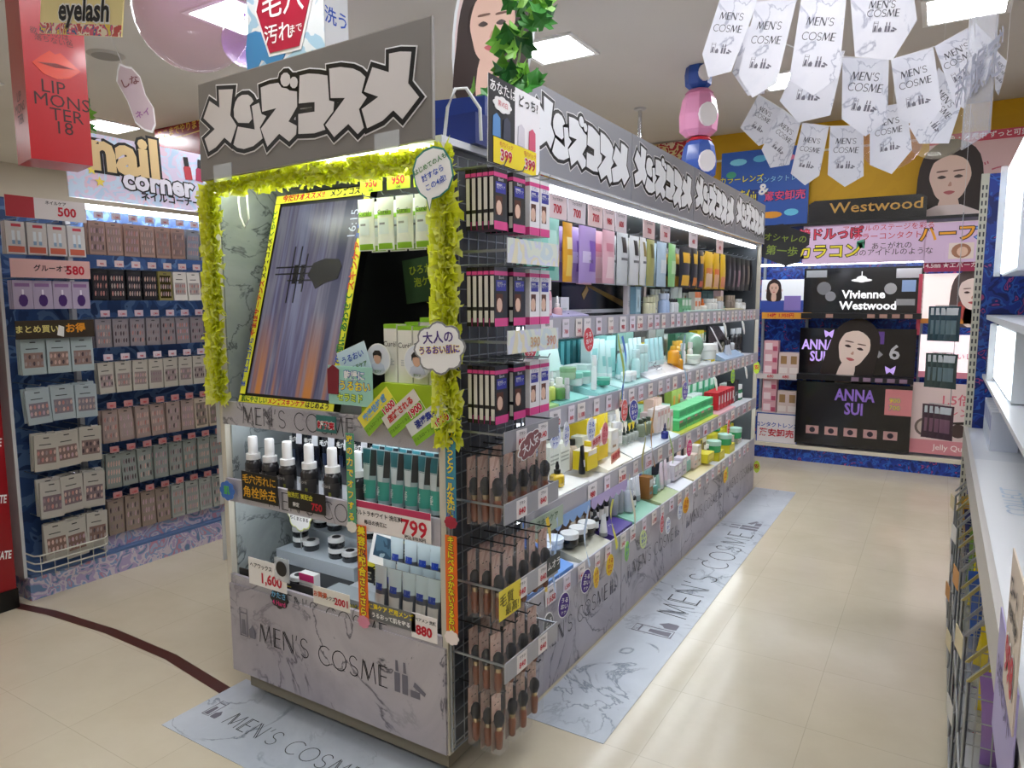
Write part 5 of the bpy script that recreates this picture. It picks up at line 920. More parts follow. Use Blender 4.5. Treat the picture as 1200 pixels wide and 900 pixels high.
# white wire label loops and a clear front lip
for i, (px, py) in enumerate(((846, 397), (868, 388), (835, 452), (871, 448))):
    p = at(px, py, 'X', -.01); zt = 1.36 if py < 420 else 1.02
    tag(obj('label_loop', G().tube([(0,0,0),(.004,.02,-.05),(.002,.06,-.09),(-.002,.075,-.07),(0,.04,-.02),(0,0,0)], .005, WHITE), None, (.0, p.y, zt)), 'white looped tag tie under the %s rail, %s of two' % ('top' if zt > 1.2 else 'second', ORD(i % 2)), 'tag tie')
# ================================================================ nail fixture on the left (faces +X)
NX = -2.66
FLORAL = blotch('floral_print', [(0, '#6f8fb8'), (.38, '#b7a9cf'), (.46, '#d8cfdc'), (.53, '#8fa9d2'), (.6, '#c98fa8'), (.66, '#a9b8d8')], 11, .4, 1.2)
NBACK = blotch('nail_back_print', [(0, '#2f4a78'), (.45, '#3a5a8e'), (.55, '#5f7fae'), (.62, '#2c4570')], 7, .5)
nf = empty('nail_fixture', (-2.9, .98, 0)); tag(nf, 'long peg wall of nail tips with blue back board and floral kick panel', 'shelving')
NO = Vector((2.9, -.98, 0))
def np_(name, g): return obj(name, g, nf, NO)
np_('back_board', G().box(-2.9, -2.86, -.44, 2.4, .12, 2.04, NBACK))
np_('kick_panel', G().box(-3.2, -2.64, -.43, 2.4, 0, .115, FLORAL))
np_('deck', G().box(-2.87, -2.645, -.42, 2.4, .116, .13, mat('#5a76a4', .5)))
np_('floral_strip', G().prism([(-.0,.0),(2.42,.0),(2.42,.075),(0,.075)], 0, .006, FLORAL)).location = NO+Vector((-2.69, -.03, .131)); COL.objects[-1] if False else None
bpy.data.objects['floral_strip'].rotation_euler = (0, 0, PI/2)
np_('divider_post', G().box(-2.86, -2.83, -.035, -.01, .12, 2.04, LGREY))
np_('end_post', G().box(-2.86, -2.66, -.445, -.43, .12, 2.04, mat('#d5d8da', .5)))
np_('strip_light', G().box(-2.8, -2.77, .0, 2.35, 2.015, 2.04, mat('#f6fbff', .5, 0, LED_W*1.6)))
o = card('nail_header', 'pastel header board lettered nail corner above the peg wall', 'sign', (-2.79, .62, 2.25), 1.3, .36, blotch('pastel_print', [(0, '#bcd3ea'), (.4, '#d9cfe6'), (.5, '#c9dcf0'), (.58, '#e3c9dc'), (.66, '#b9d0ee')], 9, .4), rotz=PI/2, lean=-.06, thick=.006)
def fat(parent, s, x, z, size, m, bold=.05, ol=BLACK, ow=.05):
    return text(parent, s, (x, -.0022, z), size, m, bold, outline=ol, ow=ow)
fat(o, 'nail', -.32, .085, .3, mat('#dcc08a', .5), .045); fat(o, 'corner', -.13, -.045, .16, mat('#e6e4ee', .5), .04); text(o, 'ネイルコーナー', (-.06, -.002, -.13), .055, INK, .03); text(o, '手元を', (.28, -.002, -.12), .075, MAGENTA, .03)
obj('cloud', G().prism([(x*.36+.34, z*.24+.02) for x, z in CLOUD], -.0012, -.0003, mat('#d7e2f4', .5)), o); text(o, 'ネイル', (.33, -.0024, .05), .085, BLU, .03); text(o, 'グッズ', (.35, -.0024, -.03), .075, BLU, .03)
for k, x in enumerate((.07, .14)):
    b_ = obj('polish_picture', G().prism([(-.024,0),(.024,0),(.024,.07),(.014,.085),(.014,.13),(-.014,.13),(-.014,.085),(-.024,.07)], -.003, -.0008, mat(('#b8303c', '#a82a52')[k], .4)), o, (x, 0, .01), (0, (-.1, .12)[k], 0)); obj('cap_picture', G().prism([(-.015,.08),(.015,.08),(.015,.135),(-.015,.135)], -.0042, -.0031, BLACK), b_)
for x, z in ((-.52, -.02), (-.48, -.08), (.22, -.14)): obj('star', G().prism([(x+(.03 if k % 2 == 0 else .013)*math.cos(PI/2+k*PI/5), z+(.03 if k % 2 == 0 else .013)*math.sin(PI/2+k*PI/5)) for k in range(10)], -.002, -.0006, mat('#ecd95a', .5)), o)
# nail packs
NAILC = [mat(c, .25, coat=.5) for c in ('#c98f8a', '#b8a7a2', '#9f8f92', '#5c5056', '#d8b7ac', '#a08890', '#caa9b4')]
def nail_pack(key, w, h, frame, win, nails, header=None):
    def mk():
        g = G().box(-w/2, w/2, 0, .012, 0, h, frame)
        a = .78 if header else .86
        g.front(-w*.4, w*.4, h*(.2 if header else .08), h*(.62 if header else .86), -.0004, win)
        z0, z1 = (h*.22, h*.6) if header else (h*.1, h*.84); rows = 2 if header else 3; n = 5
        for r in range(rows):
            for k in range(n):
                x = -w*.34+w*.68*k/(n-1); zc = z0+(z1-z0)*(r+.5)/rows; rx = w*.055; rz = (z1-z0)/rows*.36
                g.add([(x+rx*math.cos(t), -.001-.003*(math.sin(t) > .5), zc+rz*math.sin(t)) for t in [2*PI*i/6 for i in range(6)]], [list(range(6))], nails[(k+r) % len(nails)])
        g.front(-w*.12, w*.12, h*.9, h*.93, -.0005, DGREY)
        if header: g.front(-w*.3, w*.2, h*.72, h*.745, -.0005, header)
        return g.mesh('nail_pack')
    return cached(('np', key), mk)
def nails_of(i): 
    r = random.Random(i); return [NAILC[r.randrange(7)] for _ in range(3)]
rows = [('rose gold', '#a98a7e', '#9a827e', 264, 301), ('black', '#1b1b1f', '#3a383e', 317, 352), ('smoky clear', '#8a838a', '#989196', 373, 405), ('cream windowed', '#bdb8ae', '#9c8f8e', 422, 457), ('blush clear', '#a39089', '#aa9a97', 476, 513), ('mint clear', '#8c9490', '#969e9c', 526, 565), ('beige clear', '#8f7e74', '#978980', 578, 618)]
for r, (nm, fc, wc, ya, yb) in enumerate(rows):
    z1, z0 = at(165, ya, 'X', NX).z, at(165, yb, 'X', NX).z; h = z1-z0
    for i in range(11):
        y = .035+.094*i; fcol, wcol, nm2 = fc, wc, nm
        if r == 1 and i == 4: fcol, wcol, nm2 = '#8c8248', '#3a361c', 'leopard print'
        if r == 1 and i in (5, 6): fcol, wcol, nm2 = '#e2ded8', '#b0a8a6', 'white windowed'
        if r == 1 and i > 6: fcol, wcol, nm2 = '#8f8a92', '#9a949c', 'grey clear'
        if r == 0 and i > 5: fcol, wcol, nm2 = '#8b919c', '#99a0b0', 'holographic grey'
        if r == 4 and i > 5: fcol, wcol, nm2 = '#c9bba8', '#8a8076', 'tortoise print'
        if r == 6 and i > 3: fcol, wcol, nm2 = '#a3aaa8', '#9aa09e', 'grey green'
        for k in range(2):
            q = obj('nail_pack', nail_pack((r, i), .084, h, mat(fcol, .35, coat=.3), mat(wcol, .2, coat=.4), nails_of(r*31+i), DGREY if nm2 in ('cream windowed', 'white windowed') else None), None, (NX-.03*k, y, z0), (random.uniform(-.03, .03), random.uniform(-.03, .03), PI/2+random.uniform(-.05, .05)))
            tag(q, '%s nail tip pack, %s of the %s long row%s' % (nm2, ORD(i), ORD(r), '' if k == 0 else ', behind the front pack'), 'nail pack', 'nail tip packs on the peg wall')
        obj('hook', G().tube([(-2.86, y, z1+.004), (NX+.02, y, z1+.004), (NX+.026, y, z1+.012)], .0022, WIRE, 5), nf, NO)
        q = card('price_tag', 'small pink price tag over the %s pack of the %s long row' % (ORD(i), ORD(r)), 'price tag', (NX+.028, y, z1+.03), .05, .034, mat(('#d5c9d4', '#dcc8c8', '#c9b9c4')[r % 3] if r < 4 else '#c08a8a', .4), [('1,280' if i % 2 else '980', .014, RED, 0, -.004, .02)], rotz=PI/2, thick=.001, group='price tags on the nail peg wall')
nrows = [('white cuticle stick', '#cfccca', '#86a6c4', 262, 299, 4), ('lavender polish', '#b5a9c2', '#4c2f70', 329, 362, 4), ('pale aqua', '#a9b8bb', '#977f78', 397, 438, 3), ('ice blue', '#a6b3b8', '#888089', 453, 493, 3), ('ivory', '#bab6ac', '#8c7774', 508, 550, 3), ('off-white', '#b8b5ae', '#82737a', 561, 604, 3), ('warm white', '#bab7af', '#866b64', 613, 657, 3)]
NX2 = -2.6
for r, (nm, fc, wc, ya, yb, n) in enumerate(nrows):
    px = 50+r*3; z1, z0 = at(px, ya, 'X', NX2).z, at(px, yb, 'X', NX2).z; h = z1-z0; ya_, yb_ = -.43+.012*r, -.055+.0*r
    for i in range(n):
        w = .085 if n == 4 else .108; y = ya_+(yb_-ya_)*(i+.5)/n
        for k in range(3):
            if r < 2:
                def mk(r=r, w=w, h=h, fc=fc, wc=wc):
                    g = G().box(-w/2, w/2, 0, .014, 0, h, mat(fc, .35, coat=.3))
                    if r == 0:
                        for x in (-.2, .08): g.front(w*x, w*(x+.16), h*.3, h*.72, -.0004, mat('#dfe8ee', .4)); g.front(w*x, w*(x+.16), h*.3, h*.42, -.0006, mat(wc, .4))
                        g.front(-w*.42, w*.42, h*.05, h*.24, -.0005, mat('#c8624a', .5)); g.front(-w*.2, w*.3, h*.84, h*.93, -.0005, mat('#c23a4a', .5))
                    else:
                        g.add([(w*.24*math.cos(t), -.0006, h*.3+h*.22*math.sin(t)) for t in [2*PI*q/10 for q in range(10)]], [list(range(10))], mat(wc, .3)); g.front(-w*.05, w*.05, h*.5, h*.68, -.0006, mat('#e8e2ee', .4)); g.front(-w*.4, w*.35, h*.78, h*.9, -.0005, mat('#8f6a9c', .5))
                    return g.mesh('nail_pack')
                me = cached(('nn', r), mk)
            else: me = nail_pack(('n', r, i), w, h, mat(fc, .45), mat(wc, .25, coat=.4), nails_of(r*17+i+5), DGREY)
            q = obj('nail_pack', me, None, (NX2-.026*k, y+.004*k, z0+(random.uniform(-.01, .01) if r > 2 else 0)), (random.uniform(-.03, .03), random.uniform(-.06, .06) if r > 2 else 0, PI/2+random.uniform(-.12, .02)))
            tag(q, '%s nail card in the near section, row %s, %s across, %s layer' % (nm, ('one', 'two', 'three', 'four', 'five', 'six', 'seven')[r], ORD(i), ('front', 'middle', 'rear')[k]), 'nail pack', 'nail cards on the near section')
        obj('hook', G().tube([(-2.86, y, z1+.012), (NX2+.02, y, z1+.012), (NX2+.026, y, z1+.02)], .0024, WIRE, 5), nf, NO)
for (py, h, c, lab, L) in ((245, .1, '#e2dcdc', 'white and red header card reading 500 over the near nail section', [('500', .06, RED, .09, -.01, .03), ('ネイルケア', .02, INK, .04, .03)]), (315, .09, '#dfb2ae', 'pink header card reading 580 over the lavender polish', [('580', .06, RED, .11, -.006, .03), ('グルーオフ', .034, INK, -.0, 0)]), (386, .09, '#3a2f22', 'black and orange header card over the pale aqua nail cards', [('まとめ買い', .04, mat('#e8dc8a', .5), -.09, .0), ('お得', .05, mat('#e89a2c', .5), .09, .0, .03)])):
    z = at(52, py, 'X', NX2+.02).z; o = card('header_card', lab, 'card', (NX2+.028, -.245, z), .37, h, mat(c, .5), L, rotz=PI/2, thick=.003)
    if py == 245: obj('red_block', G().box(-.185, -.06, -.001, -.0002, -.05, .05, mat('#b8323c', .5)), o)
    if py == 386: obj('shine_tag', G().prism([(-.0,-.03),(.03,-.04),(.035,.01),(.01,.02)], -.004, -.001, WHITE), o)
# wire basket at the foot of the near section
g = G()
for z in (.16, .2, .24): g.tube([(-2.82, -.42, z), (-2.6, -.42, z), (-2.58, -.4, z), (-2.58, -.08, z), (-2.6, -.06, z), (-2.82, -.06, z)], .004, mat('#cfcfc4', .4))
for k in range(6): g.tube([(-2.58, -.4+.064*k, .13), (-2.58, -.4+.064*k, .24)], .0025, mat('#cfcfc4', .4), 4)
o = obj('wire_basket', g); tag(o, 'cream wire tray at the foot of the near nail section', 'basket')
# red column with white lettering
o = obj('red_column', G().box(-.2, .2, -.2, .155, .1, 1.98, mat('#96101c', .35, coat=.3)).box(-.2, .205, -.2, .16, 0, .1, BLACK), None, (-2.82, -.655, 0)); tag(o, 'tall glossy red display column lettered down its side', 'display column')
for k in range(6): text(o, 'KATE', (.2008, .112, .28+.28*k), .055, WHITE, .03, '+X', sx=.5, tilt=-.15)
# small clear bags and hangers hooked to the gap beside the end display
p = at(6, 420, 'X', -2.6)
# ================================================================ things hanging from the ceiling and standing on the displays
# bunting of marble pennants: each outline measured on its own plane
FL = [((846,-6),(890,-6),(857,84),(831,92),(824,65),.55,0,'leftmost pennant of the front string, beside the lantern stack'), ((886,0),(934,1),(910,98),(881,114),(864,87),.5,0,'second pennant of the front string'), ((940,-6),(992,-6),(983,90),(953,112),(925,94),.45,0,'third pennant of the front string, next to the tall gap'), ((996,-8),(1070,-14),(1075,22),(1046,70),(1002,67),.3,0,'pennant cut off by the top edge of the picture'),
 ((987,66),(1042,70),(1040,142),(1014,160),(986,139),.9,0,'upright bright pennant in the middle of the rear string'), ((1044,70),(1094,55),(1104,126),(1084,152),(1053,139),.85,0,'bright pennant right of the upright one'), ((1095,55),(1141,29),(1147,75),(1130,127),(1119,121),.8,0,'bright pennant nearest the clear sheet'),
 ((875,30),(905,45),(896,110),(876,112),(857,84),.7,1,'shaded pennant half hidden behind the second front one'), ((940,60),(990,60),(973,135),(936,144),(914,119),1.0,1,'shaded pennant under the third front one'), ((1100,80),(1130,112),(1112,168),(1077,169),(1065,149),1.4,1,'shaded pennant below the bright right pair'), ((1019,128),(1062,120),(1069,176),(1045,204),(1019,193),1.6,1,'shaded pennant before the round clear balloon'),
 ((889,111),(915,127),(902,166),(889,171),(868,150),1.9,1,'small shaded pennant left end of the lowest string'), ((916,127),(938,144),(925,193),(903,197),(893,176),1.8,1,'second small shaded pennant of the lowest string'), ((940,144),(972,148),(960,206),(943,217),(926,203),1.7,1,'third small shaded pennant over the blue poster'), ((973,148),(1012,147),(1012,206),(990,219),(970,205),1.7,1,'fourth small shaded pennant over the yellow wall'),
 ((1143,28),(1166,50),(1158,92),(1149,96),(1143,80),1.3,1,'dark narrow pennant behind the clear sheet'), ((1166,58),(1180,72),(1175,96),(1170,112),(1166,105),1.5,0,'slim pennant right of the clear sheet')]
SHADEM = marble('marble_flag_back', '#aeb2c2', '#989cac', '#6c7080', 2.0)
tops = []
for i, (a, b_, c, d, e, Y, sh, lab) in enumerate(FL):
    P = [at(q[0], q[1], 'Y', Y) for q in (a, b_, c, d, e)]; o0 = (P[0]+P[1])/2; ux = (P[1]-P[0]).normalized(); uz = Vector((-ux.z, 0, ux.x))
    pts = [((q-o0).dot(ux), (q-o0).dot(uz)) for q in P]; ang = math.atan2(-ux.z, ux.x); W = (P[1]-P[0]).length; Hh = -min(z for x, z in pts)
    o = obj('pennant', G().prism(pts, 0, .0015, MARBLE_L), None, o0, (0, ang, (.12, -.1, .06)[i % 3])); tag(o, 'marble pennant lettered for men, '+lab, 'pennant', 'marble pennants of the bunting')
    dn = Vector(((pts[2][0]+pts[4][0])/2, (pts[2][1]+pts[4][1])/2)); h = min(W*.17, Hh*.1) if W > .06 else W*.12
    sk = math.atan2(dn.x, -dn.y)
    for s, f in (("MEN'S", .36), ('COSME', .54)):
        L, tw = thin_lines(s, h, 0, 0, track=.08); g = G().strokes(L, h*.09, mat('#3f3f48', .6)); obj('lettering', g, o, (dn.x*f, -.0008, dn.y*f*1.0), (PI/2, 0, 0))
    g = G(); icon_cream(g, -h*1.6, 0, h*1.5, ICON); obj('emblem', g, o, (dn.x*.8, -.0008, dn.y*.86), (PI/2, 0, 0)); g = G(); icon_bottles(g, 0, 0, h*1.4, ICON); obj('emblem', g, o, (dn.x*.8, -.0008, dn.y*.86), (PI/2, 0, 0))
    tops.append((P[0], P[1]))
CORD = mat('#e2e2e2', .6)
for nm, idx, lab in (('a', (0, 1, 2, 3), 'white cord carrying the front row of pennants'), ('b', (7, 8, 4, 5, 6), 'white cord carrying the middle row of pennants'), ('c', (11, 12, 13, 14, 10, 9), 'white cord carrying the lowest row of pennants'), ('d', (15, 16), 'short white cord behind the clear sheet')):
    path = []
    for k in idx: path += [tops[k][0]+Vector((0, .003, .001)), tops[k][1]+Vector((0, .003, .001))]
    g = G().tube(path, .0018, CORD, 4)
    for q in (path[0], path[-1]): g.tube([q, (q.x, q.y, H-.0005)], .0012, CORD, 4)
    tag(obj('bunting_cord', g), lab, 'cord')
# clear sheet hanging at the right
a, b_ = at(1159, 142, 'X', 1.29), at(1125, 188, 'X', 1.245); dv = Vector((b_.x-a.x, b_.y-a.y, 0))
o = obj('clear_sheet', G().add([(0,0,0), tuple(dv)+() , (dv.x,dv.y,.75), (0,0,.75+a.z*0), (.004,0,0), (dv.x+.004,dv.y,0), (dv.x+.004,dv.y,.75), (.004,0,.75)], [(0,1,2,3),(7,6,5,4),(0,4,5,1),(3,2,6,7),(0,3,7,4),(1,5,6,2)], mat('#d9dde8', .08, 0, 0, 0, .35)), None, (a.x, a.y, (a.z+b_.z)/2)); tag(o, 'clear plastic sheet with dark print hanging edge-on at the right', 'hanging sign')
rotd = math.atan2(dv.y, dv.x)
for k in range(3): q = text(o, ('限定', 'メンズ', '新作')[k], (dv.x*(.2+.3*k)-.003, dv.y*(.2+.3*k), .14), .1, mat('#8f93a4', .5), 0); q.rotation_euler = (PI/2, 0, rotd+PI)
for t in (.05, .95): obj('string', G().tube([(dv.x*t, dv.y*t, .75), (dv.x*t, dv.y*t, H-.001-(a.z+b_.z)/2)], .001, CLEAR2, 4), o)
# stacked paper lanterns (plain)
def lantern(px, py0, py1, Y, body, label):
    a, c = at(px, py0, 'Y', Y), at(px, py1, 'Y', Y); h = a.z-c.z; g = G()
    r = h*.42; g.lathe([(r*.62,0),(r*.95,h*.12),(r,h*.45),(r*.85,h*.8),(r*.55,h)], body, 8)
    for f in range(len(g.sm)): g.sm[f] = False
    o = obj('paper_lantern', g, None, (c.x, Y, c.z), .3); tag(o, label, 'lantern', 'stacked folded paper lanterns')
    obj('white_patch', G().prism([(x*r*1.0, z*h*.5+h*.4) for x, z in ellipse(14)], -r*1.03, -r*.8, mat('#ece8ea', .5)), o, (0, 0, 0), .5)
    obj('coloured_rim', G().lathe([(r*.66,h*.9),(r*.74,h*.93),(r*.56,h*1.0)], mat('#c8303c' if body is not LP_ else '#c27a9c', .5), 8), o); return o
LB_ = mat('#2350a8', .45, coat=.3); LP_ = mat('#dd8fb8', .45, coat=.3)
lantern(818, 66, 105, 3.2, LB_, 'small faceted blue paper lantern at the top of the hanging stack'); lantern(818, 106, 161, 3.2, LP_, 'faceted pink paper lantern in the middle of the hanging stack'); lantern(818, 162, 212, 3.2, LB_, 'faceted blue paper lantern at the bottom of the hanging stack')
p = at(818, 66, 'Y', 3.2); tag(obj('lantern_cord', G().tube([(p.x, 3.2, p.z), (p.x, 3.2, H-.001)], .002, GREY, 4)), 'thin cord holding the stack of paper lanterns', 'cord')
# red hanging carton
RC = mat('#b40f1c', .3, coat=.3); RD = mat('#3a0a0e', .5)
o = obj('hanging_carton', G().box(-.105, .105, -.1, .1, 0, .78, RC), None, (-1.83, -.56, 2.05), (0, 0, 1.36)); tag(o, 'large red lipstick carton hanging from the ceiling at upper left', 'hanging sign')
def lips(o, z, sx):
    obj('lips_picture', G().prism([(x*sx, z+q) for x, q in ((-.13,.0),(-.08,.03),(-.03,.055),(0,.045),(.03,.055),(.09,.025),(.14,.0),(.07,-.035),(0,-.045),(-.07,-.035))], -.1026, -.1005, mat('#d6402a', .25, coat=.6)), o)
    obj('mouth_line', G().prism([(x*sx, z+q) for x, q in ((-.1,.004),(0,.012),(.1,.004),(0,-.004))], -.104, -.1027, mat('#7a1a14', .4)), o)
lips(o, .355, .6)
for s, z, x in (('LIP', .275, -.015), ('MONS', .225, .012), ('TER', .175, .025), ('18', .127, .012)): text(o, s, (x, -.1012, z), .068, RD, 0)
text(o, '欲しいのは、\n落ちない色', (.0, -.1012, .46), .026, RD, 0); text(o, 'LIP\nMONS\nTER', (-.1062, 0, .2), .05, RD, 0, '-X')
for x in (-.08, .08): obj('cord', G().tube([(x, 0, .78), (x, 0, H-2.046)], .0015, CORD, 4), o)
# eyelash sign
PR = blotch('collage_print', [(0, '#c23a2c'), (.4, '#e8d9c0'), (.48, '#d8506a'), (.55, '#2f5a8c'), (.6, '#e8c83a'), (.68, '#b8283a')], 26, .4)
p = at(105, 20, 'Y', -.9); o = card('hanging_sign', 'yellow hanging sign lettered eyelash with a collage border', 'hanging sign', (p.x-.035, -.9, p.z+.09), .4, .26, mat('#ecdc9a', .4), [('eyelash', .085, INK, .02, -.065, .03, WHITE)], rotz=.05, tilt=.2, thick=.004)
obj('collage_border', G().box(-.2, .2, -.001, -.0002, -.13, -.1, PR), o); obj('cloud_picture', G().prism([(x*.12+.1, z*.07+.03) for x, z in CLOUD], -.002, -.0006, ORANGE), o)
for x in (-.15, .15): obj('cord', G().tube([(x, .002, .13), (x, .002, .5)], .0012, CORD, 4), o)
# clear balloons
def balloon(label, px, py, rpx, Y, c, al=.22, inner=None):
    p = at(px, py, 'Y', Y); r = rpx/FPX*(p-CAM).dot(_fw); g = G().lathe([(r*math.sin(PI*k/14)+.0005, -r*math.cos(PI*k/14)) for k in range(15)], mat(c, .03, 0, 0, 0, al, .0), 28)
    o = obj('clear_balloon', g, None, p); tag(o, label, 'balloon'); z = H-p.z
    obj('knot', G().lathe([(.012,0),(.004,.012),(.012,.03)], mat(c, .2), 8, (0, 0, r-.006)), o)
    obj('cord', G().tube([(0, 0, r+.02), (0, 0, z-.0005)], .001, CORD, 4), o) if z-r > .03 else None
    if inner: obj('inner_star', G().prism([(r*(.5 if k % 2 == 0 else .22)*math.cos(PI/2+k*PI/5), r*(.5 if k % 2 == 0 else .22)*math.sin(PI/2+k*PI/5)-r*.1) for k in range(10)], -.002, .002, mat(inner, .3, 0, 0, 0, .5)), o)
balloon('large clear pink balloon at the top left of the katakana sign', 226, 15, 65, -.1, '#dba6c4', .3); balloon('small clear purple balloon beside the white carton', 288, 50, 27, .75, '#a884cc', .4)
balloon('round clear balloon with a pink rim behind the pennants', 1045, 165, 33, 1.9, '#d98fa8', .16); balloon('round clear balloon farther right behind the pennants', 1100, 150, 35, 2.6, '#d9d0b8', .14)
# tall carton on the end display
o = obj('tall_carton', G().box(-.185, .185, -.06, .06, 0, .85, mat('#d3d6da', .4)).front(-.185, .185, 0, .85, -.0605, blotch('foam_print', [(0, '#b9c9d4'), (.45, '#d8dde0'), (.55, '#9fc0d4'), (.62, '#e2e2de')], 6)), None, (-.8, -.22, 1.9715), .04); tag(o, 'tall white and blue carton with a crimson hexagon standing behind the front header', 'carton')
obj('hexagon_rim', G().prism([(x*.142, z*.162+.565) for x, z in ((-1,0),(-.55,-1),(.55,-1),(1,0),(.55,1),(-.55,1))], -.064, -.061, mat('#e6e2e4', .4)), o)
obj('crimson_hexagon', G().prism([(x*.13, z*.15+.565) for x, z in ((-1,0),(-.55,-1),(.55,-1),(1,0),(.55,1),(-.55,1))], -.067, -.0645, mat('#a81c38', .4)), o); text(o, '毛穴', (0, -.0685, .57), .105, WHITE, .01); text(o, '汚れ', (-.025, -.0685, .47), .07, WHITE, .01); text(o, 'まで', (.06, -.0685, .472), .032, WHITE, .01)
obj('blue_wave', G().prism(smooth([(-.185,.32),(-.12,.4),(-.07,.36),(.0,.4),(-.04,.46),(-.185,.5)], 3), -.0625, -.061, mat('#3f7fb0', .4)), o); obj('side_panel', G().box(.1852, .186, -.055, .055, .02, .83, mat('#e0e2e4', .4)), o); text(o, '洗う', (.187, .0, .5), .06, BLU, .01, '+X')
# hanging portrait oval and ivy
def woman(parent, s, hairc='#2c1c18', skin='#d8b4a2', y=-.004, eyes=True, long=True):
    """a plain printed face: hair, face, neck, eyes, brows, nose shade and mouth in flat print"""
    S = lambda L: smooth([(x*s, z*s) for x, z in L], 3); HR = mat(hairc, .5); SK = mat(skin, .6)
    obj('hair_print', G().prism(S([(-.34,-.62),(-.4,-.1),(-.34,.34),(-.12,.55),(.12,.55),(.34,.34),(.4,-.1),(.36,-.62)] if long else [(-.36,-.1),(-.34,.3),(-.1,.5),(.14,.5),(.34,.28),(.36,-.1)]), y+.001, y+.0022, HR), parent)
    obj('neck_print', G().prism(S([(-.12,-.62),(.12,-.62),(.1,-.2),(-.1,-.2)]), y, y+.0009, SK), parent)
    obj('face_print', G().prism(S([(.25*math.cos(t)*(1 if math.sin(t) > -.3 else .9 if math.sin(t) > -.75 else .78), .36*math.sin(t)+.06) for t in [2*PI*k/16 for k in range(16)]]), y-.001, y+.0, SK), parent)
    obj('fringe_print', G().prism(S([(-.27,.0),(-.25,.22),(-.02,.36),(.2,.26),(.27,.02),(.3,.3),(.1,.47),(-.15,.46),(-.3,.28)]), y-.002, y-.0012, HR), parent)
    for x in (-.1, .1):
        obj('eye_print', G().prism(S([(x-.055,.06),(x,.088),(x+.055,.06),(x,.04)]), y-.002, y-.0012, mat('#3a2620', .4)), parent); obj('brow_print', G().prism(S([(x-.06,.13),(x+.06,.14),(x+.06,.155),(x-.05,.15)]), y-.002, y-.0012, mat('#6a4a3c', .5)), parent)
    obj('nose_print', G().prism(S([(-.02,-.06),(.025,-.06),(.01,.0)]), y-.002, y-.0012, mat('#c59482', .6)), parent); obj('mouth_print', G().prism(S([(-.07,-.145),(0,-.125),(.07,-.145),(0,-.18)]), y-.002, y-.0012, mat('#b85a5c', .4)), parent)
p = at(577, 55, 'Y', .35); o = card('portrait_cutout', 'hanging oval portrait print of a long-haired woman behind the ivy', 'hanging sign', (p.x, .35, p.z+.06), .36, .72, mat('#d8c4c4', .3), [], pts=ellipse(28), tilt=.1, thick=.006, border=mat('#dfe3e6', .2))
woman(o, .42); obj('cord', G().tube([(0, .003, .36), (-.0, .003, .8)], .001, CORD, 4), o)
def leaf_mesh(c, key):
    def mk():
        g = G(); L = [(0,0),(.3,-.16),(.5,-.02),(.34,.16),(.62,.34),(.3,.5),(.0,1),(-.3,.5),(-.62,.34),(-.34,.16),(-.5,-.02),(-.3,-.16)]
        vs = [(x*.08, z*.08, -.012*abs(x)*2-.02*z*z) for x, z in L]+[(0, .03, .006)]; n = len(L)
        g.add(vs, [(i, (i+1) % n, n) for i in range(n)], c, False); return g.mesh('leaf')
    return cached(('leaf', key), mk)
IV1, IV2 = paperlike = (mat('#3f8a38', .45), mat('#86c64a', .45)); IV3 = mat('#2c6a34', .45)
sp = [at(x, y, 'Y', -.05) for x, y in ((640,-40),(628,0),(612,35),(608,70),(600,95),(590,108))]
o = obj('ivy_vine', G().tube([(q.x, q.y, q.z) for q in sp], .004, mat('#8fae6a', .6))); tag(o, 'artificial ivy vine hanging over the gondola corner', 'ivy'); r = random.Random(3)
for (x, y, n) in ((612,4,5),(628,22,5),(620,40,3),(640,10,3),(596,55,2),(605,70,3),(600,97,6),(618,95,4),(588,92,2),(558,112,2),(622,112,2)):
    for k in range(n):
        q = at(x+r.uniform(-12, 12), y+r.uniform(-9, 9), 'Y', -.05+r.uniform(-.06, .06)); s = r.uniform(.6, 1.05)
        obj('leaf', leaf_mesh((IV1, IV2, IV3, IV1)[k % 4], k % 4), o, q, (PI/2+r.uniform(-.9, .9), r.uniform(-.6, .6), PI+r.uniform(-1.3, 1.3)), (s, s, s))
tag(obj('vine_cord', G().tube([sp[0], (sp[0].x+.02, sp[0].y, H-.001)], .0015, CORD, 4)), 'cord holding the ivy vine to the ceiling', 'cord')
sp = [at(x, y, 'Y', .9) for x, y in ((104,125),(102,138),(106,152),(112,165))]
o = obj('ivy_vine', G().tube(sp, .004, mat('#8fae6a', .6))); tag(o, 'sprig of ivy beside the red hanging carton', 'ivy'); obj('cord', G().tube([sp[0], (sp[0].x, sp[0].y, H-.001)], .0012, CORD, 4), o)
for k, q in enumerate(sp): obj('leaf', leaf_mesh((IV1, IV2)[k % 2], k % 2), o, q, (PI/2+.3*k, 0, PI+k), (1.4, 1.4, 1.4))
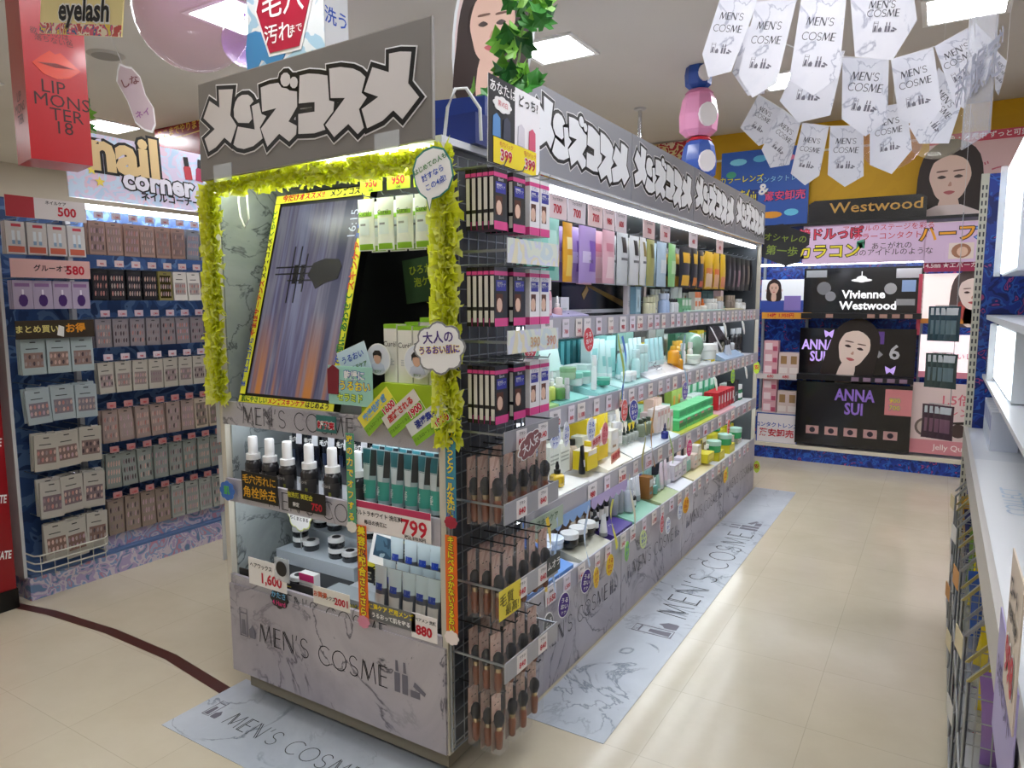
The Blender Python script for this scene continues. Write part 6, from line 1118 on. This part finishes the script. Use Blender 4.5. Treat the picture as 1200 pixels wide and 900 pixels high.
# dangling paper charm and red far sign
p = at(160, 115, 'Y', .6); o = card('paper_charm', 'white and pink cut-paper charm dangling near the pink balloon', 'charm', p, .14, .42, mat('#cbb8bc', .6), [('しな', .06, mat('#8a5a5c', .5), 0, .1), ('ネイ', .05, mat('#a06a9c', .5), 0, -.1)], tilt=-.35, rotz=.6, pts=[(-.5,.3),(-.3,.42),(-.1,.5),(.1,.44),(.3,.4),(.48,.25),(.4,0),(.5,-.2),(.3,-.42),(.05,-.5),(-.2,-.44),(-.45,-.3),(-.4,0)], border=WHITE); obj('cord', G().tube([(0, .001, .2), (0, .001, .6)], .001, CORD, 4), o)
p = at(212, 165, 'Y', 2.2); o = card('red_banner', 'dark red hanging banner with gold lettering behind the nail header', 'hanging sign', (p.x+.25, 2.2, p.z-.05), 1.3, .5, mat('#8c1c22', .25), [('ここまでやります! 驚安の殿堂', .09, mat('#e8b93a', .5), .0, .17, .02)], tilt=-.06); obj('gold_line', G().box(-.65, .65, -.001, -.0002, .1, .108, mat('#e8b93a', .4)), o)
for x in (-.6, .6): obj('cord', G().tube([(x, .001, .25), (x, .001, .62)], .0012, CORD, 4), o)
# ================================================================ contact lens wall at the back (faces -Y)
OCEAN = blotch('ocean_print', [(0, '#12266e'), (.42, '#1c3c9c'), (.52, '#2a62c0'), (.58, '#16307e'), (.65, '#b04a86'), (.68, '#1a358c')], 14, .3, 1.0)
YB = 5.0
lf = empty('lens_wall_fixture', (1.8, 5.15, 0)); tag(lf, 'blue ocean-print wall fixture for contact lens displays', 'shelving'); LO = Vector((-1.8, -5.15, 0))
def lp(name, g): return obj(name, g, lf, LO)
lp('back_board', G().box(-.36, 4.1, 5.3, 5.34, .0, 2.2, OCEAN)); lp('kick_panel', G().box(-.36, 4.1, 4.935, 5.3, 0, .115, OCEAN)); lp('deck', G().box(-.36, 4.1, 4.92, 5.3, .116, .15, CREAM))
lp('top_rail', G().box(-.36, 4.1, 4.93, 5.3, 2.19, 2.215, BLACK)); lp('strip_light', G().box(-.3, 4.0, 4.97, 5.0, 1.835, 1.855, LED))
for x in (-.3, .11, 1.075): lp('upright', G().box(x-.012, x+.012, 5.27, 5.3, .12, 2.19, mat('#8f9aa8', .5)))
for z in (.8, .43): lp('side_shelf', G().box(-.3, .1, 4.97, 5.3, z-.02, z, mat('#cfd3da', .4)))
def wcard(px0, py0, px1, py1, Y, bg, label, lines=(), name='display_board', thick=.02, emit=0, cat='sign', **k):
    a, c = at(px0, py0, 'Y', Y), at(px1, py1, 'Y', Y); c.z = max(c.z, .152) if Y < 5.2 else c.z; w, h = abs(c.x-a.x), abs(a.z-c.z)
    return card(name, label, cat, ((a.x+c.x)/2, Y, (a.z+c.z)/2), w, h, bg, lines, thick=thick, **k), w, h
LIL = mat('#d9bede', .45)
o, w, h = wcard(942, 262, 1083, 306, 4.95, LIL, 'lilac header board with red and yellow fat lettering about colour lenses'); 
fat(o, '韓ドルっぽ', -w*.27, h*.2, h*.29, mat('#d8405c', .5), .02); fat(o, 'カラコン', -w*.28, -h*.22, h*.36, mat('#e8dc3a', .5), .02); text(o, 'アイドルのステージを彩る', (w*.2, -.0016, h*.3), h*.16, RED); text(o, 'カラーコンタクト!!', (w*.22, -.0016, h*.1), h*.18, RED); text(o, 'あこがれの\nあのアイドルのような', (w*.24, -.0016, -.2*h), h*.17, INK); text(o, '♬', (-w*.02, -.0016, -h*.1), h*.4, mat('#4fb08c', .5), .03)
o, w, h = wcard(1085, 262, 1235, 304, 4.95, LIL, 'lilac header board with orange and blue fat lettering beside the first')
fat(o, 'ハーフ系', -w*.24, h*.2, h*.42, mat('#eda52a', .5), .02); fat(o, 'カラコン', w*.2, h*.22, h*.42, mat('#8fb8f0', .5), .02, mat('#2a4fb0', .5)); obj('portrait_tile', G().box(-w*.3, -w*.1, -.003, -.0008, -h*.42, -h*.02, mat('#e8d9d2', .5)), o); q = empty('portrait_print', (-w*.2, -.005, -h*.24), 0, o); obj('violet_box', G().box(-w*.06, w*.3, -.003, -.0008, -h*.42, -h*.06, mat('#7a4ab0', .5)), o)
woman(o, .001) if False else None
obj('hair_print', G().prism([(x*.07-w*.2, z*.06-h*.22) for x, z in ellipse(14, 1, 1)], -.0042, -.0032, mat('#a5745a', .5)), o); obj('face_print', G().prism([(x*.04-w*.19, z*.04-h*.24) for x, z in ellipse(14, 1, 1)], -.0056, -.0044, mat('#e2bfa8', .5)), o); bpy.data.objects.remove(q)
o, w, h = wcard(1083, 305, 1160, 317, 4.97, mat('#a02a52', .5), 'crimson strip sign reading 14.5 mm below the second lilac board', [('14.5㎜ ★エバーカラー', .05, mat('#f0dce2', .5), 0, 0)])
# rounded black header with gold lettering
a, c = at(950, 236, 'Y', 5.1), at(1085, 261, 'Y', 5.1); w = c.x-a.x
pts = [(-w/2, 0), (w/2, 0), (w/2, .17), (w/2-.05, .2), (-w/2+.05, .2), (-w/2, .17)]
o = tag(obj('rounded_header', G().prism(pts, 0, .12, mat('#0d0c0c', .25)), None, ((a.x+c.x)/2, 5.0, 2.216)), 'black rounded header box with gold lettering before the yellow wall', 'sign'); text(o, 'Westwood', (.08, -.0012, .12), .13, mat('#b08a4a', .3, .6), .01, sx=1.25)
# blue poster on the yellow wall
o, w, h = wcard(846, 180, 946, 262, 5.3, mat('#2458b0', .4), 'blue contact lens poster with bubble lettering on the yellow wall', [], 'wall_poster', .004)
for (x, z, s, c, sz) in ((-.26, .08, 'カラーレンズ', '#e8e03a', .075), (-.27, -.06, '大特価', '#e8e03a', .12), (.22, .06, 'コンタクトレンズ', '#7fc0f0', .066), (.24, -.08, '驚安卸売', '#e8507a', .1)): text(o, s, (x*w*1.0, -.0016, z*h*1.6), sz*h*1.3, mat(c, .5), .012, outline=mat('#1a2a6c', .5))
text(o, '&', (0, -.0016, -.02), .2*h, WHITE, .03)
for (x, z, rx, c) in ((-.3, .36, .1, '#7fd0e8'), (-.05, .38, .08, '#5fb8e0'), (.25, .36, .09, '#e07a9c'), (-.38, .2, .06, '#3f9a7c'), (.1, -.36, .12, '#e8a02a'), (-.25, -.38, .1, '#c83a3a'), (.32, -.34, .08, '#6fd0f0')): obj('bubble_print', G().prism([(x*w+q[0]*rx*w*2, z*h+q[1]*.09*h) for q in ellipse(12)], -.002, -.0006, mat(c, .5)), o)
# portrait poster at right
o, w, h = wcard(1090, 160, 1260, 260, 5.25, mat('#d9b4b4', .4), 'large pink poster of a long-haired woman advertising lenses', [], 'wall_poster', .01)
obj('red_band', G().box(-w/2, w/2, -.0012, -.0003, h*.4, h/2, mat('#c23a52', .4)), o); text(o, '新色・発売中 ずっと可愛く', (-w*.1, -.0024, h*.45), h*.07, WHITE, .01); text(o, 'どっぽ', (-.02*w, -.0016, h*.08), h*.2, mat('#c25a6c', .4), 0, shear=.2); text(o, 'かわいい', (0, -.0016, -h*.08), h*.12, mat('#c25a6c', .4), 0); text(o, 'Eye Color Lens', (0, -.0016, -h*.36), h*.1, WHITE, 0, shear=.3)
for x in (-.06, .08): obj('lens_print', G().prism([(x*w+q[0]*.07*w, -h*.22+q[1]*.07*w) for q in ellipse(16)], -.002, -.0006, mat('#5a4a4a', .5)), o); obj('lens_print', G().prism([(x*w+q[0]*.05*w, -h*.22+q[1]*.05*w) for q in ellipse(16)], -.0032, -.0021, mat('#d8c8c8', .5)), o)
for x in (-.34, .4):
    e = obj('model_print', G().prism([(-.3,-.42),(.3,-.42),(.24,-.27),(.09,-.2),(-.09,-.2),(-.24,-.27)], -.0085, -.0072, mat('#e8d8d6', .5)), o, (x*w, 0, 0)); woman(e, .62, '#2a1c18', '#e6c8ba')
# lens brand panels
o, w, h = wcard(943, 315, 1080, 374, 5.02, mat('#232428', .15, 0, 0, 0, 1, .6), 'dark glossy lens panel with white serif lettering and an orb emblem', [], 'display_board', .1)
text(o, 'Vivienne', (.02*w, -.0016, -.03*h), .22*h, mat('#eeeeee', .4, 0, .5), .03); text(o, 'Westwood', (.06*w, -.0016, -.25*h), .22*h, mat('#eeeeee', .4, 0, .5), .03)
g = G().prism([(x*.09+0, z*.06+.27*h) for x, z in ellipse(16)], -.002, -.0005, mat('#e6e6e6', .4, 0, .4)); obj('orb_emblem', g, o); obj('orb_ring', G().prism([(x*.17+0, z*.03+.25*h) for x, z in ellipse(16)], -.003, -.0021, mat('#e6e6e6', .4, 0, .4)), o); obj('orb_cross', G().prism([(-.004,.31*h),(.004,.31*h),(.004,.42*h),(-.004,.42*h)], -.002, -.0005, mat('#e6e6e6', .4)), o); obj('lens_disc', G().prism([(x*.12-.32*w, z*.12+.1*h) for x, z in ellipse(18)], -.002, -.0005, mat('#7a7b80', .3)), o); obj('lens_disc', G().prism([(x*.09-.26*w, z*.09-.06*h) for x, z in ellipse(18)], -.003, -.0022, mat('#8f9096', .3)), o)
for (x0, x1, z0, z1, c) in ((-.48,-.3,.32,.46,'#8a8c90'),(.28,.48,.28,.46,'#b0aeb2'),(.33,.44,.02,.24,'#8fa9d4'),(.29,.44,-.24,-.12,'#9c9ca0')): obj('info_label', G().box(x0*w, x1*w, -.002, -.0005, z0*h, z1*h, mat(c, .5)), o)
obj('price_seal', G().prism([(x*.1+.24*w, z*.1+.08*h) for x, z in ellipse(16)], -.002, -.0005, mat('#a8a8ac', .4)), o)
s = obj('sample_shelf', G().box(-w/2, w/2, -.09, -.001, -h/2, -h/2+.05, mat('#1c1c20', .3)), o); [obj('eye_tile', G().box(x*w-.03, x*w+.03, -.0925, -.0905, -h/2+.008, -h/2+.042, mat('#b08a80', .4)), s) for x in (-.25, .1, .2, .3, .4)]
o, w, h = wcard(938, 384, 1071, 443, 4.99, mat('#100e14', .12, 0, 0, 0, 1, .6), 'black lens panel with a large face print and lilac ANNA SUI lettering', [], 'display_board', .12)
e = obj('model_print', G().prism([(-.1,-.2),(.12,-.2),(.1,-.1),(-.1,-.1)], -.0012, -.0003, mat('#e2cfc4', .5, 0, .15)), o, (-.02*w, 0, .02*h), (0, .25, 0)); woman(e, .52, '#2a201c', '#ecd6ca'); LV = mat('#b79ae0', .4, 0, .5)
text(o, 'ANNA\nSUI', (-.33*w, -.0016, .0), .3*h, LV, .03, sx=.75); text(o, '6', (.33*w, -.0016, -.0), .42*h, mat('#c8c8d0', .3, .6, .1), .02); text(o, '◆', (.2*w, -.0016, -.02), .16*h, mat('#b0b0bc', .3, .6), .02)
obj('violet_tile', G().box(.1*w, .24*w, -.002, -.0005, .18*h, .44*h, mat('#6a4a9c', .4)), o); [obj('butterfly_print', G().prism([(x*w+a*.05, z*h+b*.05) for a, b in ((0,-.3),(.6,-.8),(.8,0),(.9,.8),(.1,.2),(-.8,.7),(-.7,0),(-.5,-.7))], -.002, -.0005, LV), o) for x, z in ((-.24, .38), (.3, -.36))]
s = obj('sample_shelf', G().box(-w/2, w/2, -.1, -.001, -h/2-.05, -h/2, mat('#17151b', .3)), o); [obj('eye_tile', G().box(x*w-.03, x*w+.03, -.103, -.1005, -h/2-.044, -h/2-.008, mat('#8f7690', .4)), s) for x in (.02, .12, .22, .32, .42)]
o, w, h = wcard(934, 446, 1065, 531, 4.925, mat('#0d0b10', .2, 0, 0, 0, 1, .4), 'tall black floor panel with purple ANNA SUI lettering and five eye prints', [], 'display_board', .05)
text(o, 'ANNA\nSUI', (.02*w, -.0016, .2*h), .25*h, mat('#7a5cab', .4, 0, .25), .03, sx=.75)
for k in range(5): t = obj('eye_print', G().box(-.34*w+.17*w*k-.055, -.34*w+.17*w*k+.055, -.002, -.0005, -.33*h, -.2*h, mat('#c49a98', .45)), o); obj('iris_print', G().prism([(-.34*w+.17*w*k+x*.05, -.265*h+z*.05) for x, z in ellipse(12)], -.0034, -.0022, mat('#2c2230', .4)), t)
obj('price_poster', G().box(.28*w, .5*w, -.003, -.0005, .05*h, .44*h, mat('#d98a8f', .5)), o); text(o, '900', (.36*w, -.0045, .27*h), .1*h, YELLOW, .02, outline=BLU); text(o, '700', (.36*w, -.0045, .16*h), .1*h, YELLOW, .02, outline=BLU)
# column left of the panels
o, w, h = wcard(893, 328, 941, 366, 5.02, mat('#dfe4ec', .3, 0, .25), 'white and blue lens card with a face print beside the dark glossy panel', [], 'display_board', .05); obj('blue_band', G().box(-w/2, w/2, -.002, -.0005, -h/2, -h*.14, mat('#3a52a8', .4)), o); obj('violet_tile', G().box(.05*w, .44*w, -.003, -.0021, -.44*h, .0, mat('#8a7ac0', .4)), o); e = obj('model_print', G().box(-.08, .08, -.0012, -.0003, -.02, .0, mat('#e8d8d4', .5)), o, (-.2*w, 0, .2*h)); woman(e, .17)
o, w, h = wcard(893, 366, 950, 374, 4.99, mat('#e0a03a', .45), 'orange price strip under the white lens card', [('14枚 1,950円', .045, RED, -.05, 0)], 'price_strip')
for r, (z, nm) in enumerate(((.8, 'upper'), (.43, 'lower'))):
    for k in range(3): carton('lens_box', 'small pink lens box, %s in the stack on the %s side shelf' % (ORD(k), nm), 'box', (-.16, 5.05, z+.0005+.11*k), 0, 'lensp', .13, .1, .108, mat('#dcaab4', .4), [(.1,.6,.2,.8,mat('#efdce0', .4)),(.65,.95,.1,.5,mat('#b8506c', .4))], group='pink lens boxes')
    for k in range(2): carton('lens_box', 'tan and white lens box, %s beside the pink stack on the %s shelf' % (ORD(k), nm), 'box', (.0+.09*k-.035, 5.03, z+.0005), 0, 'lenst', .09, .1, .22, mat('#d6c3c0', .4), [(.2,.8,.5,.85,mat('#9c7a52', .4)),(.1,.9,.1,.35,mat('#e6dcd8', .4))], group='tan lens boxes')
    o = card('price_strip', 'pale price strip reading 680 along the %s side shelf' % nm, 'price tag', (-.1, 4.966, z-.012), .38, .05, mat('#d5cfcf', .4), [('680', .04, RED, -.05, 0), ('680', .04, RED, .09, 0)])
o, w, h = wcard(888, 484, 932, 526, 4.95, mat('#e6e2e6', .45), 'small poster with blue and red lens lettering at the foot of the side column', [('コンタクトレンズ', .05, BLU, 0, .03, .02), ('驚安卸売', .08, RED, 0, -.05, .02)], 'wall_poster', .004); obj('blue_rim', G().box(-w/2-.01, w/2+.01, .0005, .003, -h/2-.01, h/2+.01, mat('#1c4aa0', .5)), o)
# right-hand panels
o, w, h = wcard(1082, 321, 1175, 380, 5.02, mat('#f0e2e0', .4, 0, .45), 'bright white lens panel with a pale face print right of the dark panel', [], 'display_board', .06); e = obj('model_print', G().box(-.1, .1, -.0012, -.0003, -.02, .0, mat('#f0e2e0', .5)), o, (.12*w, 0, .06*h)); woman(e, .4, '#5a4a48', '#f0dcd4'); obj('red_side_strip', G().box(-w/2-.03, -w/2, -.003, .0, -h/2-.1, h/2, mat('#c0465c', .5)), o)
obj('house_picture', G().box(-.05*w, .3*w, -.004, -.0022, -.42*h, -.12*h, mat('#b8504a', .5)), o); obj('yellow_strip', G().box(-w*.5, w*.5, -.004, -.0022, -h*.5, -h*.4, mat('#d98a3a', .5)), o); obj('house_roof', G().prism([(-.08*w,-.14*h),(.33*w,-.14*h),(.22*w,.02*h),(.03*w,.02*h)], -.0045, -.0023, mat('#8a3a38', .5)), o)
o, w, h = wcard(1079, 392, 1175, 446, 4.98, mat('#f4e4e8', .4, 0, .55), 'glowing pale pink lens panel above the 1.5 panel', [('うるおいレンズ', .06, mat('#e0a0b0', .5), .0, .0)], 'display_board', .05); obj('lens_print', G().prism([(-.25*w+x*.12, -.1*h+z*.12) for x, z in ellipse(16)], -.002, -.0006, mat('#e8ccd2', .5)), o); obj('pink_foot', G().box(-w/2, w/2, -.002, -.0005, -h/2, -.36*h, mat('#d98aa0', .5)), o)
o, w, h = wcard(1067, 448, 1178, 540, 4.96, mat('#e4cfce', .45), 'tall pale panel reading 1.5 with an eye print and Jelly lettering', [], 'display_board', .04)
text(o, '1.5倍', (-.02*w, -.0016, .27*h), .17*h, mat('#d86a7c', .5), .01); text(o, 'フチレンズ', (-.04*w, -.0016, .1*h), .13*h, mat('#d86a7c', .5), .01); text(o, 'Jelly Quartz', (0, -.0024, -.4*h), .11*h, mat('#f4e6e6', .5), .01); obj('pink_foot', G().box(-w/2, w/2, -.0012, -.0003, -h/2, -.3*h, mat('#d48a94', .5)), o)
for r, c in ((.16, '#6a5a54'), (.12, '#c9b8b0'), (.05, '#8a7a74')): obj('lens_print', G().prism([(-.32*w+x*r, -.12*h+z*r) for x, z in ellipse(18)], -.0045+r*.015, -.0005, mat(c, .5)), o)
obj('eye_print', G().prism([(.02*w+x, -.15*h+z) for x, z in ((-.17,-.02),(-.08,.06),(.05,.07),(.17,0),(.05,-.06),(-.08,-.06))], -.003, -.0008, mat('#e8dcd6', .5)), o); obj('iris_print', G().prism([(.02*w+x*.12, -.15*h+z*.12) for x, z in ellipse(16)], -.0045, -.0032, mat('#4a3a38', .4)), o); obj('lash_print', G().prism([(.02*w+x, -.15*h+z) for x, z in ((-.18,-.01),(-.08,.07),(.05,.085),(.18,.005),(.05,.06),(-.08,.055))], -.0055, -.0046, mat('#2a201e', .5)), o)
# dark hand-cut sign on the gondola's far corner
p = at(920, 287, 'Y', 3.72); o = card('cutout_sign', 'dark cut-out sign with olive green handwriting at the far gondola corner', 'sign', (p.x-.01, 3.735, p.z), .36, .32, mat('#2a2a2e', .5), [('オシャレの', .064, mat('#8aa03a', .5), 0, .05, .012), ('第一歩', .08, mat('#8aa03a', .5), -.01, -.05, .012)], pts=[(-.5,.2),(-.4,.42),(-.1,.5),(.2,.38),(.48,.3),(.5,.05),(.36,-.1),(.38,-.36),(.1,-.5),(-.2,-.4),(-.48,-.3),(-.44,-.05)], tilt=.12, thick=.004)
for i, (py, c) in enumerate(((430, '#b9d838'), (545, '#c9e04a'), (592, '#d8e23a'))):
    p = at(889, py, 'Y', 3.715); card('small_tag', 'lime tag on the far gondola post, %s from the top' % ORD(i), 'tag', (p.x, 3.668-.02, p.z), .05, .1, mat(c, .5), [('安', .04, RED, 0, 0)], pts=ellipse(14))
# ================================================================ fixture at the right edge (faces -X)
rf = empty('right_fixture', (1.6, .4, 0)); tag(rf, 'right-hand shelf unit with perforated upright and blue ocean back board', 'shelving'); RO = Vector((-1.6, -.4, 0))
def rp(name, g): return obj(name, g, rf, RO)
PER = mat('#c9c8b8', .45)
rp('upright', G().box(1.345, 1.375, 1.73, 1.76, 0, 2.06, PER))
slot = cached('slot', lambda: G().box(-.003, .003, -.0006, 0, 0, .02, mat('#3a3c40', .6)).mesh('slot'))
for k in range(56):
    for x in (1.353, 1.367): obj('slot', slot, rf, RO+Vector((x, 1.7298, .12+.034*k)))
rp('back_board', G().box(1.8, 1.83, -1.6, 1.76, 0, 2.06, OCEAN)); rp('end_board', G().box(1.376, 1.8, 1.745, 1.76, 0, 2.06, OCEAN)); rp('plinth', G().box(1.4, 1.8, -1.6, 1.74, 0, .1, mat('#b9b2a0', .5)))
rp('counter_shelf', G().box(1.36, 1.8, -1.6, 1.72, .9, .925, mat('#dfe4ea', .25))); rp('shelf', G().box(1.4, 1.8, -1.6, 1.72, 1.42, 1.44, mat('#dfe4ea', .3)))
rp('shelf', G().box(1.4, 1.8, -1.6, 1.72, 1.16, 1.175, mat('#e6ebf0', .25)))
GLOW = mat('#f4faff', .4, 0, 1.6)
for (y0, y1, z0, z1, lab) in ((.75, 1.45, 1.6, 2.04, 'upper glowing white lightbox on the right-hand shelf unit'), (.6, 1.4, 1.18, 1.41, 'lower glowing white lightbox on the right-hand shelf unit')):
    o = tag(obj('lightbox', G().box(1.43, 1.6, y0, y1, z0, z1, mat('#e6eef4', .3)), None), lab, 'lightbox'); obj('lit_face', G().box(1.424, 1.4299, y0+.01, y1-.01, z0+.01, z1-.01, GLOW), o); obj('side_glass', G().box(1.4, 1.423, y1-.02, y1-.012, z0, z1, CLEAR2), o)
    rp('bracket', G().box(1.6, 1.8, y0, y1, z0-.0, z0+.012, LGREY))
for k in range(5): carton('tester_bag', 'small clear-wrapped dark sample pack, %s beside the lower lightbox' % ORD(k), 'sample pack', (1.415, 1.5+.035*k, 1.176), -PI/2, 'samp', .03, .015, .12, mat('#7a7f86', .2, coat=.5), group='sample packs by the lightbox')
for k in range(6): carton('sample_box', 'white and violet carton on the right-hand counter, %s from the upright' % ORD(k), 'carton', (1.46, 1.62-.085*k, .9255), -PI/2, 'rvb', .075, .09, .15+.02*(k % 3), mat('#d5dcea', .4), [(.1,.9,.5,.9,mat('#8f9ac8', .4)),(.2,.8,.1,.3,mat('#c9d2e6', .4))], topm=mat('#e4e8f2', .4), group='white and violet cartons on the right-hand counter')
o = tag(obj('counter_sheet', G().box(1.3605, 1.62, -1.5, .95, .9255, .928, mat('#eef1f4', .25)), None), 'white glossy sheet lettered COLLECT on the right-hand counter', 'counter sheet'); t = text(o, 'COLLECT', (1.44, .35, .9288), .075, mat('#9fb4c8', .4), 0, '+Z'); t.rotation_euler = (0, 0, PI/2)
rp('front_lip', G().box(1.345, 1.36, -1.6, 1.72, .82, .93, mat('#bcb8b2', .35)))
# wire baskets under the counter, seen end-on: each has a grid side and sloping front arms
BW = mat('#a9adb2', .3, .7); YB_ = mat('#a3975c', .4)
spots = (1.46, 1.21, .96, .71, .46, .21, -.04, -.29)
for k, y in enumerate(spots):
    bk = tag(obj('wire_basket', G().tube([(1.326, y, .106), (1.326, y, .66), (1.44, y, .81), (1.6, y, .81), (1.6, y, .106), (1.326, y, .106)], .0045, BW, 5), None), 'chrome wire basket under the right-hand counter, %s from the perforated upright' % ORD(k), 'wire basket', 'wire baskets under the right-hand counter')
    g = G()
    for j in range(8): x = 1.345+.034*j; g.box(x-.0014, x+.0014, y-.0014, y+.0014, .106, min(.81, .66+(x-1.326)*1.3), BW)
    for j in range(12): z = .12+.056*j; g.box(1.326 if z < .66 else 1.326+(z-.66)/1.3, 1.6, y-.0028, y-.0014, z-.0014, z+.0014, BW)
    o = obj('grid_wires', g, bk); o['kind'] = 'stuff'
    obj('front_rail', G().tube([(1.326, y, .106), (1.326, y+.24, .106)], .004, BW, 5), bk); obj('front_rail', G().tube([(1.326, y, .4), (1.326, y+.24, .4)], .004, BW, 5), bk)
    for z in (.105, .412): obj('basket_floor', G().box(1.33, 1.6, y+.004, y+.24, z-.003, z, BW), bk)
    for zt, m_ in ((.8, YB_ if k % 2 else BW), (.46, BW)):
        for dy in (0, .1): obj('ticket_arm', G().prism([(0,0),(.008,0),(.126,.14),(.126,.15),(.118,.15)], -.003, .003, m_), bk, (1.322, y+dy-.006, zt-.14))
    obj('ticket', G().prism([(-.045,-.03),(.045,-.03),(.045,.03),(-.045,.03)], -.001, .001, mat(('#d8c9a0', '#c98a3a', '#d9d6cf')[k % 3], .5)), bk, (1.316, y+.05, (.62, .3)[k % 2]), (0, 0, -PI/2+.15))
bags = ['#d8c21c bright yellow', '#3f8a4c green', '#d8d3c6 cream', '#2456b0 blue', '#3a3d42 dark grey', '#c99a3a mustard', '#d8702c orange', '#c8ccd2 silver', '#2c2f5c navy', '#dfe6ea white', '#b8404a red', '#6f9a3c leaf green', '#8f6ab0 violet', '#e0d48a pale yellow']
for k, y in enumerate(spots):
    for j, z in enumerate((.108, .414)):
        c, nm = bags[(k*3+j*5+(0 if k != 5 else 9)) % 14].split(' ', 1); 
        if k in (5, 6) and j == 1: c, nm = '#d8c21c', 'bright yellow'
        q = obj('basket_bag', pouch_mesh(('rb', k, j), .21, .23, .06, mat(c, .22, coat=.5), [(.15,.85,.3,.62,mat('#e6e2da', .4)),(.25,.75,.7,.84,mat('#6a6a70', .4))]), None, (1.47, y+.11, z), (random.uniform(-.06, .06), random.uniform(-.1, .1), random.uniform(-.1, .1))); tag(q, '%s plastic bag in the %s basket from the upright, %s tier' % (nm, ORD(k), ('lower', 'upper')[j]), 'bag', 'bags in the right-hand baskets')
p = at(1180, 745, 'X', 1.33); o = card('price_card', 'hand-lettered card with a red 998 price on the right-hand counter edge', 'price card', (1.336, p.y, p.z), .16, .2, mat('#d8c9b8', .5), [('998', .075, RED, 0, -.045, .03, WHITE), ('ロート\nme+me', .036, INK, 0, .04, .02)], rotz=-PI/2)
p = at(1188, 640, 'X', 1.335); o = card('violet_card', 'violet card with dark lettering hanging from the right-hand counter', 'card', (1.338, p.y, .91), .3, .2, mat('#a9a0cf', .5), [('3点セット', .05, mat('#3a2a6c', .5), 0, .02, .02)], rotz=-PI/2)
p = at(1172, 860, 'X', 1.31); card('orange_leaflet', 'orange and white leaflet leaning out of the lower basket', 'leaflet', (1.3, p.y+.12, .26), .2, .14, mat('#d98a3a', .5), [('NEW', .05, mat('#f0e8c8', .5), 0, .02, .02), ('発売中', .04, WHITE, 0, -.04, .01)], rotz=-PI/2+.3, tilt=.45)
# slim pouches on a clear strip by the upright
for r, (py, c1, c2) in enumerate(((452, '#2a4a52', '#1c2a32'), (545, '#28302f', '#39484a'), (640, '#4a3040', '#2c2a34'))):
    pass
st = tag(obj('clip_strip', G().box(1.288, 1.292, 1.96, 1.985, .95, 1.92, CLEAR2), None), 'clear clip strip hanging by the perforated upright', 'clip strip'); obj('strip_cord', G().tube([(1.29, 1.972, 1.92), (1.29, 1.972, H-.001)], .001, CORD, 4), st)
for r, (py, c) in enumerate(((395, '#2f4a56'), (450, '#3a4a48'), (510, '#4a3440'))):
    z = at(1100, py, 'Y', 1.95).z
    for k in range(5):
        q = obj('slim_pouch', pouch_mesh(('sl', r), .05, .17, .014, mat(c, .25, coat=.5), [(.2,.8,.75,.95,mat('#c9ced2', .3)),(.25,.75,.2,.6,mat('#6a7f86' if r < 2 else '#7f5a6c', .3))]), None, (1.285-.022*k, 1.93+.012*k, z-.02), -.5+.1*k); tag(q, 'slim dark pouch on the clip strip, %s row, %s from the upright' % (ORD(r), ORD(k)), 'pouch', 'slim pouches on the clip strip')
    obj('prong', G().tube([(1.292, 1.955, z+.153), (1.2, 1.985, z+.153)], .002, WIRE), st)
